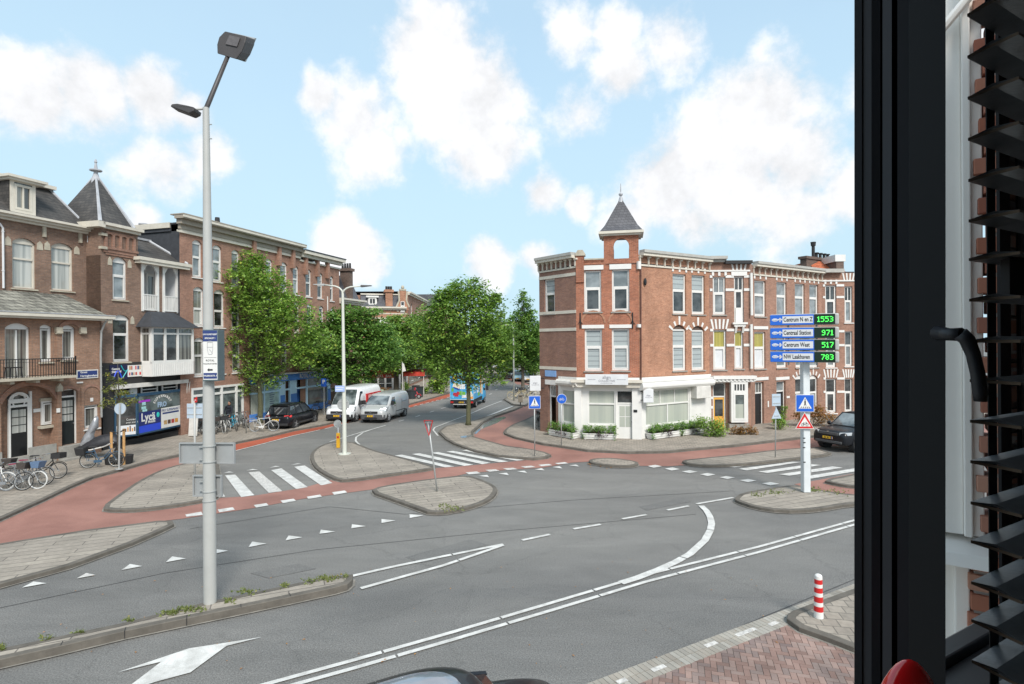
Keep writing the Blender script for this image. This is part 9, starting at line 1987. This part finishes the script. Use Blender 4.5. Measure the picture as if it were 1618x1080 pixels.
# ---- restaurant with red awnings on the far pavement
def awning(label, px0, px1, pyt, pyb, Z, dep, txt=None):
    p0 = D(px0, pyb, Z); p1 = D(px1, pyb, Z); zt_ = D(px0, pyt, Z).z; r = thing('awning', label, 'awning', p0, 0); W = p1.x-p0.x; h = zt_-p0.z
    m = MB(); m.hexa([(0,0,0),(W,0,0),(W,.05,0),(0,.05,0),(0,0,.38),(W,0,.38),(W,.05,.38),(0,.05,.38)]); m.hexa([(0,0,.38),(W,0,.38),(W,.03,.40),(0,.03,.40),(0,dep,h),(W,dep,h),(W,dep+.03,h+.03),(0,dep+.03,h+.03)]); m.build('canvas', awn, r)
    if txt: text('lettering', txt, .36, white, r, (W*.62, -.02, .19), (1,0,0), (0,0,1), .01, bold=.01)
    m = MB(); 
    for x in (.1, W-.15): m.box(x, x+.06, .05, .11, -p0.z+.1, 0)
    m.build('post', whited, r); return r
awning('long red restaurant awning with white lettering behind the vans', 573, 626, 590, 597, 60, 2.5, 'GRILL  BAR')
awning('smaller dark red awning right of the long one', 636, 671, 585, 594, 59, 2.0)
b = D(613, 590, 60.4); r = thing('sign', 'triangular red restaurant sign standing on the long awning', 'sign', b); m = MB(); m.prism([(-2.6,0,0),(1.1,0,0),(1.0,0,.9),(.1,0,1.75),(-.6,0,1.2)], (0,.15,0)); po = m.build('panel', mk('sign_red_orange', (.60,.10,.04), .6, 0, .15, 3), r); m = MB(); m.tube([(-.5,-.02,.4),(-.2,-.02,1.0),(.1,-.02,1.4),(.4,-.02,.9),(.75,-.02,.4),(.1,-.02,.55)], .07, 5); m.build('print', mk('sign_cream', (.6,.35,.2), .6), po)
for i, (px, py, Z, w_, lab) in enumerate([(618,633,52,2.2,'pale green wooden bench in front of the long awning'),(588,634,53,2.0,'second pale bench partly behind the white van')]):
    b = D(px, 630, Z); b.z = .12; r = thing('bench', lab, 'bench', b, R(5)); m = MB(); m.box(-w_/2,w_/2,0,.45,.42,.47); m.build('seat', mk('bench_green', (.45,.52,.40), .6) if i == 0 else MATS['bench_green'], r); m = MB(); m.box(-w_/2,w_/2,.45,.50,.47,1.0); m.build('backrest', MATS['bench_green'], r)
    for x in (-w_/2+.1, w_/2-.16): m = MB(); m.box(x,x+.06,.02,.44,0,.42); m.build('leg', blackm, r)
b = D(636, 625, 55); b.z = .12; r = thing('flag', 'white flag on a thin pole before the red awnings', 'flag', b); m = MB(); m.cyl((0,0,0),(0,0,3.6),.04,n=6); m.build('pole', whited, r); m = MB(); m.hexa([(0,0,2.6),(.35,.05,2.7),(.35,.07,2.7),(0,.02,2.6),(0,0,3.5),(.15,.05,3.4),(.15,.07,3.4),(0,.02,3.5)]); m.build('cloth', whited, r)
for i, (px, Z, lab) in enumerate([(663,56,'dark waste container right of the scooter handlebar'),(657,57.5,'second dark container behind the red scooter'),(650,54.5,'round dark planter pot behind the red scooter')]):
    b = D(px, 620, Z); b.z = .12; r = thing('container', lab, 'container', b); m = MB()
    if i < 2: m.hexa([(-.28,-.28,0),(.28,-.28,0),(.28,.28,0),(-.28,.28,0),(-.34,-.36,1.0),(.34,-.36,1.0),(.34,.36,1.0),(-.34,.36,1.0)])
    else: m.cyl((0,0,0),(0,0,.8),.4,.55,14)
    m.build('body', mk('bin_dark', (.03,.04,.045), .5) if i == 0 else MATS['bin_dark'], r); m = MB(); m.box(-.36,.36,-.38,.38,1.0,1.06) if i < 2 else m.cyl((0,0,.8),(0,0,.85),.58,n=14); m.build('lid', blackm, r)
rt_ = thing('scooter', 'dark scooter parked among others far beyond the bush', 'scooter', D(706,600,75)*1, R(20)); rt_.location.z = .12
m = MB(); m.ell((0,0,.55),.6,.2,.28); m.tube([(.4,0,.5),(.55,0,1.0),(.5,.25,1.05)], .04, 5); m.build('body', blackm, rt_)
for x in (-.5,.55): m = MB(); m.torus((x,0,.24),(0,1,0),.18,.055,14,5); m.build('wheel', rubber, rt_)
# ================================================================ THE WINDOW WE LOOK OUT OF
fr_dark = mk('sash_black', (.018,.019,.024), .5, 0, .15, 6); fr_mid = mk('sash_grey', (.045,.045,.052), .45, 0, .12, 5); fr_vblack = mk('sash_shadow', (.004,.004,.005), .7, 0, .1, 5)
r = thing('casement_window', 'open black window sash with a curved handle at the right', 'window', D(1420, 900, .60))
rb = r.location.copy()
def WB(px0, px1, Z0, Z1, name, mat, zt=.62, zb=-.55, th=1.05):
    """one moulding of the sash: front face between two sight lines, at depth Z0 on the left and Z1 on the right"""
    m = MB(); P = [(px0, Z0, 1), (px1, Z1, 1), (px1, Z1, th), (px0, Z0, th)]; v = []
    for z in (zb, zt):
        for px, Z, t in P:
            a = (px-809)/FPX + math.tan(ROLL)*(z/Z); v.append((a*Z*t-rb.x - math.tan(ROLL)*z*2*0, Z*t-rb.y, CAMZ+z-rb.z))
    m.hexa(v); return m.build(name, mat, r)
for (a, b_, z0, z1, nm_, mt) in ((1350,1362,.655,.650,'sash_profile',fr_dark),(1362,1377,.652,.645,'sash_profile',fr_mid),(1377,1391,.640,.636,'sash_profile',fr_dark),(1391,1394.5,.65,.65,'sash_groove',fr_vblack),(1394.5,1409,.632,.625,'sash_profile',fr_mid),(1409,1418,.64,.64,'sash_groove',fr_vblack),(1418,1436,.615,.608,'sash_profile',fr_dark),(1436,1494,.604,.575,'sash_stile',fr_vblack)): WB(a, b_, z0, z1, nm_, mt)  # near-black strips between the profiles put the groove shade into the colour
k6 = .57/FPX
def NP(px, py, Z): return D(px, py, Z)-rb
m = MB(); m.tube([NP(1482,526,.56), NP(1500,528,.54), NP(1520,528,.53)], [.0075,.006,.0065], 10); m.tube([NP(1517,527,.53), NP(1528,536,.528), NP(1538,560,.526), NP(1545,590,.525), NP(1549,620,.525), NP(1549,634,.525)], [.0068,.0065,.0058,.0058,.006,.005], 10); m.build('handle', fr_dark, r, smooth=True)
# blinds: slats 50 mm deep, the run of the blind turned 30 degrees
org = D(1532, 540, .62); ex = Vector((.87,.49,0)).normalized(); ey = Vector((.26,-.97,0)).normalized()*.050
br_ = thing('window_blind', 'black venetian blind with tilted slats hanging at the right edge', 'blind', (org.x, org.y, CAMZ)); o0 = Vector((org.x, org.y, CAMZ))
slm = mk('slat_black', (.13,.135,.14), .32, 0, .2, 14, .1); slr = mk('slat_edge', (.22,.16,.11), .6)
for i, py in enumerate((-42,22,88,153,218,283,347,408,472,537,599,663,727,792,853,918,978,1042,1106)):
    z = D(1532, py, .62).z-CAMZ; t = .0028; L_ = .85
    a = Vector((0,0,z)); c1 = a+ey; c2 = a+ey+ex*L_; c3 = a+ex*L_
    m = MB(); up = Vector((0,0,t)); mid0 = a+ey*.5+Vector((0,0,.004)); mid1 = mid0+ex*L_
    m.loft([[a, mid0, c1, c1-up, mid0-up, a-up], [c3, mid1, c2, c2-up, mid1-up, c3-up]]); so_ = m.build('slat', slm, br_)
    m = MB(); m.add([a+Vector((-.0006,-.0004,.0002)), c1+Vector((-.0006,-.0004,.0002)), c1+Vector((-.0006,-.0004,-t-.0002)), a+Vector((-.0006,-.0004,-t-.0002))], [(0,1,2,3)]); m.build('slat_edge', slr, so_)
for q, w_ in ((.060,.010),(.66,.012)):
    for e in (-.04, 1.04):
        p = ex*q+ey*e; m = MB(); m.box(p.x-w_/2, p.x+w_/2, p.y-.0006, p.y+.0006, -.55, .62); m.build('ladder_tape', blackm, br_)
p = ex*.055+ey*.5; m = MB(); m.box(p.x-.012, p.x+.012, p.y-.006, p.y+.006, .045, .095); m.build('cord_weight', blackm, br_)
m = MB(); m.tube([ex*.075+ey*1.05+Vector((0,0,-.5)), ex*.075+ey*1.05+Vector((0,0,.6))], .0012, 5); m.tube([ex*.082+ey*1.05+Vector((0,0,.05)), ex*.082+ey*1.05+Vector((0,0,.6))], .0012, 5); m.build('cord', blackm, br_)
# fixed window frame behind the blind
f0 = D(1590, 540, .86); r2 = thing('window_frame', 'dark fixed window frame and sill behind the venetian blind', 'window', (f0.x, f0.y, CAMZ), math.atan2(.49,.87))
m = MB(); m.box(-.02,.017,0,.004,-.62,.7); m.build('stile', fr_vblack, r2); m = MB(); m.box(.055,.60,0,.004,-.62,.7); m.build('post', mk('sash_grey_far', (.06,.063,.07), .5, 0, .1, 4), r2)
m = MB(); m.box(-.42,.8,-.16,.04,-.535,-.50); m.box(-.42,.8,.04,.07,-.535,-.485); m.build('sill', mk('sill_black', (.03,.032,.035), .35, 0, .2, 7), r2, bevel=.003)
m = MB(); m.quad((.017,.003,-.5),(.055,.003,-.5),(.055,.003,.7),(.017,.003,.7)); m.build('pane', gl_dark, r2)
# neighbouring bay with toothed brick quoins
n0 = D(1494, 540, 1.9); nb = thing('bay_window', 'white painted bay window side with red brick quoins beyond the blind', 'window', (n0.x, n0.y, CAMZ), R(-35))
bw = mk('bay_white', (.90,.87,.82), .45, 0, .05, 2)
m = MB(); m.box(-.12,.045,0,.12,-.66,1.6); m.box(.045,.068,-.02,.12,-.66,1.6); m.box(.068,.10,.004,.12,-.66,1.6); m.build('frame', bw, nb, bevel=.004)
m = MB(); m.hexa([(-.12,-.10,-.74),(.11,-.10,-.74),(.11,.12,-.74),(-.12,.12,-.74),(-.12,-.08,-.70),(.11,-.08,-.70),(.11,.12,-.66),(-.12,.12,-.66)]); m.build('sill', bw, nb, bevel=.004)
m = MB(); m.box(-.12,.055,.02,.14,-1.7,-.74); m.box(.02,.06,0,.14,-1.7,-.74); m.build('apron', bw, nb, bevel=.004)
m = MB(); m.tube([(-.12,-.05,1.02),(-.02,-.05,1.02),(.10,-.05,1.16),(.10,-.05,1.4)], .016, 8); m.build('moulding', bw, nb)
rnd = random.Random(3); bq = MB(); mo_ = MB()
for i in range(56):
    z = -1.75+i*.0655; st = .083 if i % 2 else .108; j = rnd.uniform(-.008,.008)
    if z < -.76: st = .060
    x = st+j; first = True
    while x < 1.1:
        l = (.10 if (first and i % 2) else .21)+rnd.uniform(-.005,.005); bq.hexa([(x,-.02+rnd.uniform(-.004,.004),z),(x+l,-.02+rnd.uniform(-.003,.003),z),(x+l,.1,z),(x,.1,z),(x,-.02,z+.052),(x+l,-.02,z+.052),(x+l,.1,z+.052),(x,.1,z+.052)]); x += l+.011; first = False
mo_.box(.125,1.1,-.008,.1,-1.75,1.9); mo_.box(.07,.125,-.006,.1,-1.75,-.76)
mo_.build('mortar', mk('mortar', (.42,.38,.34), .9, 0, .2, 12, .2), nb); bq.build('bricks', islandmat('near_brick', [(.36,.12,.07),(.46,.20,.13),(.32,.11,.07),(.52,.28,.20)]), nb, bevel=.003)
# glossy red thing at the lower edge
c = D(1437, 1108, .50); r3 = thing('red_chair', 'glossy red rounded chair top poking up at the lower right edge', 'chair', c)
m = MB(); k = .50/FPX
m.loft([[(rx*k*math.cos(t*math.pi/10)+ox*k, rx*k*.6*math.sin(t*math.pi/10), z*k) for t in range(20)] for z, rx, ox in ((-60,62,0),(-20,57,0),(10,47,0),(30,38,0),(45,29,0),(56,20,0),(63,11,0),(66,3,0))]); m.build('backrest', mk('gloss_red', (.78,.012,.015), .12, 0, .03, 3, coat=1), r3, smooth=True)

# the room round the window, so that the sash and the blind hang in a real interior
W0 = Vector((.62,.80)); U_ = Vector((.87,.49)).normalized(); N_ = Vector((U_.y,-U_.x))
def RP(u, n): p = W0+U_*u+N_*n; return (p.x, p.y)
def slab(name, pts, z0, z1, mat):
    m = MB(); m.prism([(p[0], p[1], z0) for p in pts], (0,0,z1-z0)); return struct(m.build(name, mat))
plast = mk('room_plaster', (.55,.54,.52), .9, 0, .05, 1)
slab('ceiling', [RP(-3,-.02),RP(2.2,-.02),RP(2.2,4),RP(-3,4)], 6.9, 7.1, plast); slab('interior_floor', [RP(-3,-.02),RP(2.2,-.02),RP(2.2,4),RP(-3,4)], 3.9, 4.05, wood)
slab('interior_wall', [RP(-3,4),RP(2.2,4),RP(2.2,4.2),RP(-3,4.2)], 4.05, 6.9, plast); slab('interior_wall', [RP(-3.2,-.02),RP(-3,-.02),RP(-3,4),RP(-3.2,4)], 4.05, 6.9, plast); slab('interior_wall', [RP(2.2,-.02),RP(2.4,-.02),RP(2.4,4),RP(2.2,4)], 4.05, 6.9, plast)
slab('interior_wall', [RP(-3,-.02),RP(-1.35,-.02),RP(-1.35,.06),RP(-3,.06)], 4.05, 6.9, plast); slab('interior_wall', [RP(-1.35,-.02),RP(2.2,-.02),RP(2.2,.04),RP(-1.35,.04)], 6.42, 6.9, plast); slab('interior_wall', [RP(-1.35,-.02),RP(2.2,-.02),RP(2.2,.04),RP(-1.35,.04)], 4.05, 4.80, plast)
# ================================================================ tidy: loose pieces become parts of their own
def loosen(o, cap=90):
    me = o.data; n = len(me.vertices); par = list(range(n))
    def find(a):
        while par[a] != a: par[a] = par[par[a]]; a = par[a]
        return a
    for p in me.polygons:
        v = p.vertices; a = find(v[0])
        for q in v[1:]: par[find(q)] = a
    comp = {}
    for i in range(n): comp.setdefault(find(i), []).append(i)
    items = []
    for k, vs in comp.items():
        c = [me.vertices[i].co for i in vs]; items.append([set(vs), [min(x[j] for x in c)-.012 for j in range(3)], [max(x[j] for x in c)+.012 for j in range(3)]])
    ch = True
    while ch:      # pieces that touch stay together
        ch = False
        for i in range(len(items)):
            for j in range(len(items)-1, i, -1):
                A, B = items[i], items[j]
                if all(A[1][q] <= B[2][q] and B[1][q] <= A[2][q] for q in range(3)):
                    A[0] |= B[0]; A[1] = [min(a, b) for a, b in zip(A[1], B[1])]; A[2] = [max(a, b) for a, b in zip(A[2], B[2])]; items.pop(j); ch = True
    if len(items) < 2 or len(items) > cap: return
    V = [tuple(v.co) for v in me.vertices]; base = o.name.split('.')[0]
    for idx, (vs, _, _) in enumerate(items):
        m = MB(); mp = {}
        for p in me.polygons:
            if p.vertices[0] in vs:
                f = []
                for v in p.vertices:
                    if v not in mp: mp[v] = len(m.v); m.v.append(V[v])
                    f.append(mp[v])
                m.f.append(tuple(f)); m.m.append(p.material_index)
        ms = list(me.materials); no = m.build(base, ms, o.parent); no.location = o.location; no.rotation_euler = o.rotation_euler
        for md in o.modifiers:
            if md.type == 'BEVEL': b2 = no.modifiers.new('bevel', 'BEVEL'); b2.width = md.width; b2.segments = md.segments; b2.limit_method = 'ANGLE'
    bpy.data.objects.remove(o)
NAMES = {'digits','flowers','poster_band','band','keystone','lintel','bracket','corbel','flue','chimney_pot','wall_anchor','post','pilaster','number_plate','plinth','block','brick_arch','blind_arch','downpipe','step','bar','fitting','bolt','coping','shop_plinth','shop_frame','top_light','roof_rail','bonnet_line','side_trim','wiper','pillar','arm','stake','guard','small_print','name_plate','roof','clamp','cord','frieze','gable_coping','roof_edge','cornice','gutter','roof_flashing','stem','grille','print','poster_print'}
bpy.context.view_layer.update()
for o in list(bpy.data.objects):
    if o.type == 'MESH' and o.parent and not o.children and o.name.split('.')[0] in NAMES and len(o.data.vertices) < 4000: loosen(o)
